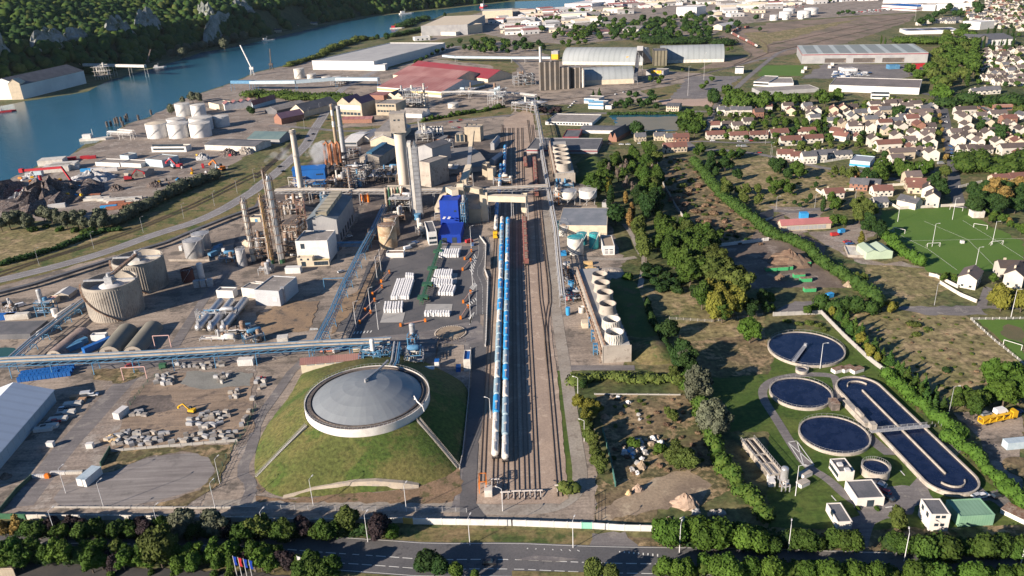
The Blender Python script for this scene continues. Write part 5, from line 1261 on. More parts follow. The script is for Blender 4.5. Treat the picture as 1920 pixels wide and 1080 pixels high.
for s,i in g:
 p=PX(s);a,c=G(p[0],3.2),G(p[1],3.2);e=thing('gas_bullet',['left','middle','right'][i]+' one of three long lying silver gas tanks','gas tank',(a[0],a[1],0),0,'silver gas tanks');c=(c[0]-a[0],c[1]-a[1])
 b=M();b.hcyl((0,0,3.2),(*c,3.2),2.05,20,dome=.9);b.build('shell',m_silver,e)
 for t in(.12,.45,.8):q=M();q.bar((c[0]*t-1.8,c[1]*t,1),(c[0]*t+1.8,c[1]*t,1),.8,2);q.build('saddle',m_conc,e)
 q=M();q.bar((-.5,.5,5.4),(c[0]*.2,c[1]*.2,5.4),1.4,.1);q.box(-.6,-.6,4.8,.6,.6,6.8);q.build('valve_platform',m_steel,e)
land('three silver gas tanks',G('20: 1650 200',0))
unit(FX('20: 1480 260 1780 250',h=6.5,d=3),'valve gallery across the ends of the three silver gas tanks',1,30,m_steel,[m_steel,m_silver,m_bstl],vessels=2,npipes=24)
unit(FX('20: 1620 350 1860 345',h=2.5,d=4),'row of pumps in front of the three silver gas tanks',1,31,m_steel,[m_steel,m_dark,m_rust],vessels=6,npipes=24);boxes('20: 1850 310',4,3,2.6,m_white,'white site cabin','cabin','cabin',lid=m_bstl)
def quonset(s,label,roof,hh=None):
 p=GS(s);f=Fr(PX(s)[0],PX(s)[1],h=.4,d=1);u=(p[2][0]-p[0][0],p[2][1]-p[0][1]);f.d=hypot(*u);f.rot=atan2(u[1],u[0])-pi/2;f.w=hypot(p[1][0]-p[0][0],p[1][1]-p[0][1])
 e=bld(f,'arched_shed',label,'shed',style='arch',axis='y',rh=f.w*.42,wall=m_gconc,roof=roof,group='arched storage sheds');put('door',winmesh(f.w*.28,f.w*.26,m=m_dark,name='door'),e,(f.w*.5,0,.2));return e
quonset('20: 735 510 895 505 880 335','grey-green arched shed, middle one of three by the long pipe bridge',mat('arch_roof',(.21,.20,.165),(.17,.165,.14),.1,fine=.1,stripe=('Y',1.2,.9)))
quonset('20: 920 505 1070 500 1080 310','grey-green arched shed, right one of three by the long pipe bridge',MATS['arch_roof']);land('arched sheds',G('20: 850 450'))
quonset('20: 345 525 480 520 570 350','rusty patched arched shed, left one of three by the long pipe bridge',mat('patched_roof',(.30,.23,.20),(.14,.11,.10),.25,c3=(.40,.34,.32),s3=.5,fine=.2))
boxes('20: 735 450',14,2.5,2.8,m_blue2,'long blue container',rot=1.0);boxes('20: 600 430 560 460',8,2.4,2.6,m_bstl,'pale blue container',rot=1.0)
bld(FX('20: 690 410 800 405',h=3.4,D='20: 870 335'),'shed','flat shed with a pale roof behind the arched sheds','shed',style='flat',wall=m_white,roof=m_roofl)
bld(FX('20: -160 392 235 382',h=2.6,D='20: 375 245'),'covered_basin','long dark flat covered basin at the left edge by the pipe bridge','basin',style='flat',wall=m_roofd,roof=m_roofd,par=.3)
boxes('20: 40 235',12,3,3,m_blue2,'blue container at the left edge',rot=.03);boxes('20: 140 232',12,3,3,m_wht2,'pale grey container beside the blue one',rot=.03)
area('water','20: -60 460 100 450 140 470 110 512 -60 518',mat('green_pond',(.03,.09,.08),fine=0,rough=.2))
bld(FX('20: 415 85 520 82',t='20: 412 55',D='20: 590 5'),'shed','long white-roofed shed left of the twin concrete silos','shed',style='gable',axis='y',rh=1.5,wall=m_gconc,roof=m_roofl)
bld(FX('20: 345 130 410 128',t='20: 345 95',d=6),'shed','small pink-roofed hut beside the long white-roofed shed','shed',style='flat',wall=m_cream,roof=mat('pink_roof',(.45,.25,.22),fine=.1));tank('20: 395 215 445 160','small white upright tank among the pipes left of the silos',m_white,stair=False,n=14)
unit(FX('20: 280 220 400 215',h=9,d=6),'small blue pipe tower left of the twin silos',3,32,m_bstl,[m_bstl,m_steel],vessels=2,npipes=20)
b=M();a,c=G('20: 430 215',2.5),G('20: 560 130',2.5);b.hcyl((0,0,2.5),(c[0]-a[0],c[1]-a[1],2.5),1.5,14,dome=.8);b.box(-1,-1,0,1,1,1.5);tag(b.build('lying_tank',m_wht2,None,(*a,0)),'white lying tank under the slanting pipe bridge','tank')
b=M();a,c=G('20: 290 345',2),G('20: 355 300',2);b.hcyl((0,0,2),(c[0]-a[0],c[1]-a[1],2),1.5,14,dome=.8);b.box(-1,-1,0,1,1,1.5);tag(b.build('lying_tank',m_white,None,(*a,0)),'small white lying tank beside the covered basin','tank')
bld(FX('a: 481 572 527 575',t='a: 479 545',D='a: 543 520'),'switch_house','flat grey switch house with light walls left of the blue slanting bridge',style='flat',wall=mat('pale_panel',(.42,.44,.46),(.37,.38,.40),.1),roof=m_roofg,wl=[('f',1,3,2.4,2.4,.7,.9,m_white)],lm='grey switch house')
bld(FX('20: 1630 75 1755 78',t='20: 1628 25',D='20: 1765 0'),'switch_house','white box building behind the three silver gas tanks',style='flat',wall=m_white,roof=m_roofg);bld(FX('20: 1828 62 1925 70',t='20: 1826 18',d=12),'switch_house','white box building between the gas tanks and the grey switch house',style='flat',wall=m_white,roof=m_roofg)
boxes('11: 285 965',9,4,3.5,m_white,'long white cabin in front of the white cube block','cabin','cabin');boxes('21: 205 410',5,4,3.2,m_wht2,'grey and white hut by the long pipe bridge','cabin','cabin',rot=.2)
for s,l in(('20: 1165 450 1285 445','pink height gauge frame beside the arched sheds'),('20: 930 695 1105 685','pink height gauge frame over the access road'),('11: 515 1090 665 1085','blue height gauge frame by the blue slanting bridge')):
 a,c=GS(s);b=M();hh=6.5;b.box(-.15,-.15,0,.15,.15,hh);b.box(c[0]-a[0]-.15,c[1]-a[1]-.15,0,c[0]-a[0]+.15,c[1]-a[1]+.15,hh);b.bar((0,0,hh),(c[0]-a[0],c[1]-a[1],hh),.3);tag(b.build('height_gauge',mat('pale_pink',(.55,.36,.33),fine=.1)if 'pink' in l else m_bstl,None,(*a,0)),l,'height gauge')
def smoke(s,z,r,label,dens=.06):
 m=bpy.data.materials.new('smoke');m.use_nodes=True;nt=m.node_tree;nt.nodes.clear()
 o_=nt.nodes.new('ShaderNodeOutputMaterial');v=nt.nodes.new('ShaderNodeVolumePrincipled');v.inputs['Color'].default_value=(.9,.92,.95,1)
 g=nt.nodes.new('ShaderNodeNewGeometry');n=nt.nodes.new('ShaderNodeTexNoise');n.inputs['Scale'].default_value=.12;n.inputs['Detail'].default_value=5
 mr=nt.nodes.new('ShaderNodeMapRange');mr.inputs[1].default_value=.48;mr.inputs[2].default_value=.7;mr.inputs[3].default_value=0;mr.inputs[4].default_value=dens*3
 nt.links.new(g.outputs[0],n.inputs[0]);nt.links.new(n.outputs[0],mr.inputs[0]);nt.links.new(mr.outputs[0],v.inputs['Density']);nt.links.new(v.outputs[0],o_.inputs['Volume'])
 P=[G(p,z+i*4)for i,p in enumerate(PX(s))];b=M()
 b.tube([(p[0],p[1],z+i*4)for i,p in enumerate(P)],[r*(.5+.8*i/(len(P)-1))for i in range(len(P))],12)
 tag(b.build('smoke',m),label,'smoke',kind='stuff')
smoke('m: 585 400 545 370 500 400 450 440',14,7,'white steam drifting left from the foot of the pair of chimneys')
smoke('m: 1215 195 1240 150 1280 110 1340 60',24,4,'thin blue-grey smoke rising behind the beige round tower',.02)
smoke('11: 60 150 120 100 180 80 250 60',2,5,'thin white steam over the roadside tracks',.03)
# 
area('ground','a: 893 945 898 905 903 830 912 700 918 610 924 530 928 460 926 400 935 300 945 225 985 205 1000 215 1012 300 1020 380 1017 400 1022 480 1036 640 1045 700 1066 935 1050 945',m_ballast,.3,jag=.1)
m_rail=mat('rail_steel',(.10,.075,.06),(.14,.11,.09),1,rough=.6,fine=.2)
m_sleep=mat('sleepers',(.22,.17,.135),(.27,.21,.165),1,fine=.3)
def track(s,label=None):
 P=smooth(GS(s),1);o=P[0];e=thing('railway_track',None,'railway track',(*o,0),0,'tracks of the yard');L=[(p[0]-o[0],p[1]-o[1])for p in P]
 e['label']=label
 z=.2
 for off in(-.75,.75):
  b=M();Q=offs(L,off)
  for a,c in zip(Q,Q[1:]):b.bar((*a,z+.12),(*c,z+.12),.16,.2)
  b.build('rail',m_rail,e)
 b=M();R=resample(L,.75)
 for a,c in zip(R[:-1:1],R[1:]):
  l=hypot(c[0]-a[0],c[1]-a[1])or 1;nx,ny=-(c[1]-a[1])/l*1.3,(c[0]-a[0])/l*1.3;ux,uy=(c[0]-a[0])/l*.13,(c[1]-a[1])/l*.13
  b._a([(a[0]-nx-ux,a[1]-ny-uy,z),(a[0]-nx+ux,a[1]-ny+uy,z),(a[0]+nx+ux,a[1]+ny+uy,z),(a[0]+nx-ux,a[1]+ny-uy,z)],[(0,3,2,1)])
 b.build('sleepers',m_sleep,e)['kind']='stuff'
 return P
S1='a: 904.2 904.6 909 800 914.5 700 919.5 610 924.4 533 928.9 455 933 380 937 300 943 235'
S2='a: 927.5 912 930.5 800 933.8 700 937 600 938.8 560 942 415 944 330 946 240'
S3='a: 947.5 938 948.3 800 949 700 950 610 950.8 560 952.6 417 954 330 955 240'
S4='a: 969 938 967 800 965.5 700 964.5 600 964 560 964 415 963 330 962 240'
S5='a: 988.4 937 984.5 800 981 700 978 600 976.5 560 973.5 415 972 330 971 240'
S6='a: 1007.7 938 1002.5 810 997.3 700 992 600 990 560 987.4 496 983.5 415 981 330 979 240'
S7='a: 1049.8 932 1040 810 1030.6 700 1023.7 625 1017 580 1014 560 1010 496 1005 415 999 300 990 225'
S8='a: 1030.6 700 1023.7 625 1026 590 1032 560 1022 474 1014 400 1006 320 998 235'
for s,l in((S1,'leftmost railway track of the yard, beside the asphalt road'),(S2,'railway track under the left tank train'),(S3,'railway track under the right tank train'),(S4,'empty track in the shadow right of the tank trains'),(S5,'second empty track right of the tank trains'),(S6,'railway track under the short brown hopper train'),(S7,'rightmost railway track beside the grass strip'),(S8,'branch track joining the rightmost track'),('10: -100 995 300 870 700 745 1000 640 1250 540 1500 430 1920 210 11: 0 240 200 60 320 -80','track on the left of the road past the process columns'),('10: -100 1030 300 880 700 760 1000 660 1250 555 1500 455 1920 235 11: 0 265 200 80 330 -70','second track on the left of the road past the process columns'),('r: 880 0 890 100','short stub')):
 if l!='short stub':track(s,l)
m_bf=mat('buffer_stop',(.5,.46,.42),fine=.2)
for i,s in enumerate(('r: 322 850','r: 405 950','r: 492 942','r: 575 940','r: 657 938','r: 828 896')):
 x,y=G(s);b=M();b.box(-1.7,-.3,1.1,1.7,.1,1.5);b.box(-1.1,-.2,0,-.8,.2,1.2);b.box(.8,-.2,0,1.1,.2,1.2);b.bar((-.95,-2.5,.3),(-.95,0,1.2),.25);b.bar((.95,-2.5,.3),(.95,0,1.2),.25)
 tag(b.build('buffer_stop',m_bf,None,(x,y,.2)),'pale buffer stop ending the '+['left tank train track','right tank train track','first empty track','second empty track','brown hopper train track','rightmost track'][i],'buffer stop')
def loc_on(P,d):
 for a,c in zip(P,P[1:]):
  l=hypot(c[0]-a[0],c[1]-a[1])
  if d<=l:t=d/l;return(a[0]+(c[0]-a[0])*t,a[1]+(c[1]-a[1])*t),atan2(c[1]-a[1],c[0]-a[0])
  d-=l
 return P[-1],atan2(P[-1][1]-P[-2][1],P[-1][0]-P[-2][0])
def dist_at(P,y):
 acc=0
 for a,c in zip(P,P[1:]):
  l=hypot(c[0]-a[0],c[1]-a[1])
  if a[1]<=y<=c[1]:return acc+l*(y-a[1])/(c[1]-a[1])
  acc+=l
 return 0
m_tw=mat('tank_white',(.66,.63,.58),(.54,.50,.45),.8,c3=(.40,.30,.22),s3=1.5,fine=.12,rough=.5,t3=(.62,.7))
m_tb=mat('wagon_blue',(.035,.26,.56),(.045,.29,.58),.5,fine=.08,rough=.45);m_tg=mat('wagon_grey_blue',(.22,.33,.40),(.28,.37,.42),.5,fine=.08,rough=.45);m_tp=mat('wagon_pale',(.42,.50,.55),(.34,.43,.48),.5,fine=.08,rough=.45)
m_br=mat('hopper_brown',(.22,.085,.075),(.17,.07,.06),.6,fine=.15)
LW=13.6
def bogies(e):
 for x in(-4.6,4.6):
  b=M();b.box(x-1.6,-1.1,.45,x+1.6,1.1,.75);bo=b.build('bogie',m_black,e)
  for dx in(-.9,.9):
   b=M()
   for y in(-.78,.7):b.hcyl((x+dx,y,.46),(x+dx,y+.1,.46),.45,12)
   b.bar((x+dx,-.7,.46),(x+dx,.7,.46),.15);b.build('wheelset',m_rail,bo)
 b=M();b.box(-6.3,-1.2,.95,6.3,1.2,1.2);b.build('underframe',m_dark,e)
 for s in(-1,1):
  b=M()
  for y in(-.87,.87):b.hcyl((s*6.3,y,1.05),(s*6.75,y,1.05),.2,8)
  b.bar((s*6.3,0,1.05),(s*6.8,0,1.05),.25);b.build('buffers',m_black,e)
def tank_wagon(c):
 e=thing('tank_wagon',None,'tank wagon',(0,0,0));bogies(e)
 b=M();b.hcyl((-6.1,0,2.6),(6.1,0,2.6),1.24,20,dome=.35);b.build('tank',{'blue':m_tb,'grey-blue':m_tg,'pale':m_tp}.get(c,m_tw),e)
 if c!='white':
  m={'blue':m_tb,'grey-blue':m_tg,'pale':m_tp}[c];b=M();n=8;v=[]
  for x in(-5.9,5.9):
   for i in range(n+1):a=radians(5)+radians(170)*i/n;v.append((x,1.36*cos(a),2.6+1.36*sin(a)))
  b._a(v,[(i,i+1,n+2+i,n+1+i)for i in range(n)],0,True);b.build('sun_shield',m,e)
 b=M();b.box(-.5,-.5,3.8,.5,.5,4.15);b.build('valve_dome',m_tw,e)
 b=M();b.bar((6.1,-.6,1.2),(5.9,-.6,3.4),.12);b.bar((6.1,.6,1.2),(5.9,.6,3.6),.12);b.bar((5.4,0,4.02),(.5,0,4.05),.5,.06);b.build('ladder',m_steel,e)
 return e
def hopper():
 e=thing('hopper_wagon',None,'hopper wagon',(0,0,0));bogies(e)
 b=M();b.prof([(-1.45,1.3),(1.45,1.3),(1.55,3.4),(1.1,4.0),(-1.1,4.0),(-1.55,3.4)],-6.2,6.2)
 b.v=[(y,x,z)for x,y,z in b.v];b.build('body',m_br,e)
 for x in(-3.8,0,3.8):b=M();b.box(x-1.2,-.8,3.98,x+1.2,.8,4.15);b.build('hatch',m_rust,e)
 for x in(-6.3,6.3):b=M();b.bar((x,-1.2,1.2),(x,-1.2,3.6),.14);b.bar((x,1.2,1.2),(x,1.2,3.6),.14);b.bar((x,-1.2,3.3),(x,1.2,3.3),.14);b.build('end_ladder',m_rust,e)
 return e
_wg={}
ORDN='first second third fourth fifth sixth seventh eighth ninth tenth eleventh twelfth thirteenth fourteenth fifteenth sixteenth seventeenth eighteenth nineteenth twentieth twenty-first twenty-second twenty-third twenty-fourth twenty-fifth'.split()
def train(s,seq,y0,tl,pitch=LW,group=None):
 P=smooth(GS(s),1);P=sorted(P,key=lambda p:p[1]);d=dist_at(P,y0)
 for i,c in enumerate(seq):
  p,a=loc_on(P,d+pitch*(i+.5));k=c
  if k not in _wg:e=_wg[k]=hopper()if c=='hopper' else tank_wagon(c);
  else:e=dup(_wg[k])
  e.location=(*p,.4);e.rotation_euler=(0,0,a+pi);e.scale=(1,1.03,1.05)
  nm='brown hopper wagon' if c=='hopper' else{'white':'white tank wagon','blue':'blue-topped tank wagon','grey-blue':'grey-blue-topped tank wagon','pale':'pale-topped tank wagon'}[c]
  e['label']=f'{nm}, {ORDN[i]} from the near end of the {tl}';e['group']=group or 'wagons of the '+tl
W_,B_,G_,L_='white','blue','grey-blue','pale'
y1=G((927.5,866))[1];y2=G((947,872))[1]
t1=[W_,W_,B_,G_,W_,G_,G_,G_,W_,B_,G_,B_,W_,L_,B_,B_,G_,G_,B_,W_,G_,L_,G_,L_];t2=[W_,G_,G_,W_,B_,G_,B_,B_,B_,G_,B_,B_,G_,B_,W_,B_,B_,G_,G_,B_,B_,G_,B_,B_]
yt_=G((942,418))[1];n1=int((yt_-y1)/LW);n2=int((G((952,420))[1]-y2)/LW)
train(S2,t1[:n1+1],y1,'left tank train');train(S3,t2[:n2+1],y2,'right tank train')
train(S1,[W_,W_,B_,B_],G((929,437))[1],'short train behind the shunter');train('a: 936 375 941 290',[B_,W_,B_,B_,W_,B_],G((937,368))[1],'far left tank train');train('a: 945 345 949 240',[W_,B_,B_,W_,B_,B_,W_,B_],G((946,340))[1],'far right tank train')
train(S6,['hopper']*6,G((987.4,500))[1],'near brown hopper train');train('a: 1007 375 1003 310 998 240',['hopper']*8,G((1007,372))[1],'far brown hopper train');train('a: 986 320 984 280 982 240',['hopper']*3,G((986,316))[1],'short middle hopper train')
x,y=G((928.8,446));e=thing('shunter','small yellow rail shunter in front of the short tank train','shunter',(x,y,.4),pi/2)
b=M();b.box(-3.2,-1.4,.5,3.2,1.4,1.5);b.box(-3,-1,1.5,.4,1,2.4);b.build('body',m_yellow,e);b=M();b.box(.4,-1.4,1.5,2.6,1.4,3.5);b.build('cab',m_yellow,e);b=M();b.box(2.6,-1.2,2.4,2.64,1.2,3.2);b.box(.7,-1.43,2.4,2.3,-1.4,3.2);b.build('window',m_glass,e)
for xx in(-2,2):b=M();b.hcyl((xx,-.8,.5),(xx,.8,.5),.5,12);b.build('wheelset',m_black,e)
land('yellow shunter',(x,y));land('near end of the tank trains',G((940,865)))
x,y=G('r: 232 905');e=thing('loading_rig','orange steel loading frame at the near end of the leftmost track','loading frame',(x,y,.4));b=M()
for sx in(-1.2,1.2):
 for sy in(-2.5,0,2.5):b.box(sx-.12,sy-.12,0,sx+.12,sy+.12,4.6)
 b.box(sx-.12,-2.5,4.5,sx+.12,2.5,4.7);b.bar((sx,-2.5,0),(sx,2.5,4.5),.12)
b.box(-1.2,-2.5,4.5,1.2,-2.3,4.7);b.box(-1.2,2.3,4.5,1.2,2.5,4.7);b.build('frame',m_orange,e)
boxes('r: 275 945',2.6,3,2.6,m_wht2,'cream kiosk by the loading rig','kiosk','kiosk')
# 
area('road','r: 80 690 180 560 225 440 240 300 250 120 260 0 22: -200 0 a: 905 640 880 645 885 700 868 880 862 935 862 985 915 975 893 945 893 905 897 830',m_asph,.3,jag=0)
area('ground','21: 1560 430 1350 410 1340 640 1570 640',m_yard,.32,jag=.1)
area('ground','21: 1280 620 1600 620 1610 750 1400 700',m_yard2,.31,jag=.2)
m_conp=mat('pale_slab',(.36,.35,.33),(.32,.31,.29),.2,fine=.06)
for s in('21: 930 262 1100 260 1120 185 955 190','21: 1262 205 1462 205 1475 122 1275 122','11: 1375 850 1530 848 1545 765 1400 765','11: 1475 1050 1505 1050 1512 970 1470 970'):area('ground',s,m_conp,.4,jag=0)
road('road','11: 1700 700 1715 780 1700 870 1650 960 1690 1040 21: 1700 0 1700 200',7,m_asph,.42,1,[(0,2,1.5,.15),(3.3,1,0,.12),(-3.3,1,0,.12)])
def hatch(s,n,lw=.5):
 P=GS(s);b=M();z=nextz(0)
 for i in range(n):
  t=(i+.5)/n;a=[P[0][j]+(P[1][j]-P[0][j])*t for j in(0,1)];c=[P[3][j]+(P[2][j]-P[3][j])*t for j in(0,1)]
  l=hypot(c[0]-a[0],c[1]-a[1])or 1;nx,ny=-(c[1]-a[1])/l*lw/2,(c[0]-a[0])/l*lw/2
  b.poly([(a[0]-nx,a[1]-ny,z),(c[0]-nx,c[1]-ny,z),(c[0]+nx,c[1]+ny,z),(a[0]+nx,a[1]+ny,z)])
 tag(b.build('road_markings',MATS['white_line']),kind='structure')
hatch('11: 1640 820 1600 950 1625 990 1655 850',7);hatch('11: 1640 1040 1600 1080 1630 1100 1660 1060',6);hatch('21: 1590 230 1640 180 1600 280 1620 250',6);hatch('21: 1570 130 1650 70 1660 90 1590 150',5);hatch('21: 730 330 880 320 870 335 720 350',6,.6);hatch('21: 400 320 470 315 460 302 405 305',6,.5)
fence('11: 1680 700 1725 760 1718 950 1740 1010 1738 1075 21: 1735 100 1725 400 1720 440',1.1,'low white concrete wall between the storage yard road and the tracks',mat('white_conc',(.55,.53,.50),fine=.15),name='kerb_wall',cat='wall',solid=True,t=.4)
b=M();b.box(-1.2,-9,0,1.2,9,1.6);tag(b.build('trough',m_dark,None,(*G('11: 1745 900'),.4)),'dark narrow pit box beside the storage yard road','pit')
m_bag=mat('big_bags',(.72,.72,.72),(.60,.60,.61),1.2,fine=.1,fs=2.5)
def bagrow(n):
 b=M();r=random.Random(n)
 for i in range(n):
  for k in range(2):
   x0=i*1.15;s=r.uniform(-.05,.05);b.prism([(x0+.06,-.5+s),(x0+1.1,-.5+s),(x0+1.1,.5+s),(x0+.06,.5+s)],.02+k*1.1,1.0+k*1.1)
   b.prism([(x0+.25,-.3+s),(x0+.9,-.3+s),(x0+.9,.3+s),(x0+.25,.3+s)],1.0+k*1.1,1.12+k*1.1)
 return b
def stack(s,label,sh=None):
 """s: near-left, near-right, far-left corner"""
 P=GS(s);w=hypot(P[1][0]-P[0][0],P[1][1]-P[0][1]);d=hypot(P[2][0]-P[0][0],P[2][1]-P[0][1]);rot=atan2(P[1][1]-P[0][1],P[1][0]-P[0][0])
 nr=max(1,int(w/1.25));n=max(2,int(d/1.15));me=None
 for i in range(nr):
  t=(i+.5)/nr;x=P[0][0]+(P[1][0]-P[0][0])*t;y=P[0][1]+(P[1][1]-P[0][1])*t
  if me is None:o=bagrow(n).build('bag_row',m_bag);me=o.data
  else:o=bpy.data.objects.new('bag_row',me);COL.objects.link(o)
  o.location=(x+random.uniform(-.1,.1),y+random.uniform(-.4,.4),.2);o.rotation_euler=(0,0,atan2(P[2][1]-P[0][1],P[2][0]-P[0][0]))
  tag(o,f'white bag row, {ORDN[i]} from left, {label}','row of bags','rows of white bags')
stack('11: 1368 855 1520 855 1385 805','stack nearest the royal blue block');stack('11: 1330 1015 1468 1015 1345 960','stack on the upper right of the yard');stack('11: 1310 1075 1475 1080 1320 1030','stack right of the green gantry');stack('21: 1365 60 1480 62 1390 0','stack below the one right of the green gantry')
stack('21: 1010 92 1150 88 11: 1060 1030','big stack left of the green gantry');stack('11: 1120 1015 1185 1015 1125 990','small stack above the big left one');stack('21: 955 192 1100 188 965 130','stack at the lower left of the yard');stack('21: 1262 218 1455 216 1268 195','thin stack at the lower right of the yard')
land('asphalt storage yard',G('21: 1200 100'));land('white bag stacks',G('21: 1400 50'))
def gantry(s,label):
 f=FX(s,h=4,d=3);unit(f,label,1,40,m_green,[m_green,m_yellow,m_green],vessels=2,npipes=24,name='bagging_gantry',cat='gantry')
a,c=GS('21: 1240 130 11: 1390 750');L=hypot(c[0]-a[0],c[1]-a[1]);rot=atan2(c[1]-a[1],c[0]-a[0]);e=thing('bag_conveyor','long green bag conveyor down the middle of the asphalt storage yard','conveyor',(*a,.2),rot)
b=M();b.box(0,-.7,2.2,L,.7,2.5)
for i in range(int(L/3)):b.bar((i*3,-.7,0),(i*3,-.7,2.2),.2);b.bar((i*3,.7,0),(i*3,.7,2.2),.2);b.bar((i*3,-.7,0),(i*3+3,-.7,2.2),.12)
b.build('frame',m_green,e)
for t in(.06,.25,.5,.8):b=M();b.box(L*t-2,-3,1.5,L*t+2,2.5,2.6);b.build('machine',m_green,e);b=M();b.box(L*t-.8,-3.4,1.0,L*t+.8,-2.8,1.8);b.build('motor',m_yellow,e)
m_mast=mat('mast_white',(.6,.6,.6),fine=.1)
lamps('21: 752 300 862 190 918 312 1610 230 11: 1625 1060 1615 780 910 1020 940 960',14,.5,m_mast,'yard masts',1,'tall pale mast')
for i,s in enumerate(('21: 780 268 860 190','21: 820 175 890 100','21: 875 55 945 0','21: 1085 290 1270 255','21: 1535 235 1590 150','21: 1555 115 1610 40','11: 1550 950 1610 880','11: 1565 870 1615 810','11: 940 1040 1000 970')):
 a,c=GS(s);e=thing('barrier',None,'barrier',(*a,.2));dx,dy=c[0]-a[0],c[1]-a[1]
 b=M();b.bar((0,0,.9),(dx,dy,.9),.35,.5);b.build('rail',mat('dusty_pink',(.42,.27,.22),fine=.1),e)
 for q in((0,0),(dx,dy)):b=M();b.box(q[0]-.5,q[1]-.5,0,q[0]+.5,q[1]+.5,1.7);b.build('post',m_orange,e)
 bulk(e,'long barrier with orange end posts')
cx,cy=G('21: 1460 340');b=M();b.cyl(0,0,0,.45,6.9,6.6,n=32);tag(b.build('traffic_island',m_dirt,None,(cx,cy,.1)),'round gravel island ringed with boulders below the storage yard','traffic island')
for i in range(44):
 a=2*pi*i/44;r=7.4;q=ICO1[0]*np.array([.45,.45,.35])*(1+rng.uniform(-.2,.2,(42,1)));b=M();b._a([tuple(map(float,v))for v in q],[tuple(map(int,f))for f in ICO1[1]])
 bulk(tag(b.build('boulder',m_conc,None,(cx+r*cos(a),cy+r*sin(a),.35),a),None,'boulder','boulders round the gravel island'),'pale boulder');
land('round gravel island',(cx,cy))
# 
R0,ZT=24.0,13.0
cx,cy=-57.9,267.7
base_px='a: 566 700 545 742 520 772 492 812 479 850 476 885 482 908 505 925 535 934 600 930 680 924 760 917 800 908 838 895 862 880 866 850 873 790 879 742 872 720 850 705 820 690 780 670 700 655 640 665'
BP=smooth(GS(base_px)+[GS(base_px)[0]],1)[:-1]
ang=sorted([(atan2(p[1]-cy,p[0]-cx),hypot(p[0]-cx,p[1]-cy))for p in BP])
def rbase(a):
 for(a0,r0),(a1,r1)in zip(ang,ang[1:]+[(ang[0][0]+2*pi,ang[0][1])]):
  for k in(a,a+2*pi):
   if a0<=k<=a1:return r0+(r1-r0)*(k-a0)/(a1-a0 or 1)
 return 40
n,K=96,14;v=[];rr=random.Random(4)
for j in range(K+1):
 q=j/K
 for i in range(n):
  a=2*pi*i/n-pi;R1=rbase(a);r=R0+.3+(R1-R0)*q;z=10.0*(1-q)**1.0+.5*sin(pi*q)
  v.append((r*cos(a),r*sin(a),z+rr.uniform(-.12,.12)*(0<j<K)-.1))
b=M();b._a(v,[(j*n+i,j*n+(i+1)%n,(j+1)*n+(i+1)%n,(j+1)*n+i)[::-1]for j in range(K)for i in range(n)],0,True)
m_mound=mat('mound_grass',(.085,.10,.026),(.125,.115,.038),.07,c3=(.06,.095,.018),s3=.045,fine=.6,fs=.8,bump=.25,t3=(.5,.58))
o=b.build('grass_mound',m_mound,None,(cx,cy,0));tag(o,'steep square grass mound carrying the domed tank','mound')
e=thing('domed_tank','huge round tank with a grey domed roof and white wall on the grass mound','tank',(cx,cy,0))
b=M();b.ring(0,0,8.5,ZT,R0,.35,96);b.build('wall',mat('tank_wall_white',(.66,.64,.60),(.56,.53,.49),.25,fine=.08,c3=(.45,.42,.38),s3=.6,t3=(.62,.7)),e)
b=M();b.lathe([(R0-.35,ZT-.25),(R0-3.3,ZT-.3)],0,0,96);b.build('walkway',mat('gutter',(.15,.13,.12),(.10,.09,.08),.5,fine=.3),e)
b=M();b.ring(0,0,ZT-.3,ZT+.2,R0-2.2,.3,96);b.build('inner_kerb',m_dark,e)
b=M();RD=R0-3.0;rings=[1,.86,.66,.43,.2,.03];N=48;zz=lambda q:ZT-.1+6.0*(1-q*q)
for j in range(5):
 q0,q1=rings[j],rings[j+1]
 for i in range(N):
  a0,a1=2*pi*i/N,2*pi*(i+1)/N
  b._a([(RD*q0*cos(a0),RD*q0*sin(a0),zz(q0)),(RD*q0*cos(a1),RD*q0*sin(a1),zz(q0)),(RD*q1*cos(a1),RD*q1*sin(a1),zz(q1)),(RD*q1*cos(a0),RD*q1*sin(a0),zz(q1))],[(0,1,2,3)],(i*7+j*5)//9%3,True)
dm=[mat('dome_plate_%s'%w,c,(c[0]*.92,c[1]*.92,c[2]*.93),.15,rough=.5,metal=.25,fine=.05)for w,c in(('light',(.255,.28,.295)),('mid',(.25,.273,.288)),('dark',(.24,.263,.28)))]
b.build('dome',dm,e)
b=M();b.cyl(0,0,zz(0)-.4,zz(0)+1.3,.5);b.bar((0,0,zz(0)+.9),(3.6,16.5,zz(.8)+1),.7,.7);b.bar((3.6,16.5,zz(.8)+1),(5,R0+1,ZT+1.5),.7,.7);b.build('top_pipe',m_steel,e)
b=M();b.tube([(18.9,-5.6,zz(.93)-.2),(18.9,-5.6,zz(.93)+1.2),(20.2,-8,ZT+.9),(22.6,-11.7,ZT+.9),(23,-12,ZT-1)],.28,8);b.build('vent_pipe',m_white,e)
b=M()
for i in range(96):a=2*pi*i/96;b.box((R0-.15)*cos(a)-.04,(R0-.15)*sin(a)-.04,ZT,(R0-.15)*cos(a)+.04,(R0-.15)*sin(a)+.04,ZT+1)
b.ring(0,0,ZT+.95,ZT+1.0,R0-.1,.08,96);b.build('railing',m_steel,e)
land('domed tank',(cx,cy))
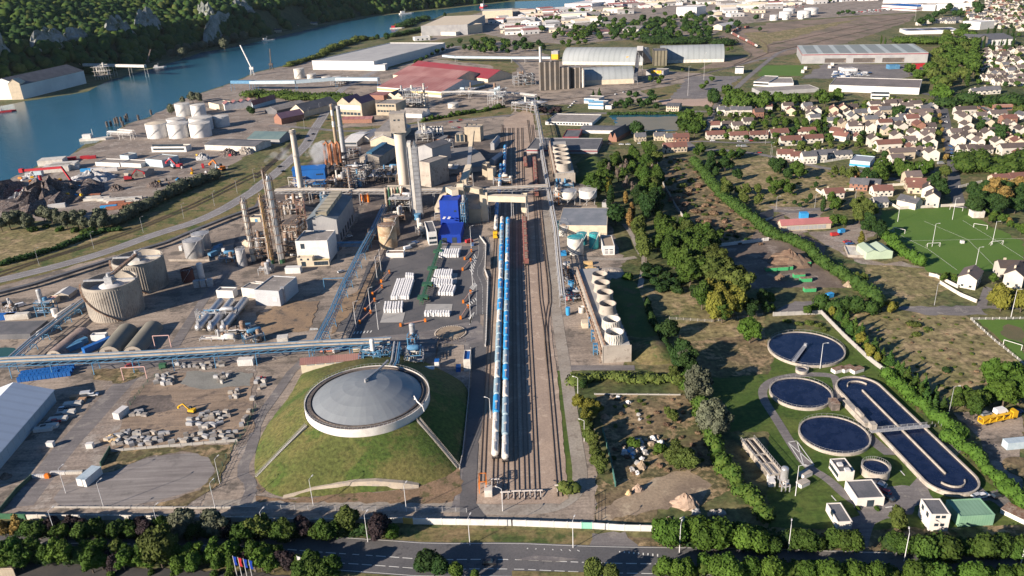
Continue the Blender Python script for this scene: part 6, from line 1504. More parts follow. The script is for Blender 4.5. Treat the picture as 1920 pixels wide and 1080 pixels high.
def ramp(s,w,m,label,side=None):
 p=PX(s);a=G(p[0],10.2);c=G(p[1],.4);L=hypot(c[0]-a[0],c[1]-a[1]);ux,uy=(c[0]-a[0])/L,(c[1]-a[1])/L;e=thing('mound_steps',label,'steps',(*c,.1),atan2(-uy,-ux));b=M()
 n=40
 for i in range(n):
  t=i/n;z=9.9*t+.35*sin(pi*t);b.box(L*t,-w/2,z-.5,L*(t+1/n),w/2,z+.25)
 b.build('treads',m,e)
 for s_ in(-1,1):b=M();b.bar((0,s_*w/2,.9),(L,s_*w/2,10.9),.08);b.bar((0,s_*w/2,.35),(L,s_*w/2,10.3),.14);b.build('stringer',side or m,e)
ramp('a: 574 797 480 893',1.0,m_conp,'concrete steps down the left corner of the grass mound');ramp('a: 784 786 860 876',1.4,mat('shade_blue_steps',(.12,.13,.14),fine=.1),'steps painted shade-dark with a pale edge down the right corner of the grass mound',m_gconc)  # right steps: bluish shade of the mound painted into the dark tread colour
P=GS('31: 200 500 430 465 700 440 900 432 1100 430 1220 425');T_=[0,1.4,2.3,2.4,1.4,.2];b=M()
o0=P[0];P=[(p[0]-o0[0],p[1]-o0[1])for p in P]
for i in range(5):
 a,c=P[i],P[i+1];b._a([(a[0],a[1],-.1),(c[0],c[1],-.1),(c[0],c[1]+1.2,T_[i+1]),(a[0],a[1]+1.2,T_[i]),(a[0],a[1]+2.8,T_[i]),(c[0],c[1]+2.8,T_[i+1])],[(0,1,2,3),(3,2,5,4)])
tag(b.build('retaining_wall',mat('pale_concrete',(.40,.345,.27),(.33,.285,.225),.3,fine=.1,c3=(.30,.27,.24),s3=.4),None,(*o0,.3)),'curved pale concrete retaining wall at the foot of the grass mound','wall')
area('ground','31: 0 480 200 510 600 470 1200 430 1480 280 1540 260 1545 440 1480 520 1300 540 600 530 0 520',mat('bare_brown',(.24,.16,.10),(.17,.12,.075),.12,c3=(.10,.09,.04),s3=.2,fine=.4,fs=1.5),.33)
fence('a: 883 655 879 742 868 850 862 880',1.0,'pale low wall along the right foot of the grass mound',m_conp,name='kerb_wall',cat='wall',solid=True,t=.25)
bld(FX('21: 345 640 790 600',t='21: 335 573',D='21: 800 490',z=0),'pump_house','long cream building with a dark red roof on stilts behind the domed tank',style='gable',axis='x',rh=1.6,wall=mat('cream_panel',(.58,.52,.40),(.52,.46,.36),.3,fine=.06),roof=mat('dull_red_roof',(.20,.10,.095),(.25,.14,.12),.1,fine=.1,stripe=('X',1,.85)),wl=[('f',5,3.5,1.2,3.4,.08,.9,m_grey)],lm='cream red-roofed building')
unit(FX('21: 780 600 1000 590',h=7,d=9),'blue pipe and valve cluster between the cream building and the domed tank',2,50,m_bstl,[m_bstl,m_steel,m_white,m_bstl],vessels=4,npipes=44,lm='blue valve cluster')
unit(FX('21: 1120 610 1260 600',h=6,d=12),'comb of pale pipes behind the right side of the domed tank',1,51,m_steel,[m_wht2,m_steel,m_bstl],vessels=2,npipes=44)
unit(FX('21: 1140 490 1200 490',h=9,d=8),'blue steel tower at the right end of the long pipe bridge',2,52,m_bstl,[m_bstl,m_rust,m_steel],vessels=3,npipes=24)
bridge('21: 1010 620 1040 560 1060 420',7,3,'dark blue pipe bridge leading from the domed tank to the long pipe bridge',m_bstl,4,[m_bstl,m_steel],step=10)
bld(FX('21: 1560 628 1612 626',t='21: 1558 545',d=9),'cabin','narrow blue and white cabin beside the road right of the domed tank','cabin',style='flat',wall=m_wht2,roof=m_blue2)
boxes('21: 1305 640',4,3,2.6,m_tp,'pale blue cabin behind the domed tank','cabin','cabin');boxes('21: 1360 590',2,3,3,m_white,'white and blue kiosk behind the domed tank','kiosk','kiosk',lid=m_blue2);boxes('21: 1520 620',2,3,2.2,m_blue2,'dark blue box beside the narrow cabin','cabin','cabin')
boxes('21: 540 478',7,1.6,1.4,mat('salmon',(.55,.25,.18),fine=.1),'salmon-coloured box behind the cream building','container','box');boxes('21: 760 470',4,2,1.6,m_cream,'cream vehicle-sized box behind the cream building','container','box')
fence('21: 1350 540 1370 410 1570 405',2.2,'dark mesh fence round the gravel square behind the domed tank',m_dark)
# 
def ctower_row(s,t,D,tops,label,zt,r,h,lm,flut=()):
 f=FX(s,t=t,D=D);e=thing('cooling_slab',label,'cooling plant',f.loc,f.rot);b=M();b.box(0,0,0,f.w,f.d,f.h);b.build('basin_block',m_gconc,e)
 b=M()
 for i in range(int(f.d/4)+1):b.box(f.w,i*4-.15,0,f.w+.5,i*4+.15,f.h);b.box(-.3,i*4-.15,0,0,i*4+.15,f.h)
 b.build('buttresses',m_gconc,e)['kind']='stuff'
 b=M();b.box(.2,.2,f.h,f.w-.2,f.d-.2,f.h+.3);b.build('deck',m_conp,e)
 b=M();b.tube([(.8,0,f.h+1),(.8,f.d,f.h+1)],.5,8);b.tube([(-.8,0,f.h*.6),(-.8,f.d,f.h*.6)],.45,8);b.build('header_pipe',m_rust,e);land(lm,f.mid());n=0
 for i,p in enumerate(PX(tops)):
  x,y=G(p,f.h+h);m=m_wht2 if i in flut else m_gconc;k=thing('cooling_fan_stack',None,'cooling tower',(x,y,f.h+.3),0,'round stacks of the '+lm);R=r
  b=M();b.lathe([(R*1.06,0),(R*.94,h*.45),(R*1.0,h),(R*.92,h),(R*.86,h*.45),(R*.9,0)],0,0,28);b.build('shell',m,k)
  if i in flut:
   b=M()
   for j in range(28):a=2*pi*j/28;b.bar((R*1.08*cos(a),R*1.08*sin(a),0),(R*1.0*cos(a),R*1.0*sin(a),h),.16)
   b.build('ribs',m,k)
  b=M();b.cyl(0,0,h*.3,h*.5,.6);
  for j in range(4):a=j*pi/2+i;b.bar((0,0,h*.45),(R*.85*cos(a),R*.85*sin(a),h*.45),.5,.1)
  b.build('fan',m_dark,k);k['label']=f'{"white ribbed" if i in flut else "grey concrete"} cooling stack, {ORDN[i]} from the far end of the {lm}'
ctower_row('22: 682 565 886 552','22: 672 440','12: 760 925','12: 658 975 675 1040 22: 697 32 717 118 745 235 768 330','long concrete cooling tower block with six round stacks',0,4.1,4.6,'near cooling row',(4,5))
ctower_row('12: 325 312 470 306','12: 312 222','02: 425 1060','12: 357 15 370 42 373 76 380 108 386 140','concrete cooling block with five stacks beside the tracks',0,6.0,6,'far cooling row')
for i,s in enumerate(('12: 590 1060','22: 560 130','22: 575 200','22: 590 300','22: 610 400','22: 625 500')):
 x,y=G(s);b=M()
 for q in(-.9,.9):b.box(q-.12,-.9,0,q+.12,-.7,5.5);b.box(q-.12,.7,0,q+.12,.9,5.5)
 for z in(1.5,3.4,5.2):b.box(-1,-1,z,1,1,z+.15)
 b.box(.9,-.4,3,3.4,.4,3.8);bulk(tag(b.build('stair_frame',m_bstl if i else m_steel,None,(x,y,.2)),None,'steel stair frame','blue stair frames'),'blue steel stair frame')
bridge('12: 575 960 22: 560 0 610 240 680 470',6,2,'rusty pipe bridge along the left side of the near cooling row',m_rust,3,[m_rust,m_cream],step=7)
bridge('12: 215 0 245 180 270 310 300 480 330 640 350 860 22: 380 60',6,2.6,'narrow pipe bridge along the yard road right of the tracks',m_steel,4,[m_steel,m_wht2,m_rust],step=9,lm='narrow yard-road pipe bridge')
unit(FX('22: 400 110 520 100',h=5,d=9),'tangle of blue and red pumps left of the near cooling row',1,60,m_bstl,[m_bstl,m_steel,m_red,m_white],vessels=6,npipes=36);unit(FX('12: 370 1060 470 1055',h=4,d=16),'small pump skid above the blue barrel',1,61,m_steel,[m_rust,m_steel],vessels=4,npipes=24)
b=M();b.cyl(0,0,.6,4.2,1.1,n=12);b.cyl(0,0,0,.6,.8,n=12);tag(b.build('upright_vessel',m_tb,None,(*G('22: 420 205'),.2)),'bright blue upright vessel beside the yard road','tank')
tank('22: 498 192 545 150','small white tank left of the near cooling row',m_wht2,cap='flat',stair=False,n=14)
boxes('12: 385 835',3.4,3,2.4,m_tb,'blue container left of the cream tank',rot=.05);boxes('12: 440 1050',3,3,2.4,m_tb,'blue container above the yard road pumps',rot=.05);boxes('12: 412 925',3.4,3,3,m_wht2,'white transformer hut beside the yard road','cabin','cabin');boxes('22: 545 290',3,4.5,2.6,m_cream,'cream switch box left of the white cooling stacks','cabin','cabin')
tank('12: 365 468 487 365','white silo on legs with red railings, left one of the pair',m_wht2,m_steel,legs=5,lm='pair of silos on legs',name='silo');tank('12: 500 465 637 360','white silo on legs, right one of the pair',m_white,m_wht2,legs=5,name='silo')
unit(FX('12: 310 470 365 470',h=12,d=10),'white and orange pipe tower left of the silos on legs',3,62,m_steel,[m_wht2,m_orange,m_steel],vessels=3,npipes=24)
unit(FX('12: 320 335 460 330',h=3,d=8),'row of blue pumps below the far cooling row',1,63,m_bstl,[m_bstl,m_steel],vessels=6,npipes=20)
bld(FX('12: 350 690 712 692',t='12: 345 612',D='12: 655 480'),'workshop','low workshop with a dark blue-grey roof behind the teal tanks',style='flat',wall=m_cream,roof=mat('blue_grey_roof',(.17,.19,.215),(.22,.235,.26),.12,fine=.1),lm='dark-roofed workshop',par=.2)
tank('12: 338 660 415 590','teal tank behind the white and orange one',m_teal);tank('12: 350 695 425 618','white tank with an orange side and brown roof',m_wht2,mat('tank_brown',(.3,.2,.14),fine=.1));tank('12: 485 765 563 680','teal tank, left one of the teal pair',m_teal);tank('12: 578 790 650 680','teal tank, right one of the teal pair',m_teal,lm='teal tanks');tank('12: 415 838 537 718','big cream tank with a teal roof',m_wht2,m_teal)
bld(FX('12: 682 835 770 832',t='12: 670 772',D='12: 748 690'),'hut','white hut with two grey louvred windows beside the teal tanks','hut',style='flat',wall=m_white,roof=mat('tan_roof',(.30,.24,.18),fine=.15),wl=[('f',2,.8,1.8,1.8,.1,.9,m_grey),('f',2,3.2,.5,2,.1,.9)])
boxes('12: 570 905 575 940 560 975 600 955',5,2.5,1.6,mat('formwork',(.60,.42,.20),(.5,.33,.15),.8,fine=.2),'stack of orange-yellow formwork panels','panel_stack','stack')
bld(FX('12: 675 475 720 478',h=3,d=7),'hut','small grey hut right of the silos on legs','hut',style='flat',wall=m_grey,roof=m_roofg)
berm('12: 600 120 640 200 600 300',30,6,m_lawn);berm('22: 1010 370 1050 450 1090 580',22,4,m_lawn2);berm('12: 800 1000 22: 860 100 940 250 1010 380',20,1.2,mat('bank_grass',(.06,.10,.025),(.10,.13,.035),.08,c3=(.13,.11,.05),s3=.1,fine=.4))
road('ground','22: 830 420 800 250 780 60',6,m_dark,.5,0)
fence('12: 1080 80 1110 260 1230 480 1330 620',2,'pale pipe fence running along the right of the wood',m_conp,solid=True,t=.3,name='wall',cat='wall')
fence('12: 1520 775 1920 725',2,'white wall at the top of the earth yard',m_white,solid=True,t=.3,name='wall',cat='wall')
fence('22: 1180 235 1500 255 1880 205',1.3,'row of pale fence posts beside the wild grass field',m_conp)
# 
m_pink=mat('faded_red_roof',(.23,.10,.10),(.30,.16,.155),.03,fine=.12,stripe=('X',6,.85));m_redr=mat('bright_red_roof',(.22,.03,.045),(.19,.045,.055),.03,fine=.1)
m_galv=mat('curved_grey_roof',(.30,.325,.335),(.25,.275,.285),.02,fine=.1,stripe=('X',8,.88));m_purp=mat('purple_roof',(.14,.09,.13),(.18,.11,.15),.1,fine=.15)
m_wroof=mat('panelled_roof',(.42,.42,.41),(.36,.36,.36),.05,fine=.12,stripe=('Y',14,.8));m_pair=[m_wht2,m_grey,m_white,m_white,m_cream]
for s,t,D,st,ax,rh,wa,ro,lab,lm_,kw in[('01: 428 522 890 530','01: 418 460','01: 1250 325','flat','x',2,m_white,m_wroof,'huge white warehouse with a panelled pale roof on the river bank','huge white riverside warehouse',{'par':1.2}),('01: 890 532 970 530','01: 890 490','01: 975 478','flat','x',2,m_white,m_roofl,'white office annexe at the corner of the huge white warehouse',None,{}),('01: 912 690 1392 732','01: 910 650','01: 1440 590','multi','x',9,m_white,m_pink,'front faded-red-roofed shed with a white and tan wall','front faded-red-roofed shed',{'vent':1,'bands':[(2.5,5.5,mat('tan_band',(.55,.42,.20),fine=.1))]}),('01: 1030 590 1480 640','01: 1028 560','01: 1575 545','gable','x',9,m_cream,m_pink,'middle faded-red-roofed shed behind the front one',None,{}),('01: 1130 540 1740 620','01: 1130 515','01: 1780 540','gable','x',9,m_cream,m_redr,'rear bright-red-roofed shed, longest of the red sheds','bright-red-roofed shed',{}),('01: 620 870 800 880','01: 605 770','01: 872 745','multi','y',6,m_beige,m_purp,'old two-gabled brick and tan hall with purple roofs','two-gabled purple-roofed hall',{'vent':2,'wl':[('f',6,8,5,5,.05,.95,m_white),('f',6,2,3,4)]}),('01: 905 865 1055 868','01: 897 780','01: 1055 748','flat','x',2,m_beige,m_roofg,'tan building with window bands right of the two-gabled hall','tan window-banded building',{'wl':[('f',6,4,2,3),('f',6,10,2,3)]}),('01: 1075 880 1245 885','01: 1068 850','01: 1230 825','multi','x',3,m_white,m_roofg,'low grey-roofed shed in front of the tan window-banded building',None,{'vent':2}),('01: 980 740 1100 742','01: 975 718','01: 1100 682','multi','y',4,m_cream,m_roofd,'small two-gabled cream shed with dark roofs',None,{'vent':2}),('01: 820 745 960 750','01: 818 715','01: 955 690','flat','x',2,m_brick,m_pink,'low brick building with a faded red roof',None,{}),('01: -20 820 150 770','01: -20 780','01: 140 730','gable','x',4,m_tp,m_pink,'pale blue shed with a faded pink roof by the junction','pink-roofed pale blue shed',{}),('01: 70 850 160 860','01: 60 820','01: 290 770','gable','y',4,m_roofd,m_roofg,'grey gabled shed behind the cream gabled one',None,{}),('01: 262 870 362 880','01: 258 825','01: 460 760','gable','y',7,m_cream,m_roofd,'cream gabled shed with a long dark roof by the junction','cream dark-roofed gabled shed',{'wl':[('f',4,2,1.6,2),('f',3,5,1.6,2)]}),('01: 140 925 195 935','01: 135 880','01: 270 840','gable','y',5,m_brick,m_purp,'small brick gabled house with a purple roof by the junction',None,{}),('02: 378 485 980 490','02: 378 462',55,'arch','x',18,m_wht2,m_galv,'left half of the long grey barrel-roofed storage hall','left barrel-roofed hall',{}),('02: 1110 475 1590 465','02: 1120 452',55,'arch','x',18,m_wht2,m_galv,'right half of the long grey barrel-roofed storage hall','right barrel-roofed hall',{}),('02: 540 640 915 625','02: 540 605',45,'arch','x',13,m_cream,m_galv,'shorter barrel-roofed hall in front of the long one','shorter barrel-roofed hall',{}),('02: 1060 495 1160 492','02: 1055 385','02: 1160 360','flat','x',2,mat('striped_tower',(.20,.18,.13),(.16,.15,.11),.1,fine=.1,stripe=('X',5,.3)),m_roofd,'dark striped tower between the two halves of the long grey hall','dark striped tower',{}),('02: 1005 565 1135 570','02: 1000 530','02: 1135 515','flat','x',2,m_grey,m_roofg,'grey office block with two yellow signs right of the shorter barrel hall',None,{'wl':[('f',2,3,4,7,.25,.9,m_yellow,'sign')]}),('02: 540 775 650 780','02: 540 740','02: 655 722','flat','x',2,m_white,m_roofg,'rear white and blue office block left of the small grove',None,{'wl':[('f',5,3,2,4,.02,.98,m_bstl)]}),('02: 572 815 685 820','02: 572 775','02: 690 757','flat','x',2,m_white,m_roofg,'front white and blue office block left of the small grove','front white-blue office block',{'wl':[('f',5,3,2,4,.02,.98,m_bstl),('f',5,7,2,4,.02,.98,m_bstl)]}),('02: 700 818 745 820','02: 700 795','02: 745 785','flat','x',2,m_white,m_roofg,'tiny white and blue pavilion beside the small grove',None,{}),('02: 1155 835 1250 838','02: 1155 795','02: 1250 775','gable','x',2,m_rendc,m_slate,'cream house with a dark roof standing alone above the pond','lone cream house',{'wl':[('f',5,1,1.6,1.2),('f',5,4,1.6,1.2)]}),('02: 250 935 600 945','02: 250 915','02: 515 860','flat','x',2,m_white,m_roofg,'low white angular building above the blue-roofed sheds','low white angular building',{'wl':[('f',14,.8,1.6,2)]}),('02: 510 1000 905 1005','02: 508 975','02: 910 945','gable','x',1,m_white,m_roofd,'long low building with a dark flat roof below the pond','long low dark-roofed building',{}),('02: 380 1060 500 1060','02: 378 1030','02: 502 975','flat','x',2,m_redr,m_roofd,'dark-roofed shed with red edges, left one below the pond','red-edged shed',{}),('12: 110 70 640 75','12: 105 40','02: 635 1040','flat','x',2,m_grey,m_roofd,'wide dark-roofed shed with a red stripe by the far cooling row','red-striped dark shed',{'bands':[(2,3,m_redr)]}),('02: 722 1060 785 1065','02: 720 1030','02: 790 965','multi','y',5,m_brick,m_roofd,'small double-gabled dark shed with red edges below the pond',None,{'vent':2}),('03: 250 478 1192 470','03: 258 405','03: 1198 328','flat','x',2,m_grey,mat('striped_roof',(.20,.23,.23),(.23,.25,.25),.03,fine=.1,stripe=('X',22,1.7)),'very large warehouse with a striped roof and a red line','striped-roof warehouse',{'par':.3,'bands':[(11.5,12.6,m_redr)],'wl':[('f',3,1,6,28,.16,.85,m_dark)]}),('03: 455 685 1130 710','03: 455 640','03: 1000 595','flat','x',2,m_white,mat('ribbed_dark_roof',(.15,.13,.125),(.11,.10,.095),.05,fine=.15,stripe=('Y',7,1.9)),'large white warehouse with a ribbed dark roof behind the park trees','ribbed dark-roof warehouse',{}),('03: 770 742 908 745','03: 768 708','03: 910 695','flat','x',2,m_white,m_roofg,'small white office block in front of the ribbed dark-roof warehouse',None,{'wl':[('f',8,2,1.8,3),('f',8,6,1.8,3)]}),('02: 1810 645 1920 650','02: 1808 615','03: 235 580','flat','x',2,m_white,m_roofg,'white low factory left of the ribbed dark-roof warehouse','white low factory',{'wl':[('f',12,2,2,4)]}),('03: 0 650 190 650','03: 0 625','03: 235 585','flat','x',2,m_white,m_roofg,'white flat factory wing with a silver barrel end',None,{}),('03: -60 715 380 690','03: -60 690','03: 350 635','flat','x',2,m_grey,m_roofg,'grey flat roof covered with vents behind the row of big trees','vent-covered flat roof',{}),('03: 1035 260 1430 250','03: 1030 235','03: 1415 205','flat','x',2,m_white,mat('solar_roof',(.06,.07,.10),(.075,.085,.115),.05,fine=.1,stripe=('X',26,3)),'white warehouse with a dark striped roof behind the hedge of trees','dark striped-roof warehouse',{}),('03: 1455 215 1585 225','03: 1452 160','03: 1590 150','flat','x',2,m_white,m_white,'plain white block beside the poplars','plain white block',{}),('03: 1640 345 1850 335','03: 1640 300','03: 1800 250','gable','x',5,m_white,m_slate,'large church-like hall with a dark green-grey roof among the poplars','hall among the poplars',{'wl':[('f',6,1,5,2)]}),('03: 1560 360 1640 350','03: 1556 290','03: 1640 255','gable','y',4,m_rendc,m_slate,'narrow cream wing left of the hall among the poplars',None,{}),('03: 850 70 1110 85','03: 850 40','03: 1110 32','flat','x',2,m_white,m_blue2,'shop hall with a blue and red front by the car dealers','blue and red shop hall',{'bands':[(3,5,m_redr)]}),('03: 1145 80 1250 82','03: 1145 38','03: 1250 30','flat','x',2,m_white,m_roofl,'white box hall, first of three beside the shop hall',None,{}),('03: 1252 80 1345 80','03: 1252 32','03: 1345 25','flat','x',2,m_white,m_roofl,'white box hall, second of three beside the shop hall',None,{}),('03: 1362 82 1530 78','03: 1362 30','03: 1535 22','flat','x',2,m_white,m_roofl,'long white box hall, third of three beside the shop hall','three white box halls',{}),('03: 860 25 1560 20','03: 860 5','03: 1560 -5','flat','x',2,m_white,m_roofg,'very long low white hall at the far edge',None,{}),('03: 1625 60 1760 65','03: 1625 38','03: 1760 25','flat','x',2,m_cream,m_roofg,'cream hall above the far houses',None,{}),('01: 1372 250 1590 258','01: 1410 188','01: 1590 175','flat','x',2,m_cream,m_cream,'pale lower block of the far factory beside the river',None,{}),('01: 1590 260 1720 180','01: 1590 185','01: 1440 110','flat','x',2,m_grey,m_cream,'tall grey factory beside the river with four roof fans','grey riverside factory',{}),('01: 1270 265 1500 268','01: 1275 240','01: 1500 215','flat','x',2,m_wht2,m_cream,'low cream wing left of the grey riverside factory',None,{}),('01: 1700 140 1925 130','01: 1700 85','01: 1920 65','flat','x',2,m_cream,m_roofl,'cream quay hall by the docked ship','cream quay hall',{}),('02: 395 62 600 62','02: 392 30','02: 600 5','flat','x',2,m_white,m_white,'long white quay warehouse by the dock, left part','white quay warehouse',{}),('02: 600 48 770 42','02: 600 5','02: 770 -8','flat','x',2,m_white,m_roofl,'long white quay warehouse by the dock, right part',None,{}),('02: 0 120 190 100','02: 0 90','02: 130 58','flat','x',2,m_grey,m_cream,'cream-roofed quay shed at the dock',None,{}),('02: 1232 120 1382 122','02: 1230 55','02: 1382 42','flat','x',2,m_white,m_white,'tall white ribbed factory block in the far estate','tall white factory block',{'wl':[('f',7,6,9,3,.05,.95,m_grey)]}),('02: 370 250 415 268','02: 368 245','02: 600 178','gable','x',3,m_white,m_pink,'long narrow shed with a bright red roof in the far estate','narrow red-roofed shed',{}),('02: 600 195 790 200','02: 600 180','02: 790 165','gable','x',3,m_white,m_roofg,'white shed with a grey roof right of the narrow red-roofed one',None,{}),('02: 400 150 540 152','02: 400 130','02: 540 122','flat','x',3,m_orange,m_roofl,'orange-brown hall in the far estate','orange-brown hall',{}),('02: 370 138 560 130','02: 370 105','02: 560 85','flat','x',3,m_white,m_roofl,'white hall behind the orange-brown one',None,{}),('02: 1505 225 1575 228','02: 1505 195','02: 1575 175','gable','y',4,m_cream,m_roofl,'cream gabled hall beside the curving tracks','cream gabled hall',{}),('02: 1672 552 1735 552','02: 1672 515','02: 1738 500','flat','x',4,m_white,m_roofd,'small white building with a dark roof beside the road fork','white road-fork building',{}),('02: 830 245 950 245','02: 830 220','02: 955 195','gable','x',4,m_wht2,m_roofg,'grey gabled shed among the dark trees',None,{}),('10: 1100 165 1225 178','10: 1098 115','10: 1285 85','flat','x',4,m_tp,m_roofg,'large pale blue box shed in the scrap port','pale blue box shed',{}),('10: 905 170 1060 178','10: 903 145','10: 1090 125','flat','x',4,m_white,m_roofg,'middle white box shed in the scrap port',None,{}),('10: 720 165 900 172','10: 720 140','10: 940 118','flat','x',4,m_white,m_roofg,'left white box shed in the scrap port',None,{}),('10: 905 118 970 122','10: 900 88','10: 990 70','flat','x',4,m_tp,m_roofg,'small pale blue box behind the left white box shed',None,{}),('10: 935 250 1090 252','10: 935 215','10: 1110 185','gable','x',2,m_gconc,m_roofd,'open dark-roofed shed in the scrap yard','dark scrap-yard shed',{'wl':[('f',2,.2,6,9,.3,.9,m_dark)]}),('10: 1140 62 1400 60','10: 1130 25','10: 1340 5','flat','x',2,m_white,m_cream,'long white office with window bands by the scrap port','window-banded white office',{'wl':[('f',16,2,1.8,2.5),('f',16,6,1.8,2.5)]}),('10: 1540 45 1920 60','10: 1535 5','00: 1920 1050','gable','x',2,m_wht2,m_roofd,'long shed with a grid roof right of the white oil tanks','grid-roofed long shed',{}),('01: -60 1075 180 1080','01: -60 1040','01: 185 990','gable','x',4,m_grey,mat('teal_grey_roof',(.10,.16,.17),(.13,.19,.19),.1,fine=.1),'shed with a teal-grey roof left of the junction','teal-grey-roofed shed',{}),('00: 1570 810 1650 830','00: 1568 770','00: 1660 750','flat','x',4,m_cream,m_roofg,'small cream block behind the white oil tanks',None,{}),('00: 1690 830 1920 800','00: 1690 785','00: 1900 745','multi','y',3,m_white,m_pink,'row of pink-roofed gabled sheds behind the white oil tanks','pink-roofed gabled sheds',{'vent':4}),('13: 98 655 470 635','13: 90 610','13: 440 565','gable','x',2.5,m_rendc,mat('dull_pink_roof',(.36,.14,.14),(.30,.12,.12),.1,fine=.12),'long low shed with a dull red roof above the earth yard','long dull-red-roofed shed',{'wl':[('f',9,.5,2.5,2.5,.1,.9,m_grey)]}),('13: 733 868 930 858','13: 730 815','13: 880 745','multi','y',1.4,mat('mint',(.42,.52,.38),(.38,.47,.35),.2,fine=.06),mat('mint_roof',(.36,.44,.34),(.32,.40,.31),.1,fine=.08),'pale green hall with two curved roofs beside the pitch hedge','pale green twin-roofed hall',{'vent':2}),('13: 600 850 725 855','13: 600 838','13: 700 770','flat','x',2,m_gconc,m_wht2,'low open grey canopy against the pale green hall',None,{}),('13: 610 165 760 180','13: 605 125','13: 820 100','flat','x',2,m_tp,mat('blue_grey_flat',(.25,.28,.33),fine=.1),'pale blue workshop with a blue-striped wall by the back road','pale blue workshop',{'bands':[(.5,2,m_tb)]}),('13: -60 590 35 560','13: -60 540','13: 30 510','gable','x',2,m_white,m_roofd,'white shed left of the long dull-red-roofed one',None,{}),]:
 k=dict(kw)
 try:bld(FX(s,t=t,**({'d':D}if isinstance(D,int)else{'D':D})),'warehouse' if 'ware' in lab or 'hall' in lab or 'shed' in lab else 'building',lab,style=st,axis=ax,rh=rh,wall=wa,roof=ro,lm=lm_,**k)
 except Exception as ex:print('BLD',lab,ex)
ms=mat('black_gold_stripes',(.055,.05,.045),(.07,.06,.05),.1,fine=.1,stripe=('X',6.5,4.5))
for i,(s,t,D,l)in enumerate((('02: 205 680 360 672','02: 203 472','02: 325 465','tall left'),('02: 340 672 430 668','02: 330 512','02: 415 500','middle'),('02: 428 662 512 660','02: 428 512','02: 520 492','right'))):
 bld(FX(s,t=t,D=D),'silo_battery',f'{l} part of the black and gold striped silo battery','silo',style='flat',wall=ms,roof=m_roofg,lm='black-gold silo battery')
tower(PX('02: 215 560')[0],PX('02: 0 350')[0][1],4.5,4.5,'white chimney at the left end of the striped silo battery',m_white,plat=1);bld(FX('02: 296 445 345 445',t='02: 292 385',d=12),'tower','grey tower with a yellow base left of the long barrel hall','tower',wall=m_grey,bands=[(0,8,m_yellow)])
tank('02: 522 658 545 530','slim white silo between the striped battery and the shorter barrel hall',m_wht2,cap='dome',stair=False,n=14);boxes('02: 878 485',9,6,12,m_yellow,'yellow gatehouse on the side of the long barrel hall','gatehouse','gate')
bridge('02: 925 600 945 500 965 375',6,5,'dark sloping conveyor crossing the long barrel hall',zt=38,house=(4,m_roofd),name='conveyor',cat='conveyor',step=60)
bridge('02: 960 380 1030 470',38,8,'grey conveyor gallery sloping down right of the dark conveyor',zt=12,house=(6,m_grey),name='conveyor',cat='conveyor',trest=False)
for i,(s,l)in enumerate((('00: 1108 1040 1280 935','front left'),('00: 1270 1040 1440 935','front middle'),('00: 1432 1035 1598 935','front right'),('00: 1250 930 1400 900','low middle row left'),('00: 1430 985 1612 895','second row right'),('00: 1600 955 1730 880','right, beside the dark shed'),('00: 1325 875 1440 785','rear left'),('00: 1440 878 1555 792','rear right'))):
 tank(s,f'white oil tank, {l} of the riverside group',m_white,m_cream if i==0 else m_wht2,group='riverside oil tanks',lm='white oil tanks' if i<3 else None)
for i,s in enumerate(('03: 80 135 175 90','03: 215 135 320 85','03: 265 110 375 65','03: 110 105 200 65','03: 10 155 75 115','03: 105 150 155 112','03: 225 145 270 110')):tank(s,f'white storage tank, {ORDN[i]} of the far tank farm counted from its front',m_white,m_tp if i>4 else m_white,group='far tank farm',lm='far tank farm')
for i,s in enumerate(('01: 290 590 370 520','01: 385 595 455 560','01: 495 610 565 580','01: 570 605 640 580','01: 1440 815 1520 780','02: 1870 135 1890 105')):tank(s,f'pale tank, {ORDN[i]} from the left behind the works',m_wht2,group='pale tanks behind the works')
bridge('01: -40 628 300 625 600 602 920 605',10,7,'long blue-edged conveyor bridge in front of the white warehouse',house=(4,m_tp),steel=m_bstl,name='conveyor',cat='conveyor',step=45,lm='blue-edged conveyor bridge');bridge('01: 1405 425 1500 435 1920 440 02: 100 440 290 440',6,5,'white conveyor running to the long barrel hall',house=(3,m_tp),name='conveyor',cat='conveyor',step=60)
bridge('00: 1740 625 1920 625',10,7,'blue conveyor end by the river crane',house=(4,m_bstl),steel=m_bstl,name='conveyor',cat='conveyor',step=30);bridge('00: 810 990 900 995 985 1000',7,4,'white pipe jetty frame beside the mooring posts',m_white,2,[m_white],step=12);bridge('00: 890 975 1000 985',7,4,'second white pipe frame on the jetty',m_white,2,[m_white],step=12)
def crane(s,hh,lab,m,jib,rot=0):
 x,y=G(s);e=thing('harbour_crane',lab,'crane',(x,y,0),rot);b=M()
 for q in((-3,-3),(3,-3),(3,3),(-3,3)):b.bar((*q,0),(q[0]*.4,q[1]*.4,hh*.35),.6)
 b.build('portal',m,e);b=M();b.box(-3,-2,hh*.35,3,2,hh*.5);b.build('cab',m,e);b=M();b.bar((0,0,hh*.45),jib,1.6);b.bar((-1,0,hh*.5),(jib[0]*.4,jib[1]*.4,jib[2]*.6),.6);b.build('jib',m,e)
crane('00: 1895 565',26,'white harbour crane with a raised jib on the near quay',m_white,(-14,8,46));crane('00: 1115 500',22,'dark loading crane at the end of the far quay',m_dark,(10,0,30));crane('01: 118 525',22,'dark ship crane with a mast on the near quay',m_dark,(2,0,34))
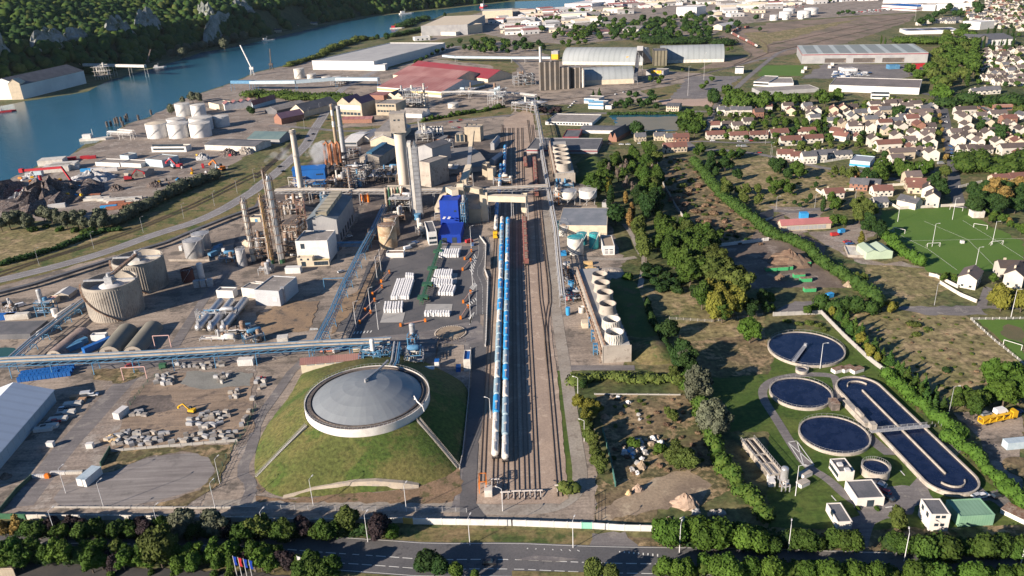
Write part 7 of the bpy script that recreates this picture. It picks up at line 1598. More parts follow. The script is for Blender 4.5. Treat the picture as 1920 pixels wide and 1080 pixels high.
def boat(s,L,lab,m,rot,cab=m_white):
 x,y=G(s);e=thing('boat',lab,'boat',(x,y,.1),rot);b=M();b.prism([(-L/2,-L*.1),(L*.3,-L*.12),(L/2,0),(L*.3,L*.12),(-L/2,L*.1)],0,L*.07);b.build('hull',m,e)
 b=M();b.box(-L*.4,-L*.07,L*.07,-L*.15,L*.07,L*.2);b.build('cabin',cab,e);b=M();b.bar((-L*.1,0,L*.07),(-L*.1,0,L*.35),.4);b.build('mast',cab,e)
boat('00: 40 840',26,'red and white tug moored by the far quay',m_red,0.4);boat('00: 730 1050',34,'pale barge with a mast at the near bank',m_wht2,.1);boat('00: 1200 505',22,'small white boat moored below the dark crane',m_white,.3);boat('01: 1060 215',36,'work barge beside the pontoon in the river',m_wht2,.1,m_red);boat('01: 1710 55',60,'white and red ship docked at the far quay',m_red,1.3,m_white);boat('01: 1130 105',46,'long white barge on the far bank',m_white,.5);boat('01: 95 305',30,'flat boat on the far bank below the village',m_wht2,.6)
for p in PX('00: 805 950 835 945 865 925 885 925 910 915 925 950 945 905 1040 900 955 890 880 915 1135 860 05: 0 0'.replace('05: 0 0','')):x,y=G(p);b=M();b.cyl(0,0,0,6,1.4,n=8);bulk(tag(b.build('mooring_post',m_dark,None,(x,y,0)),None,'mooring post','mooring posts'),'dark mooring post')
bld(FX('00: 178 745 650 625',t='00: 165 640',D='00: 560 500'),'grain_store','long pale grain store rising from the water across the river','warehouse',style='gable',axis='x',rh=10,wall=mat('pale_blue_wall',(.66,.68,.66),(.56,.58,.57),.03,fine=.1),roof=m_roofd,lm='grain store over the river')
bld(FX('00: 92 750 178 745',t='00: 60 630',d=18),'grain_tower','cream gabled tower at the left end of the grain store','tower',style='gable',axis='y',rh=6,wall=m_cream,roof=m_cream);bld(FX('00: 540 560 620 560',t='00: 522 450',d=16),'grain_tower','cream square tower at the right end of the grain store','tower',style='flat',wall=m_cream,roof=m_cream)
bridge('00: 630 495 1090 505',16,5,'pale conveyor on legs from the grain store to the dark crane',house=(4,m_wht2),steel=m_wht2,name='conveyor',cat='conveyor',step=32)
unit(FX('00: 700 600 800 600',h=22,d=16),'pale steel loading structure right of the grain store',3,70,m_wht2,[m_wht2,m_steel],vessels=4,npipes=24)
for s,h_,l in(('01: 1080 810 1240 812',22,'pipe structure with pale columns in front of the faded-red shed'),('01: 1740 790 1850 792',18,'cream plant frame at the right end of the pipelines'),('02: 20 650 180 640',14,'pipe plant left of the striped silo battery'),('02: 0 830 170 850',10,'pipe plant at the head of the tracks'),('01: 1500 720 1600 725',8,'small pipe plant in the middle of the far yard'),('01: 560 640 660 640',8,'small plant beside the blue-edged conveyor')):unit(FX(s,h=h_,d=24),l,3,len(l),m_steel,[m_wht2,m_steel,m_tp,m_rust],vessels=7,npipes=30)
bridge('01: 1390 695 1600 690 1920 700 02: 180 720',8,5,'pipe bridge running right from the faded-red shed',m_steel,4,[m_wht2,m_steel],step=40);bridge('02: 0 770 175 775 190 850 210 960 230 1080',8,3.5,'pipe bridge bending down beside the head of the tracks',m_steel,3,[m_steel,m_wht2],step=30)
tower(PX('01: 1268 800')[0],PX('01: 0 625')[0][1],4,3,'slim red and white chimney in front of the faded-red shed',m_wht2,plat=2)
m_scrap=mat('scrap_metal',(.13,.10,.085),(.06,.05,.05),.5,c3=(.35,.33,.32),s3=.9,fine=.5,fs=3,t2=(.45,.55),t3=(.58,.6));m_scrapl=mat('bright_scrap',(.40,.40,.40),(.15,.16,.18),.5,c3=(.6,.6,.6),s3=1,fine=.4,t3=(.55,.6))
for i,(s,h_,m,l)in enumerate((('10: 110 400 640 420 380 300',13,m_scrap,'huge dark scrap heap with bits of colour'),('10: -120 400 120 380 20 300',10,m_scrap,'dark scrap heap at the left edge'),('10: 560 250 830 270 700 225',6,m_scrapl,'bright aluminium scrap heap'),('10: 90 420 240 425 160 380',6,m_scrapl,'silvery scrap heap at the foot of the huge one'),('10: 1470 110 1580 115',5,m_scrapl,'silvery heap behind the pale blue box shed'),('10: 1650 75 1790 85',5,m_scrap,'dark heap by the grid-roofed shed'),('10: 820 340 930 345',4,m_scrap,'small dark heap beside the red excavator'),('10: 1110 310 1220 320',4,m_scrap,'rusty heap by the willow hedge'),('10: 190 245 310 250',4,m_scrapl,'pale heap behind the huge one'),('10: 1790 60 1880 75',5,m_gconc,'grey gravel cone by the grid-roofed shed'))):
 heap(s,h_,m,l,'scrap_heap','scrap heap',i,26,rough=.55,lm='huge scrap heap' if i==0 else None)
R_=random.Random(5)
cl=[m_red,m_tb,m_yellow,m_white,m_rust,m_steel,m_orange,m_dark]
for s,st in(('10: 90 420 640 430 620 320 160 270',9),('10: 1100 340 1400 320 1380 240 1150 290',10),('10: 1450 130 1900 90 1900 60 1450 80',16),('10: 1400 240 1700 200 1650 150 1350 180',14)):
 for x,y in fill(s,st,.5,R_):
  b=M();w,d,h_=R_.uniform(1.5,5),R_.uniform(1,2.5),R_.uniform(.8,2.2);b.box(-w/2,-d/2,0,w/2,d/2,h_);b.prof([(-w/2,h_),(w/2,h_),(w/3,h_+.5),(-w/3,h_+.3)],-d/3,d/3);o=b.build('scrap_piece',R_.choice(cl),None,(x,y,R_.uniform(.2,8)if s.startswith('10: 90')else.2),R_.uniform(0,3));o.rotation_euler[0]=R_.uniform(-.4,.4);bulk(tag(o,None,'scrap','scrap pieces'),'piece of scrap')
def excav(s,m,lab,rot,k=1.0):
 x,y=G(s);e=thing('excavator',lab,'excavator',(x,y,.1),rot);e.scale=(k,k,k)
 for q in(-1.1,1.1):b=M();b.prof([(-1.8,.1),(1.8,.1),(2.1,.5),(1.8,.9),(-1.8,.9),(-2.1,.5)],q-.3,q+.3);b.build('track',m_black,e)
 b=M();b.box(-2,-1.3,.95,1.4,1.3,2.2);b.build('body',m,e);b=M();b.box(.2,-1.25,2.2,1.4,-.1,3.2);b.build('cab',m_glass,e);b=M();b.bar((1.2,.3,2),(4,.3,5),.5);b.bar((4,.3,5),(7,.3,3.2),.4);b.box(6.6,-.3,2.2,7.4,.9,3.2);b.build('arm',m,e)
excav('10: 970 275',m_red,'red excavator in the middle of the scrap yard',.3,1.8);excav('10: 1340 180',m_red,'red excavator near the willow hedge',2.8,1.7);excav('10: 1660 200',m_orange,'orange excavator near the willow hedge',2.6,1.8);excav('10: 1310 180',m_tp,'white and blue excavator near the willow hedge',2.3,1.7);excav('10: 1620 235',m_tp,'white excavator beside the tracks',1.6,1.6);excav('20: 1440 935',m_yellow,'yellow excavator standing in the builders yard',2.9,.8)
x,y=G('10: 325 340');e=thing('scrap_crane','tall red scrap crane with a long folded arm on the huge heap','crane',(x,y,0),0);e.scale=(.8,.8,.8);b=M();b.cyl(0,0,0,16,1.6);b.build('pedestal',m_red,e);b=M();b.box(-4,-2.5,16,4,2.5,20);b.build('machine_house',m_tp,e);b=M();b.bar((-16,0,21),(24,2,22),2.2);b.box(-19,-2,19,-15,2,23);b.build('boom',m_red,e);b=M();b.bar((24,2,22),(36,-6,6),1.6);b.box(35,-7,4,37,-5,7);b.build('stick',m_red,e);land('red scrap crane',(x,y))
boxes('10: 690 410 700 425 760 415 800 425 850 430 900 420 950 425 1000 415 870 440 930 445 980 440',14,2.6,1.8,m_wht2,'pale steel beam stack','beam_stack','stack',.1);boxes('10: 880 450 820 470 860 490 700 395 950 460',12,2.6,2,mat('rust_red',(.32,.12,.07),(.2,.09,.06),.5),'rusty steel stack','beam_stack','stack',.1);boxes('10: 820 485 660 205',12,2.6,2.4,m_tb,'blue container',rot=.1)
boxes('10: 430 480 740 205 830 205 540 190 480 200 250 240 100 500 230 500 270 505',12,3,3,m_white,'white lorry trailer','trailer','trailer',.25);boxes('10: 400 150 490 185 440 200',22,14,5,m_wht2,'pale flat shed by the river','shed','shed',.2);boxes('10: 540 120 640 110 690 110',8,3,2.6,m_red,'red and white container by the river',rot=.2)
R_=random.Random(21);roofs=[m_roofl,m_roofg,m_white,m_wroof,m_pink,m_roofg,m_cream];n_=0
far=fill('01: 1700 200 1920 300 02: 0 280 330 270 560 200 660 120 800 120 880 70 1200 60 1450 30 1700 40 1880 30 1900 -4 600 -4 580 70 380 80 0 90 01: 1700 180',50,.3,R_)+fill('03: 0 60 850 0 850 -4 0 -4',45,.25,R_)+fill('01: 1150 330 1400 170 1350 280',40,.3,R_)+fill('02: 1450 30 1920 20 1920 120 1750 110 1560 170',60,.3,R_)
protos=[]
for i in range(14):
 f=Fr.__new__(Fr);f.loc=(0,0,0);f.rot=0;f.w,f.d,f.h=R_.uniform(22,46),R_.uniform(14,26),R_.uniform(5,9);f.a=f.b=(0,0)
 protos.append(bld(f,'shed',None,'shed',style=R_.choice(['gable','flat','gable','multi']),axis='x',rh=3,vent=None,wall=R_.choice(m_pair),roof=roofs[i%7],wl=[('f',3,1,3,3)]))
used=set()
for x,y in far:
 if any(abs(x-lx)<26 and abs(y-ly)<30 for _,lx,ly in LAND):continue
 i=R_.randrange(14);p=protos[i];o=p if i not in used else dup(p);used.add(i);n_+=1;k=1+max(0,(y-1500)/3000)
 o.location=(x,y,.05);o.rotation_euler=(0,0,R_.choice([0,.3,-.2,1.5])+R_.uniform(-.1,.1));o.scale=(k,k,1);o['group']='sheds of the far estate'
 bulk(o,f'{["pale-roofed","grey-roofed","white-roofed","pale panelled","pink-roofed","grey-roofed","cream-roofed"][i % 7]} far shed')
for i,p in enumerate(protos):
 if i not in used:
  for c in list(p.children):bpy.data.objects.remove(c)
  bpy.data.objects.remove(p)
for s,st,rot in(('02: 950 50 1150 45 1150 60 960 65',9,0),('03: 560 100 800 95 1020 70 820 70',11,.2),('03: 470 585 500 540 770 545 760 575',5.5,.1),('11: 980 60 1060 55 1060 30 990 30',5,.2),('m: 1560 200 1560 170 1400 200 1420 215',9,.2),('01: 460 800 540 800 540 780 480 775',8,.4),('02: 680 100 800 95 800 75 700 80',10,.1),('03: 0 60 80 55 300 60 200 20',16,.2)):
 for x,y in fill(s,st,.15,R_):car((x,y),rot+R_.uniform(-.1,.1),R_.choice(['white','white','grey','silver','black','red' if st>8 else 'blue']),R_.random()<.2)
boxes('03: 555 530 565 530 575 530 585 530 595 530 605 530 615 530 625 530 640 530',3,16,3.6,m_white,'white lorry trailer in the depot row','trailer','trailer',.05);boxes('03: 935 515',14,10,5,m_bstl,'blue-grey lorry canopy in the depot','canopy','canopy');boxes('03: 1130 500 1080 520',18,4,4,m_red,'red lorry in the depot','lorry','lorry',.1);boxes('03: 280 520 260 545 480 490 460 510',8,4,3.5,m_wht2,'white lorry on the depot edge','lorry','lorry',1.2)
for i,s in enumerate(('02: 1640 250 1720 300 1840 360',)):track(s,'curved freight track bending past the barrel-roofed hall')
Pc=GS('02: 1830 358 1760 320 1700 290 1650 262 1660 245 1700 225 1760 215');
for i,(x,y)in enumerate(resample(Pc,15)[:22]):a=resample(Pc,15);j=min(i,len(a)-2);e=dup(_wg['hopper']if i%4 else _wg['white'],(x,y,.4),atan2(a[j+1][1]-a[j][1],a[j+1][0]-a[j][0]));e['label']=f'wagon in the curved far train, {ORDN[min(i,24)]} from its right end';e['group']='wagons of the curved far train';e.scale=(1,1.3,1.3)
for s,l in(('02: 1560 280 1700 340 1800 400 1780 440 1660 490','outer curved track right of the barrel-roofed hall'),('02: 1920 400 1850 430 1700 490 1400 560 900 680 300 760 0 800','long track running left below the barrel-roofed halls'),('02: 1740 240 1850 290 1920 340 1920 400','inner curved track right of the barrel-roofed hall'),('03: 0 400 300 330 700 240 1050 155','freight track across the far brown field'),('03: 0 340 300 280 700 190 1040 130','second freight track across the far brown field')):track(s,l)
lamps('10: 295 910 705 785 1075 665 1380 560 1610 465 1780 370 1910 285',11,.9,m_steel,'lamps along the main road',desc='grey street lamp');lamps('02: 1318 720 1438 600',34,0,m_white,'tall masts',desc='very tall white mast');lamps('03: 1100 160 1690 240',36,0,m_white,'tall masts',desc='very tall white mast');lamps('01: 400 890 365 970 480 850',12,.5,desc='grey street lamp')
for p,r in((G('11: 178 175'),.9),(G('11: 205 210'),.9),(G('01: 400 1060'),.9),(G('01: 430 1010'),.9),(G('01: 540 900'),1.1)):car(p,r,'black',group='cars on the main road')
# 
HW={'white':m_rend,'cream':m_rendc,'brick':m_brick};HR={'brown':m_tile,'red':m_tiler,'dark':m_slate}
_hp={};NH=[0];HXY=[]
def onst(q,w):p=PROJ(q[0],q[1],0);return 190<p[1]<345 and abs(p[0]-1763-(p[1]-195)*.24)<w
def house(xy,w=11,d=8.5,rot=0,wall='white',roof='brown',h=4.8,rh=3.0):
 k=(wall,roof,h>6)
 if k not in _hp:
  f=Fr.__new__(Fr);f.loc=(0,0,0);f.rot=0;f.w,f.d,f.h=11,8.5,(7 if h>6 else 4.8)
  e=bld(f,'house',None,'house',style='gable',axis='x',rh=3.0,wall=HW[wall],roof=HR[roof],wl=[('f',3,1,1.3,1.1,.3,1),('f',3,3.2,1.1,1.0),('r',2,1.2,1.3,1.1),('l',2,1.2,1.3,1.1)])
  put('door',winmesh(1.1,2.1,m=m_tile,name='door'),e,(1.6,0,0));b=M();b.box(2,4.4,f.h+1,2.9,5.2,f.h+4.2);b.build('chimney',HW['cream' if wall=='white' else wall],[c for c in e.children if c.name.startswith('roof')][0])
  for ch in e.children:ch.location.x-=5.5;ch.location.y-=4.25
  _hp[k]=e
 else:e=dup(_hp[k])
 e.location=(*xy,.02);e.rotation_euler=(0,0,rot+random.uniform(-.05,.05));e.scale=(w/11,d/8.5,random.uniform(.8,1.02));e['group']='houses of the quarter';HXY.append(xy)
 bulk(e,f'{wall} {"two-storey " if h > 6 else ""}house with a {roof} roof');return e
def HS(s,**k):
 for p in PX(s):x,y=G(p);dd=k.get('d',8.5)/2;house((x,y+dd),**k)
RW=-.12
HS('h: 255 668 515 672 740 668 970 652 1280 628',w=16,rot=0,roof='red',h=5);HS('h: 1100 738 1350 712',w=17,rot=0,roof='red');HS('h: 330 400 400 402 470 402 540 402 610 402',w=9,rot=0,roof='dark',h=7);HS('h: 385 545 500 555 620 515',w=10,roof='brown')
HS('h: 245 580',w=9,d=8,roof='red',h=7);HS('h: 825 372',w=11,roof='red',h=7);HS('h: 740 435',w=9,wall='brick',h=7);HS('h: 1110 400 1590 400 1700 385',w=12,rot=1.2,wall='cream',roof='red',h=7);HS('h: 1400 415 1330 450 1760 425 1880 445',w=12,rot=1.3,roof='brown',h=7);HS('h: 1680 690 1640 630',w=12,rot=2.4,roof='red');HS('h: 1820 602',w=12,rot=0,roof='brown',h=7)
HS('h: 1050 895 1200 915',w=13,rot=-.2,roof='red');HS('h: 1310 945 1420 930',w=11,roof='dark',h=7);HS('h: 1520 885 1690 890',w=14,roof='dark')
HS('i: 60 595 200 600 240 755 500 705 690 680 550 600 850 712 880 780 900 905 820 490 1230 460 1290 575 1300 715 1200 745 1520 690 1640 785 1320 640',w=11,rot=1.45,roof='brown',h=7);HS('i: 400 805',w=20,roof='red',h=7);HS('i: 550 895 770 435',w=20,wall='cream',h=7);HS('i: 1270 400 1800 845',w=19,roof='brown',h=7)
HS('i: 500 935 870 580 860 640 1450 445 1420 690 1160 640 640 740',w=10);HS('i: 360 545 660 515 260 400',w=12,roof='red',h=7);HS('i: 480 530 580 505 360 405 80 450 200 520',w=12,wall='cream',roof='dark',h=7);HS('i: 600 375 700 335 250 335 420 330 480 320',w=12,roof='brown',h=7);HS('i: 750 580',w=12,rot=1.4,wall='brick',roof='red',h=7)
HS('i: 1780 700 1870 750 680 430 1900 900',w=12,rot=1.3,wall='cream',roof='red');HS('i: 1760 500',w=13,wall='brick',roof='red',h=7);HS('i: 1640 430',w=15,roof='brown');HS('i: 1440 165 1550 160',w=20,roof='dark')
HS('i: 1290 830 1380 835 1480 835',w=13,roof='brown',h=4.8);HS('j: 1500 910 1560 915 1620 915 1680 915 1740 915 1800 915 1690 960 1750 965 1810 965 1870 965 1640 960',w=11,roof='brown');HS('j: 1520 600 1530 660 1530 720 1530 775 1800 600 1740 640 1830 690 1880 730 1780 750',w=13,rot=1.3,roof='brown');HS('j: 1590 835 1420 795 1760 810 1900 800 1650 870',w=13,roof='brown')
HS('j: 1700 215 1740 275 1780 120 1830 150 1680 190 1640 160 1780 200 1860 300 1890 350 1900 70 1850 60 1700 60',w=13,rot=1.3,roof='brown');HS('j: 770 285 900 265 1000 260 1100 265 1180 255 1040 235 1150 230 1340 200 1450 190 1500 240 1400 160',w=17,roof='dark')
HS('13: 865 395 500 410',w=13,roof='red');HS('13: 850 478',w=9,roof='dark');HS('13: 1080 485',w=13,rot=2.2,roof='dark');HS('13: 1225 400 1250 470',w=12,rot=1.1,roof='brown',h=7);HS('13: 1090 315',w=11,wall='cream',roof='brown',h=7);HS('13: 1130 345 1150 375',w=16,d=6,rot=-.3,wall='cream',roof='red',h=4);HS('13: 700 350 790 335',w=12,rot=-.5,wall='brick',roof='dark')
HS('13: 1540 1075 1880 1070',w=14,rot=.9,roof='brown',h=7);HS('13: 1850 1010',w=14,rot=-.2,roof='brown',h=7);HS('13: 1760 300 1890 295',w=13,wall='cream',roof='red');HS('12: 1190 65 1260 62',w=12,wall='cream',roof='red');HS('02: 965 1062 1110 1055 1190 1065',w=10,wall='cream',roof='dark');HS('02: 1270 1065',w=14,wall='brick',roof='red')
bld(FX('i: 1385 345 1530 420',t='i: 1380 300',D='i: 1585 345'),'school','flat-roofed orange brick school wing in the quarter',wall=m_brick,roof=m_roofg,wl=[('f',8,1,2,2),('f',8,4,2,2)],lm='brick school');bld(FX('i: 1570 345 1790 340',t='i: 1570 290',D='i: 1800 275'),'school','long flat-roofed brick and white school building behind the wing',wall=m_brick,roof=m_roofl,wl=[('f',10,1,2,2.5)])
for n_,s in(('zebra crossing','i: 1100 950'),('quarter main street','i: 1040 550'),('red-roofed villas','h: 740 640'),('road-fork terrace','h: 450 400'),('street behind the villas','h: 1400 560'),('old quarter gardens','i: 450 560'),('poplar-side houses','j: 1560 700'),('far right houses','j: 1850 600'),('far-mast houses','j: 1650 200'),('upper quarter corner','j: 1850 100'),('twin white terraces','j: 1700 930'),('lower right houses','i: 1650 720'),('walled farm','13: 950 400'),('clipped plane trees','13: 1700 130'),('football pitch','13: 1450 720'),('clump of dark trees','13: 1700 400'),('meadow of brambles','12: 1450 400'),('upper wood','12: 900 200'),('lower wood','12: 1350 850'),('tall dark park','03: 1300 500'),('far meadow','13: 300 300'),('earth yard','13: 150 850'),('slanting hedge','12: 1700 480'),('wild grass field','23: 1100 400'),('conifer row','23: 700 380'),('round yellowing trees','23: 1780 60'),('car transporter','23: 1720 1000'),('dumping ground','22: 900 950'),('end of the yard road','32: 450 400'),('concrete drive','32: 750 830'),('road junction arrows','31: 1300 950'),('flagpoles','30: 1820 1000'),('green gate','30: 50 650'),('turning loop','30: 1100 350'),('white wall','31: 1400 690'),('left roadside hedge','30: 300 920'),('dark hedge belt','30: 800 720'),('copper-leaved bushes','31: 350 700'),('riverside willows','10: 300 570'),('bare trees','12: 820 200'),('far rail field','03: 500 220'),('pond','02: 1000 920'),('far dock','02: 250 60'),('far estate','02: 900 60'),('far shops','03: 300 40'),('road fork','02: 1350 600'),('big tree row','03: 150 740'),('bottom right hedge','33: 1500 860'),('bottom middle hedge','32: 1500 750'),('works gate drive','33: 800 870')):land(n_,G(s))
R_=random.Random(9)
for s,st in(('i: -100 620 -100 330 900 300 930 900 560 900 100 700',16),('i: 1150 400 1920 400 1920 860 1240 800',17),('j: 1470 560 1920 560 1920 1000 1500 900',19),('j: 1250 60 1920 60 1920 330 1500 330 1250 200',20),('h: 1000 320 1900 340 1900 700 1450 560 1000 420',17),('03: 1200 -2 1920 -2 1920 60 1600 40',34)):
 for q in fill(s,st,.3,R_):
  if NH[0]>170 or any((q[0]-a)**2+(q[1]-b_)**2<(12+q[1]*.002)**2 for a,b_ in HXY):continue
  if onst(q,15):continue
  NH[0]+=1;house(q,R_.uniform(8,13),R_.uniform(6.5,8),R_.choice([0,1.45,1.5]),R_.choice(['white','white','cream','brick' if R_.random()<.3 else 'white']),R_.choice(['brown','brown','brown','red','dark','dark']),R_.choice([4.8,4.8,7]))
for s,st in(('h: 150 330 1900 330 1900 740 1000 760 150 640',13),('i: 0 280 1920 260 1920 850 1240 820 1160 300 930 280 950 900 0 900',13),('j: 1440 550 1920 550 1920 1000 1300 990',17),('j: 1200 60 1920 40 1920 330 1200 330',22)):
 for q in fill(s,st,.45,R_):
  if all((q[0]-a)**2+(q[1]-b_)**2>55 for a,b_ in HXY)and not onst(q,13):tree(q,R_.uniform(4.5,8),'far',R_.choice(['dark','mid','mid','olive']),1.2)
for s,st in(('01: 1500 480 1920 300 02: 0 260 900 60 1900 30 03: 0 40 1200 0 02: 600 -4',60),('02: 300 300 1500 330 1500 130 400 200',26)):
 for q in fill(s,st,.5,R_):tree(q,R_.uniform(9,15),'far',R_.choice(['dark','mid']),1.3)
TF('a: 1975 330 2500 330 2900 1050 1990 1050',17,8,'far',('mid','dark','olive'),1.2,160)
for p in PX('01: 80 245 160 175 160 245 290 210 330 195 370 190 430 190 560 150 540 160 480 165 1060 50 1090 40 1150 45 1200 35 1250 30 1350 20 1020 70 1480 25 00: 880 450 1120 410 1230 400 1300 390 1850 250'):
 x,y=G(p);house((x,y+5),18,13,.4,random.choice(['white','cream']),random.choice(['brown','red','dark']),7);land('far bank village',(x,y))
bld(FX('00: 700 455 880 465',t='00: 700 425',d=14),'workshop','long pale building below the chalk cliff across the river',wall=m_wht2,roof=m_roofg)
bld(FX('01: 1020 60 1180 55',t='01: 1020 25',d=30),'building','white riverside hall in the village across the river',wall=m_white,roof=m_roofl)
bld(FX('01: 650 925 870 922',t='01: 640 895',d=10),'row_of_cottages','row of low red-brick cottages in front of the two-gabled purple-roofed hall','cottages',style='gable',rh=2,wall=m_brick,roof=m_pink)
cars('i: 1090 750 1100 790 1105 830 1110 870 1050 560 1060 620 1070 690 1040 480 1030 420',1.4);cars('h: 730 825',.1,0);cars('h: 215 690 520 698 600 695 640 690',.1);cars('i: 980 950',.1,1);cars('12: 1850 70 740 5 820 8 870 8 960 0',.1);cars('11: 1160 755 1185 750',.4);cars('33: 830 415 870 460 900 510 840 400',2.2,0);cars('33: 1570 490 1610 490 1715 490',.3,.3);cars('m: 1480 240 1500 245 1520 240 1640 185',.2)
cars('02: 430 810 445 795 460 780 475 765 780 710 840 695',.8);cars('13: 500 690 590 740 610 755',.2,.6);cars('12: 1700 20 1740 25',.1);cars('21: 40 690',.1)
# 
m_basin=mat('basin_water',(.007,.013,.04),(.014,.022,.055),.25,rough=.16,fine=.12,fs=.5,spec=.35,bump=.02);m_lip=mat('basin_concrete',(.40,.36,.31),(.31,.28,.24),.4,c3=(.20,.18,.15),s3=.6,fine=.15,t3=(.55,.65))
def basin(c,r,lab,h=1.2,scraper=False,lm=None):
 e=thing('settling_basin',lab,'basin',(*c,.1));b=M();b.ring(0,0,0,h,r,.55,64);b.build('wall',m_lip,e);b=M();b.cyl(0,0,0,h-.35,r-.56,n=64);b.build('water',m_basin,e)
 b=M()
 for i in range(40):a=2*pi*i/40;b.box(r*cos(a)-.03,r*sin(a)-.03,h,r*cos(a)+.03,r*sin(a)+.03,h+1)
 b.ring(0,0,h+.95,h+1,r,.05,64);b.build('railing',m_steel,e)
 if scraper:b=M();b.bar((0,1,h+.6),(-r*.62,-r*.8,h+.6),1.5,.25);b.bar((0,1.7,h+1.4),(-r*.65,-r*.75,h+1.4),.1);b.cyl(0,1,h-.3,h+1.6,.7);b.build('scraper_bridge',m_steel,e)
 if lm:land(lm,c)
basin((129.1,311.3),16.3,'largest round basin, farthest one, with a scraper bridge across the dark blue water',scraper=True,lm='largest round basin');basin((113.7,274.3),12.1,'middle round basin left of the long oval basin');basin((115.5,244.5),12.4,'nearest big round basin beside the painted cross on the lane',lm='nearest round basin')
basin(G('33: 808 270',2.5),4.6,'small round water tank with a high concrete wall behind the white buildings',3);basin(G('23: 255 615',1),2.6,'tiny round well at the foot of the largest basin',1.4)
a,c=(137.85,275.44),(142.75,216.27);ux,uy=c[0]-a[0],c[1]-a[1];L=hypot(ux,uy);rot=atan2(uy,ux);R1=9.1
e=thing('oval_basin','long oval race-track basin with a dividing wall and a footbridge','basin',(*a,.1),rot)
def oval(r,z,n=20):return[(L+r*cos(-pi/2+pi*i/n),r*sin(-pi/2+pi*i/n),z)for i in range(n+1)]+[(r*cos(pi/2+pi*i/n),r*sin(pi/2+pi*i/n),z)for i in range(n+1)]
O1,O2,O3,O4=oval(R1,0),oval(R1,1.6),oval(R1-.6,1.6),oval(R1-.6,1.0);n=len(O1);b=M()
for P_,Q_ in((O1,O2),(O2,O3),(O3,O4)):b._a(P_+Q_,[(i,(i+1)%n,n+(i+1)%n,n+i)for i in range(n)])
b.build('wall',m_lip,e);b=M();b.poly(O4);b.build('water',m_basin,e);b=M();b.box(2,-.2,.9,L-2,.2,1.7);b.build('dividing_wall',m_lip,e)
for q,s in((0,-1),(L,1)):
 b=M();A_=[(q+s*1+4.2*cos(t),4.2*sin(t))for t in[(-1.3+2.6*i/10)+(pi if s<0 else 0)for i in range(11)]]
 for u_,v_ in zip(A_,A_[1:]):b.bar((*u_,1.3),(*v_,1.3),.3,.7)
 b.build('guide_wall',m_lip,e)
b=M();q=L*.52;b.box(q-.9,-R1-3,1.9,q+.9,R1+1,2.2)
for y in(-.9,.9):
 b.bar((q+y,-R1-3,3.1),(q+y,R1+1,3.1),.1);b.bar((q+y,-R1-3,2.6),(q+y,R1+1,2.6),.08)
 for i in range(12):b.box(q+y-.05,-R1-3+i*2.4,2,q+y+.05,-R1-2.9+i*2.4,3.1)
b.build('footbridge',m_steel,e);land('long oval basin',G('33: 1200 100'));b=M();b.box(q-22,-R1-2.5,0,q-5,-R1-.2,2.2);b.box(q-14,-R1-1.8,2.2,q-9,-R1-.8,3.4);b.box(q-3,-R1-2.5,2,q-.5,-R1-.4,4.4);b.build('inlet_works',m_lip,e)
m_ow=mat('office_white',(.66,.62,.57),(.60,.57,.52),.3,fine=.06)
for s,t,D,w_,r_,l,lm_,wl in(('33: 525 370 640 362','33: 520 305','33: 560 200',m_ow,m_roofd,'white hut with two white roof vents beside the small round tank','vented white hut',[('l',3,1.2,1.4,2.5)]),('33: 660 565 865 555','33: 660 505','33: 770 360',m_ow,m_roofd,'white building with a hipped dark roof in the middle of the water works','hip-roofed white building',[('f',1,0,2.6,2.2,.4,.6)]),('33: 515 735 625 730','33: 512 682','33: 530 535',m_ow,m_roofd,'narrow white building with a dark roof near the bottom hedge','narrow white building',[('l',1,2,1.4,1.8)]),('33: 1200 745 1345 745','33: 1200 625','33: 1325 505',m_ow,m_roofd,'taller white building joined to the green hall','taller white building',[('f',2,5,1,1.2,.2,.8),('f',2,2,1,1.2,.2,.8),('l',2,4,1.6,1.4)]),('33: 1425 715 1685 700','33: 1430 640','33: 1600 500',mat('sage_green',(.20,.36,.24),(.17,.32,.22),.2,fine=.06,stripe=('X',.8,.88)),mat('sage_roof',(.19,.33,.23),(.17,.30,.21),.2,fine=.06,stripe=('X',1.2,.88)),'green metal-clad hall beside the taller white building','green metal hall',[])):
 bld(FX(s,t=t,D=D),'works_building',l,wall=w_,roof=r_,par=.35,wl=wl,lm=lm_)
x,y=G('33: 545 250',4);
for i in range(2):b=M();b.box(-.8,-.8,0,.8,.8,.7);tag(b.build('roof_vent',m_white,None,(x-.3+1.2*i,y-3.2*i,4.1)),['rear','front'][i]+' white vent box on the roof of the vented white hut','roof vent')
f=FX('33: 10 368 125 372',h=2.4,d=22);f.rot+=.3;e=thing('inlet_channels','concrete inlet channels with railings at the left of the water works','channels',f.loc,f.rot);b=M()
for q in(0,.46,.92):b.box(f.w*q,0,0,f.w*q+.5,f.d,f.h)
for q in(0,.3,.55,1):b.box(0,(f.d-.5)*q,0,f.w,(f.d-.5)*q+.5,f.h+.01)
b.box(0,0,0,f.w,f.d*.3,f.h-.4);b.build('wall',m_lip,e);b=M();b.box(.5,.5,0,f.w-.2,f.d-.3,f.h-1);b.build('water',m_basin,e);b=M()
for i in range(16):b.box(-.05,f.d*i/15-.05,f.h,.05,f.d*i/15+.05,f.h+1);b.box(f.w,f.d*i/15-.05,f.h,f.w+.1,f.d*i/15+.05,f.h+1)
b.bar((0,0,f.h+1),(0,f.d,f.h+1),.08);b.bar((f.w,0,f.h+1),(f.w,f.d,f.h+1),.08);b.build('railing',m_steel,e);land('concrete inlet channels',f.mid());unit(FX('33: 100 450 160 450',h=3,d=5),'steel screening machine with two skips',1,81,m_steel,vessels=2,npipes=16)
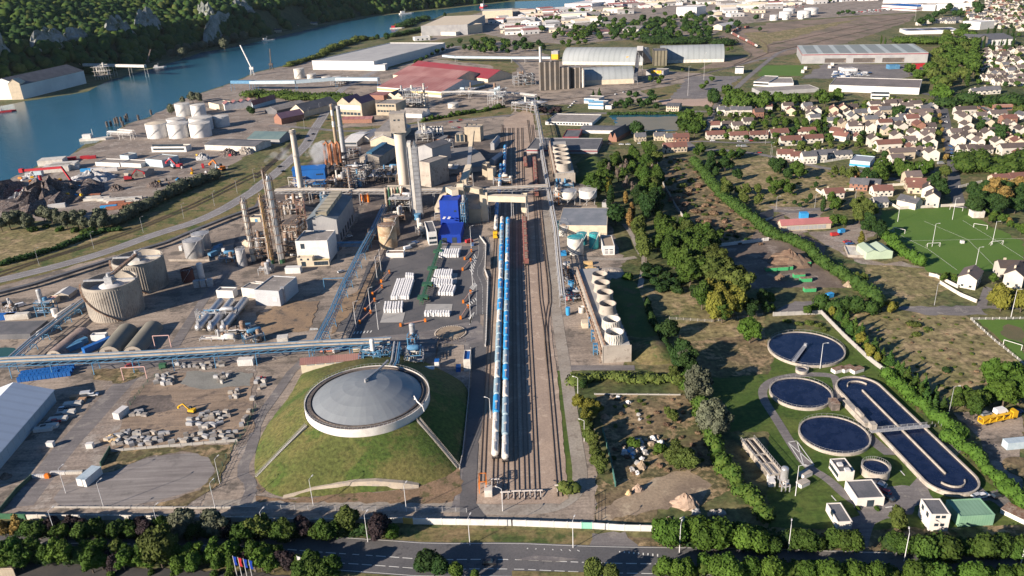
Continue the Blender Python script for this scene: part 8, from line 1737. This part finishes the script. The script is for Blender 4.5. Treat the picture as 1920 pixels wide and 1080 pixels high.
boxes('23: 525 628 590 620 665 630',5.5,2.6,1.6,m_white,'white open skip with rust inside','skip','skip',.4,lid=m_rust);boxes('33: 260 400 280 330',4,2.4,1.4,m_white,'white skip by the screening machine','skip','skip',.5,lid=m_lip);boxes('33: 20 365 22 400',2.2,2.2,1.8,m_white,'white tank box by the inlet channels','box','box');boxes('33: 1880 640',5,9,1.6,m_white,'white open skip right of the green hall','skip','skip',.6,lid=m_rust);boxes('23: 490 900',3,4.5,3,m_dark,'dark rusty sludge box between the round basins','box','box',lid=m_rust)
b=M()
for s in('33: 150 80 215 70 345 250 270 262 150 80','33: 150 80 345 250','33: 215 70 270 262'):
 P=GS(s)
 for u_,v_ in zip(P,P[1:]):b.bar((*u_,.21),(*v_,.21),.3,.03)
tag(b.build('road_markings',MATS['white_line']),kind='structure')
for s in('33: 475 480 510 520','33: 990 290 1025 330','33: 880 570 960 560'):
 b=M();P=GS(s);b.bar((*P[0],.21),(*P[1],.21),.35,.03);tag(b.build('road_markings',MATS['white_line']),kind='structure')
fence('23: 40 210 400 195 560 360 740 530 870 630 900 660',2,'pale concrete wall round the upper side of the water works',m_conp,solid=True,t=.35,name='wall',cat='wall');fence('33: 1850 450 1920 540',2,'pale wall at the lower right corner of the water works',m_conp,solid=True,t=.35,name='wall',cat='wall')
cars('11: 1180 770 1140 790 1200 745 1600 740 640 965 700 700 20: 1730 190 60 130 160 140 980 590 21: 620 480 660 470',.6,.4)
cars('21: 1450 980 11: 1630 760',1.3,.3)
mk=MATS['white_line']
def lines(s,w=.25):
 P=GS(s);b=M();z=nextz(0)+.02
 for u_,v_ in zip(P,P[1:]):b.bar((*u_,z),(*v_,z),w,.02)
 tag(b.build('pitch_markings',mk),kind='structure')
lines('13: 860 620 1200 790 1420 950',.14);lines('13: 1170 580 1500 720 1740 960',.12);lines('13: 1460 575 1700 720 1920 860',.12);lines('13: 1000 730 1920 710',.12)
def goal(s,rot,w=7.3):
 x,y=G(s);b=M();b.box(-w/2-.1,-.1,0,-w/2+.1,.1,2.5);b.box(w/2-.1,-.1,0,w/2+.1,.1,2.5);b.box(-w/2-.1,-.1,2.4,w/2+.1,.1,2.6);b.bar((-w/2,0,2.5),(-w/2,1.8,0),.1);b.bar((w/2,0,2.5),(w/2,1.8,0),.1);bulk(tag(b.build('goal',m_white,None,(x,y,.2),rot),None,'goal','football goals'),'white football goal')
for s,r_ in(('13: 980 665',-.9),('13: 1240 775',0),('13: 1590 635',-.7),('13: 1715 760',.1),('13: 1410 500',-.6),('13: 1520 960',.1),('23: 1830 450',-.9)):goal(s,r_)
lamps('13: 972 583 1382 568 1230 770 1680 755 1548 960 23: 1822 218',14,0,m_mast,'floodlights',desc='tall white floodlight mast');boxes('13: 1560 545',7,6,4,m_wht2,'pale hut at the top corner of the pitch','hut','hut');boxes('13: 1455 745',1.8,1.8,1.4,m_white,'small white box on the centre of the pitch','box','box')
fence('23: 1530 238 1940 232',1.1,'white railing along the top of the second pitch',m_white);fence('23: 1520 238 1700 400 1940 590',1.1,'white railing down the left side of the second pitch',m_white)
for i,s in enumerate(('13: 415 350 640 350','13: 780 370 870 430 980 490 1510 460','13: 850 320 1200 300','13: 360 350 430 395','13: 420 140 600 110','13: 1210 990 1260 1000 1420 1080','23: 1290 -30 1440 60 1560 110','13: 1430 330 1600 290')):fence(s,1.8,'pale garden wall, '+ORDN[i]+' from the upper left of the allotments and houses',m_rend,solid=True,t=.3,name='garden_wall',cat='wall',post=8,grp='garden walls')
lamps('13: 60 500 350 480 650 445 1035 265 820 225 20 80 1120 260',10,desc='slim grey street lamp');lamps('12: 1900 0 23: 1247 130 1355 945',12,desc='slim grey street lamp');lamps('h: 165 580 880 890',10,desc='slim grey street lamp')
boxes('13: 20 950 70 945 105 945 140 940 275 905 230 1000 280 1030 23: 310 25',6,2.6,2,mat('skip_green',(.05,.30,.12),fine=.2),'bright green skip in the earth yard','skip','skip',lid=m_rust);boxes('13: 265 560',5,4,4,m_tb,'bright blue machine above the dull-red-roofed shed','machine','machine');boxes('23: 460 70 13: 550 665',4,2.2,2,m_tb,'blue container in the builders lot',rot=.4)
for s,h_,m,l in(('13: -20 860 350 900',7,mat('soil',(.13,.085,.06),(.18,.13,.09),.2,fine=.4,fs=2),'large dark soil heap in the earth yard'),('13: 40 1010 150 1015',3,MATS['soil'],'small brown soil heap beside the skips'),('12: 1500 700 1620 715',3,MATS['soil'],'heap of brown branches on the brambles'),('32: 1190 530 1410 560',4.5,mat('gravel_heap',(.34,.25,.19),(.28,.21,.16),.3,fine=.2,fs=3),'big pinkish gravel heap in the dumping ground'),('32: 900 430 990 440',2.5,MATS['gravel_heap'],'small pinkish gravel heap in the dumping ground'),('32: 930 260 1010 270',3,m_dirt,'sandy heap beside the blue tarpaulin'),('32: 850 470 900 465',2,mat('yellow_sand',(.5,.36,.2),fine=.2),'little yellow sand heap in the dumping ground'),('22: 665 970 730 980',2,m_dirt,'low sandy heap at the top of the dumping ground'),('30: 780 50 900 55',2,MATS['yellow_sand'],'orange sand heap in the builders yard'),('13: 560 1060 640 1075',3,m_dirt,'pale sand heap by the yard wall'),('30: 0 340 90 340',2,m_dark,'dark rubble heap at the left edge'),('12: 730 920 780 1010',1.5,m_conc,'pile of grey rubble by the yard corner')):
 heap(s,h_,m,l,seed=len(l),n=20,rough=.2)
def rubble(s,st,sz,mats,desc,grp,flat=.8):
 for x,y in fill(s,st,.5,R_):
  q=ICO1[0]*np.array([sz,sz,sz*flat])*R_.uniform(.5,1.4)*(1+rng.uniform(-.3,.3,(42,1)));b=M();b._a([tuple(map(float,v))for v in q],[tuple(map(int,f))for f in ICO1[1]])
  bulk(tag(b.build('rubble_lump',R_.choice(mats),None,(x,y,sz*.2),R_.uniform(0,6)),None,'rubble',grp),desc)
rubble('32: 1040 650 1300 600 1420 560 1600 540 1600 620 1400 660 1200 700',3.2,1.3,[m_conp,m_lip,m_dirt],'pale lump of rubble','rubble lumps');rubble('32: 760 130 880 60 1130 30 1160 80 1000 160 1000 300 880 330 860 200',3,1.1,[m_conp,m_dirt,m_white],'pale rubble lump','rubble lumps');rubble('22: 720 820 800 800 1000 960 980 1040 900 900',3.4,.9,[m_white,m_conp,m_dark],'white debris lump','rubble lumps');rubble('32: 840 130 920 120 920 190 850 190',1.8,.9,[m_tb,m_white],'blue and white tarpaulin bundle','tarpaulin bundles')
# 
f=FX('a: -42 990 105 752',h=6.5,d=34)
p=PX('20: 425 852')[0];q=PX('30: 15 178')[0];A_,B_=G((q[0]-45,q[1]+75)),G(p);f=Fr.__new__(Fr);f.loc=(*A_,0);f.w=hypot(B_[0]-A_[0],B_[1]-A_[1]);f.rot=atan2(B_[1]-A_[1],B_[0]-A_[0]);f.h=HT(B_,PX('20: 0 768')[0][1]);f.d=30
bld(f,'marquee_hall','large pale blue-grey tent hall with panelled walls at the left edge','tent hall',style='gable',axis='x',rh=5,wall=mat('tent_wall',(.40,.46,.50),fine=.05),roof=mat('tent_roof',(.60,.66,.72),(.54,.60,.66),.05,fine=.05,stripe=('X',5,.93)),wl=[('f',int(f.w/4.5),.3,f.h*.85,4.1,.01,.99,mat('tent_panel',(.33,.40,.45),fine=.08),'panel')],lm='pale tent hall')
boxes(' '.join('20: %d %d'%(150+i*31+j*14,705-i*4+j*-24)for i in range(13)for j in range(3)),1.5,1.5,2.0,m_blue2,'dark blue pallet box','pallet_box','pallet box',.2)
boxes('20: 370 1050 440 995 500 945 550 880 330 1070',7,2.4,1.3,m_white,'white flat trailer in the tent shadow','trailer','trailer',.15,lid=m_wht2);boxes('20: 610 850 570 830',4,2.2,1.2,mat('wood',(.4,.25,.15),fine=.2),'wooden pallet pile at the tent corner','pallet_pile','pallets');cars('20: 480 915 640 825 655 810 20: 340 1055 380 1020 420 1010 455 960 475 940 520 915 590 870 700 812',.2,.3)
b5=[m_grey,m_gconc,m_steel,m_roofg,m_conp]
for s,st,sc,dsc in(('20: 1130 740 1320 740 1300 640 1200 640',2.6,(2.4,1.4,1.6),'grey stone block stack'),('20: 1300 610 1540 615 1700 595 1700 565 1300 580',2.6,(2.2,1.3,1.3),'pale stone block stack'),('20: 960 960 1120 1010 1100 930 1000 920',2.8,(2.4,1.6,1.2),'dark stone slab stack'),('20: 1400 980 1560 940 1760 920 1700 1040 1450 1080',2.6,(2.2,1.3,1.2),'grey slab stack'),('20: 1700 860 1820 830 1800 750 1740 760',2.4,(2,1.3,1.3),'upright slab stack'),('20: 1800 1060 1900 820 1920 830 1840 1060',2.4,(1.6,2,1.3),'leaning slab stack'),('30: 860 110 1240 100 1260 10 1000 0 760 60',2.5,(2.2,1.5,1.3),'pale slab stack'),('30: 1280 90 1760 70 1780 0 1400 0',2.6,(2.2,1.2,1.2),'grey stone pallet'),('20: 1600 720 1720 720 1720 650 1620 660',2.8,(1.8,1.4,1.4),'mixed steel scrap box'),('21: 0 820 70 720 30 640 0 640',3,(2,1.6,1.3),'mixed builders pallet')):
 for i,(x,y)in enumerate(fill(s,st,.4,R_)):
  w,d,h_=(k*R_.uniform(.6,1.3)for k in sc);b=M();b.box(-w/2,-d/2,.1,w/2,d/2,h_);b.box(-w/2+.1,-d/2+.1,h_,w/2-.2,d/2-.1,h_+.12);bulk(tag(b.build('stone_pallet',R_.choice(b5),None,(x,y,.15),R_.uniform(-.5,.5)),None,'stone stack','stone pallets in the builders yard'),dsc)
area('ground','20: 980 780 1300 640 1900 660 1900 1080 30: 1780 70 850 130 740 60 20: 900 1060 950 900',mat('warm_soil',(.31,.235,.17),(.24,.185,.14),.08,c3=(.15,.12,.10),s3=.12,fine=.35,streak=.15),.3);area('ground','20: 980 820 1280 800 1320 900 1100 960 930 940',m_dark,.3);area('ground','20: 680 620 1000 600 1100 640 900 720 700 690',m_brown,.3);area('ground','20: 1400 630 1900 640 1880 740 1500 760 1350 720',mat('grey_gravel',(.22,.22,.20),(.17,.17,.155),.1,fine=.3),.3);area('ground','30: 820 150 1760 85 1640 400 1400 560 1100 570 1500 440 1620 300 1560 190 1400 150 1100 190 850 300 700 330',m_brown,.3)
area('ground','31: 40 80 160 0 21: 180 980 330 700 480 690 330 900 31: 40 460 0 420',mat('ochre_ground',(.27,.19,.12),(.19,.14,.10),.1,c3=(.10,.085,.07),s3=.2,fine=.35),.3);area('ground','20: 1920 180 21: 90 180 200 100 480 100 400 320 150 340 20: 1920 340',MATS['ochre_ground'],.3);area('ground','11: 800 1080 880 900 940 880 960 1010 21: 560 350 620 100',MATS['ochre_ground'],.3)
boxes('20: 915 960',3,6,2.8,m_white,'white container at the builders yard gate',rot=-.3);boxes('20: 1850 575',7,3,3,m_white,'white container at the top right of the builders yard');boxes('30: 680 120 385 110',2.6,1.6,2,m_white,'small white signboard box','box','box');boxes('30: 680 360',4,8,3,m_white,'white kiosk with a blue roof beside the turning loop','kiosk','kiosk',-.3,lid=m_tp);boxes('20: 1225 600',3,2,2,m_green,'green tarpaulin heap at the yard corner','box','box')
for s,m in(('30: 230 345 370 340',m_red),('30: 385 320 495 318',m_red),('30: 500 318 625 312',m_gconc)):
 a,c=GS(s);b=M();n=9;dx,dy=c[0]-a[0],c[1]-a[1]
 for i in range(n):t=i/n;b.box(dx*t,dy*t-.5,0,dx*t+hypot(dx,dy)/n*.8,dy*t+.5,1.2)
 bulk(tag(b.build('road_barrier',m_white if m is m_red else m_wht2,None,(*a,.15)),None,'road block','road blocks at the entrance'),'white and red barrier row' if m is m_red else 'row of concrete blocks')
b=M();b.box(-.8,-.6,0,.8,.6,1.6);b.box(-.5,-.4,1.6,.5,.4,1.8);tag(b.build('road_block',m_orange,None,(*G('30: 360 345'),.15)),'orange block between the white and red barrier rows','road block')
m_gf=mat('green_fence',(.05,.10,.07),fine=.1)
for s,h_,m,l,so_ in(('30: 0 610 130 450 240 350',1.8,m_gf,'dark green fence at the left edge',True),('30: 840 150 1780 72',1.2,m_conp,'pale low wall below the builders yard',True),('30: 1580 440 1700 200 1840 0 20: 1920 900',2,m_gf,'green mesh fence left of the grass mound',False),('30: 830 140 760 260',2,m_gf,'short dark green fence at the yard gate',True),('20: 980 880 1110 710 1320 560',1.8,m_gf,'mesh fence along the access road',False),('30: 400 570 1480 575 1780 572 31: 0 575',.8,m_conp,'low pale rail wall along the bottom road of the works',True),('31: 90 580 700 590 1500 600 1580 605',1.8,m_steel,'wire fence with posts in front of the works',False),('32: 680 0 735 200 775 410',2.2,mat('teal_fence',(.06,.16,.14),fine=.1),'teal fence between the yard road and the dumping ground',True),('32: 620 480 615 690',2,m_dark,'black gate post fence at the dumping ground entrance',False),('22: 620 800 1260 805',.6,m_conp,'low pale kerb at the top of the dumping ground',True),('30: 0 650 200 655',2.2,m_green,'green sheet metal gate at the bottom left',True),('30: 200 655 1000 660 1920 675 31: 400 690 1100 680',2.0,m_wht2,'bluish-white wall behind the left hedge belt',True),('31: 1110 685 1180 690',2.2,mat('ochre_panel',(.55,.36,.10),fine=.15),'ochre painted panel at the end of the white wall',True),('31: 1185 690 1920 702 32: 0 702 520 722',2.3,m_white,'long white concrete wall above the roadside grass, left part',True),('32: 525 722 600 724',2.3,mat('mint_paint',(.25,.55,.42),fine=.15),'mint green painted panel of the white wall',True),('32: 605 724 840 740 1080 745',2.3,m_white,'white concrete wall right of the mint panel',True)):
 fence(s,h_,l,m,solid=so_,t=.25 if so_ else.06,name='wall' if 'wall' in l or 'kerb' in l or 'panel' in l else 'fence',cat='wall' if 'wall' in l else 'fence',post=4)
lamps('30: 425 790 1200 765 495 460 780 570 1615 575 1650 390 31: 68 800 840 825 1605 850 1130 598 430 550 32: 458 870 1255 905 33: 150 905 1020 970 1895 990',10.5,1.2,m_mast,desc='pale street lamp');lamps('r: 290 350 970 185 1020 530 385 1075',9,2.6,m_mast,desc='slim pale lamp');lamps('23: 390 605 33: 205 480',12,0,m_mast,desc='white pole lamp')
for i,(s,c)in enumerate((('30: 1780 1085',m_blue),('30: 1818 1095',m_red),('30: 1858 1105',m_blue),('30: 1898 1115',m_blue),('31: 335 1085',m_white))):
 x,y=G(s);e=thing('flagpole',['first','second','third','fourth','fifth'][i]+' white flagpole from the left, with a hanging '+['blue and white','red','blue, white and red','blue','white'][i]+' flag','flagpole',(x,y,0),0,'flagpoles');b=M();b.cyl(0,0,0,8,.12,.08,8);b.build('pole',m_white,e);b=M();b.prof([(.1,4.6),(.9,4.3),(.7,6),(1.0,7.4),(.1,7.8)],-.08,.08);b.build('flag',c,e)
x,y=G('23: 1720 1000');e=thing('car_transporter','yellow car transporter with a white van and cars on top','lorry',(x,y,.2),.25);b=M();b.box(-8,-1.3,.8,7,1.3,1.2);b.box(-8,-1.3,2.9,5,1.3,3.1)
for i in range(5):b.box(-8+i*3,-1.35,.8,-7.7+i*3,-1.1,3.1);b.box(-8+i*3,1.1,.8,-7.7+i*3,1.35,3.1)
b.build('deck',m_yellow,e);b=M();b.box(5.4,-1.3,.6,7.6,1.3,3.4);b.build('cab',m_yellow,e)
for xx in(-6,-4.5,1,6.4):b=M();b.hcyl((xx,-1.3,.5),(xx,1.3,.5),.5,10);b.build('wheelset',m_black,e)
car((x-5,y,0),.25,'grey');list(BULK)[-1][0].location.z=3.1;v=car((x+1,y+1,0),.25,'white',True);v.location.z=3.1;cars('23: 1790 975 1870 940',.3,0)
boxes('33: 1890 110',12,3,2.8,m_tp,'pale grey lorry trailer with an orange frame end','trailer','trailer',.1);car(G('31: 1750 990'),0,'black',group='cars on the main road')
b=M();cx_,cy_=G('33: 1910 270');b.cyl(0,0,0,.3,6,n=24);tag(b.build('traffic_island',m_brown,None,(cx_,cy_,.1)),'round planted island at the right edge','traffic island')
bld(FX('30: -60 1100 120 1090',h=3.2,D='30: 135 1022'),'gatehouse','corner of a flat pinkish-brown roof at the bottom left',roof=mat('pinkish_roof',(.30,.20,.17),fine=.1))
area('ground','30: -100 1150 -100 950 560 950 900 1020 1500 1040 1920 1060 31: 600 1100',mat('dark_lot',(.05,.05,.05),(.07,.065,.06),.1,fine=.2),.3);area('grass','32: 0 1045 560 1055 560 1110 0 1110',m_lawn2,.3,jag=0);area('road_markings','32: 30 960 180 925 500 955 350 975',m_asph2,.3,jag=0)
hatch('32: 790 905 1110 940 1110 920 790 895',9,.4);hatch('32: 80 880 540 900 520 890 90 872',7,.3)
def plant(name,keep,label):
 L=sorted([t for t in TREES if KIND_N[t[2]]==name],key=lambda t:-t[1]/hypot(*t[0])*(1 if-30<PROJ(*t[0],t[1]/2)[0]<1950 and PROJ(*t[0],t[1])[1]<1085 else.001))
 for xy,h,kind,color,var,rz,w,k in L[:keep]:
  cm,tm=proto(kind,color,var)
  if kind=='shrub':
   o=bpy.data.objects.new('shrub',cm);COL.objects.link(o);o.location=(xy[0],xy[1],-.1);o.rotation_euler=(0,0,rz);s=h*.62;o.scale=(s*w,s*w,s)
   tag(o,None,'bush','bushes');bulk(o,f'{SIZE_W(h*2)} {COLW[color]} bush');continue
  e=thing(name,None,'tree',(xy[0],xy[1],0),rz,'trees of the place');e.scale=(h*w,h*w,h*k)
  for n,me in(('crown',cm),('trunk',tm)):c=bpy.data.objects.new(n,me);COL.objects.link(c);c.parent=e
  bulk(e,f'{SIZE_W(h)} {COLW[color]} {KW[kind]}')
 if len(L)<=keep:return
 mats,V,LT,VI,MI,off,ca=[],[],[],[],[],0,{}
 for xy,h,kind,color,var,rz,w,k in L[keep:]:
  for me in proto(kind,color,var)[:1 if kind=='shrub' else 2]:
   if me.name not in ca:
    co=np.empty(len(me.vertices)*3,np.float32);me.vertices.foreach_get('co',co);lt=np.empty(len(me.polygons),np.int32);me.polygons.foreach_get('loop_total',lt);vi=np.empty(len(me.loops),np.int32);me.loops.foreach_get('vertex_index',vi);ca[me.name]=(co.reshape(-1,3),lt,vi)
   co,lt,vi=ca[me.name];m=me.materials[0]
   if m not in mats:mats.append(m)
   s=h*.62 if kind=='shrub' else h;c_,s_=cos(rz),sin(rz);q=co*np.array([s*w,s*w,s*k]);V.append(np.stack([q[:,0]*c_-q[:,1]*s_+xy[0],q[:,0]*s_+q[:,1]*c_+xy[1],q[:,2]],1));LT.append(lt);VI.append(vi+off);MI.append(np.full(len(lt),mats.index(m),np.int32));off+=len(co)
 V,LT,VI,MI=map(np.concatenate,(V,LT,VI,MI));me=bpy.data.meshes.new(name+'s')
 me.vertices.add(len(V));me.vertices.foreach_set('co',V.astype(np.float32).ravel());me.loops.add(len(VI));me.loops.foreach_set('vertex_index',VI.astype(np.int32));me.polygons.add(len(LT));me.polygons.foreach_set('loop_start',np.concatenate([[0],np.cumsum(LT)[:-1]]).astype(np.int32))
 for m in mats:me.materials.append(m)
 me.polygons.foreach_set('material_index',MI);me.update(calc_edges=True)
 o=bpy.data.objects.new(name+'s',me);COL.objects.link(o);tag(o,label,'trees',kind='stuff')
plant('broadleaf_tree',295,'all the smaller green trees scattered over the far and middle distance');plant('shrub',285,'smaller bushes of the wild land')
for n_ in('poplar_tree','conifer_tree','bare_tree'):plant(n_,285,'further trees')
b=M();b.box(-7010,-310,-1,4510,9510,205)
mh=bpy.data.materials.new('haze');mh.use_nodes=True;nt=mh.node_tree;nt.nodes.clear()
v=nt.nodes.new('ShaderNodeVolumePrincipled');v.inputs['Color'].default_value=(.70,.85,1,1);v.inputs['Density'].default_value=.000011;v.inputs['Anisotropy'].default_value=.2
o_=nt.nodes.new('ShaderNodeOutputMaterial');nt.links.new(v.outputs[0],o_.inputs['Volume'])
tag(b.build('haze',mh),'thin blue haze of the air over the whole place','haze',kind='stuff')
# 
ORD=['nearest','second nearest','third nearest','fourth nearest','fifth nearest','sixth nearest','seventh nearest','eighth nearest','ninth nearest','tenth nearest','eleventh nearest','twelfth nearest','thirteenth nearest','fourteenth nearest','fifteenth nearest','sixteenth nearest']
ORD+=[w+' nearest' for w in 'seventeenth eighteenth nineteenth twentieth twenty-first twenty-second twenty-third twenty-fourth twenty-fifth twenty-sixth twenty-seventh twenty-eighth twenty-ninth thirtieth'.split()]
_grp={}
for o,desc in BULK:
 x,y=o.location[0],o.location[1]
 if not LAND:break
 n,lx,ly=min(LAND,key=lambda q:(q[1]-x)**2+(q[2]-y)**2)
 dx,dy=x-lx,y-ly
 w=('right of' if dx>0 else 'left of')if abs(dx)>abs(dy)*.6 else('behind' if dy>0 else 'in front of')
 _grp.setdefault((desc,n,w),[]).append((dx*dx+dy*dy,id(o),o))
for(desc,n,w),lst in _grp.items():
 lst.sort(key=lambda t:t[:2])
 for i,(_,_,o)in enumerate(lst):
  q='' if len(lst)==1 else ORD[min(i,len(ORD)-1)]+' '
  o['label']=f'{desc}, {q}{w} the {n}'
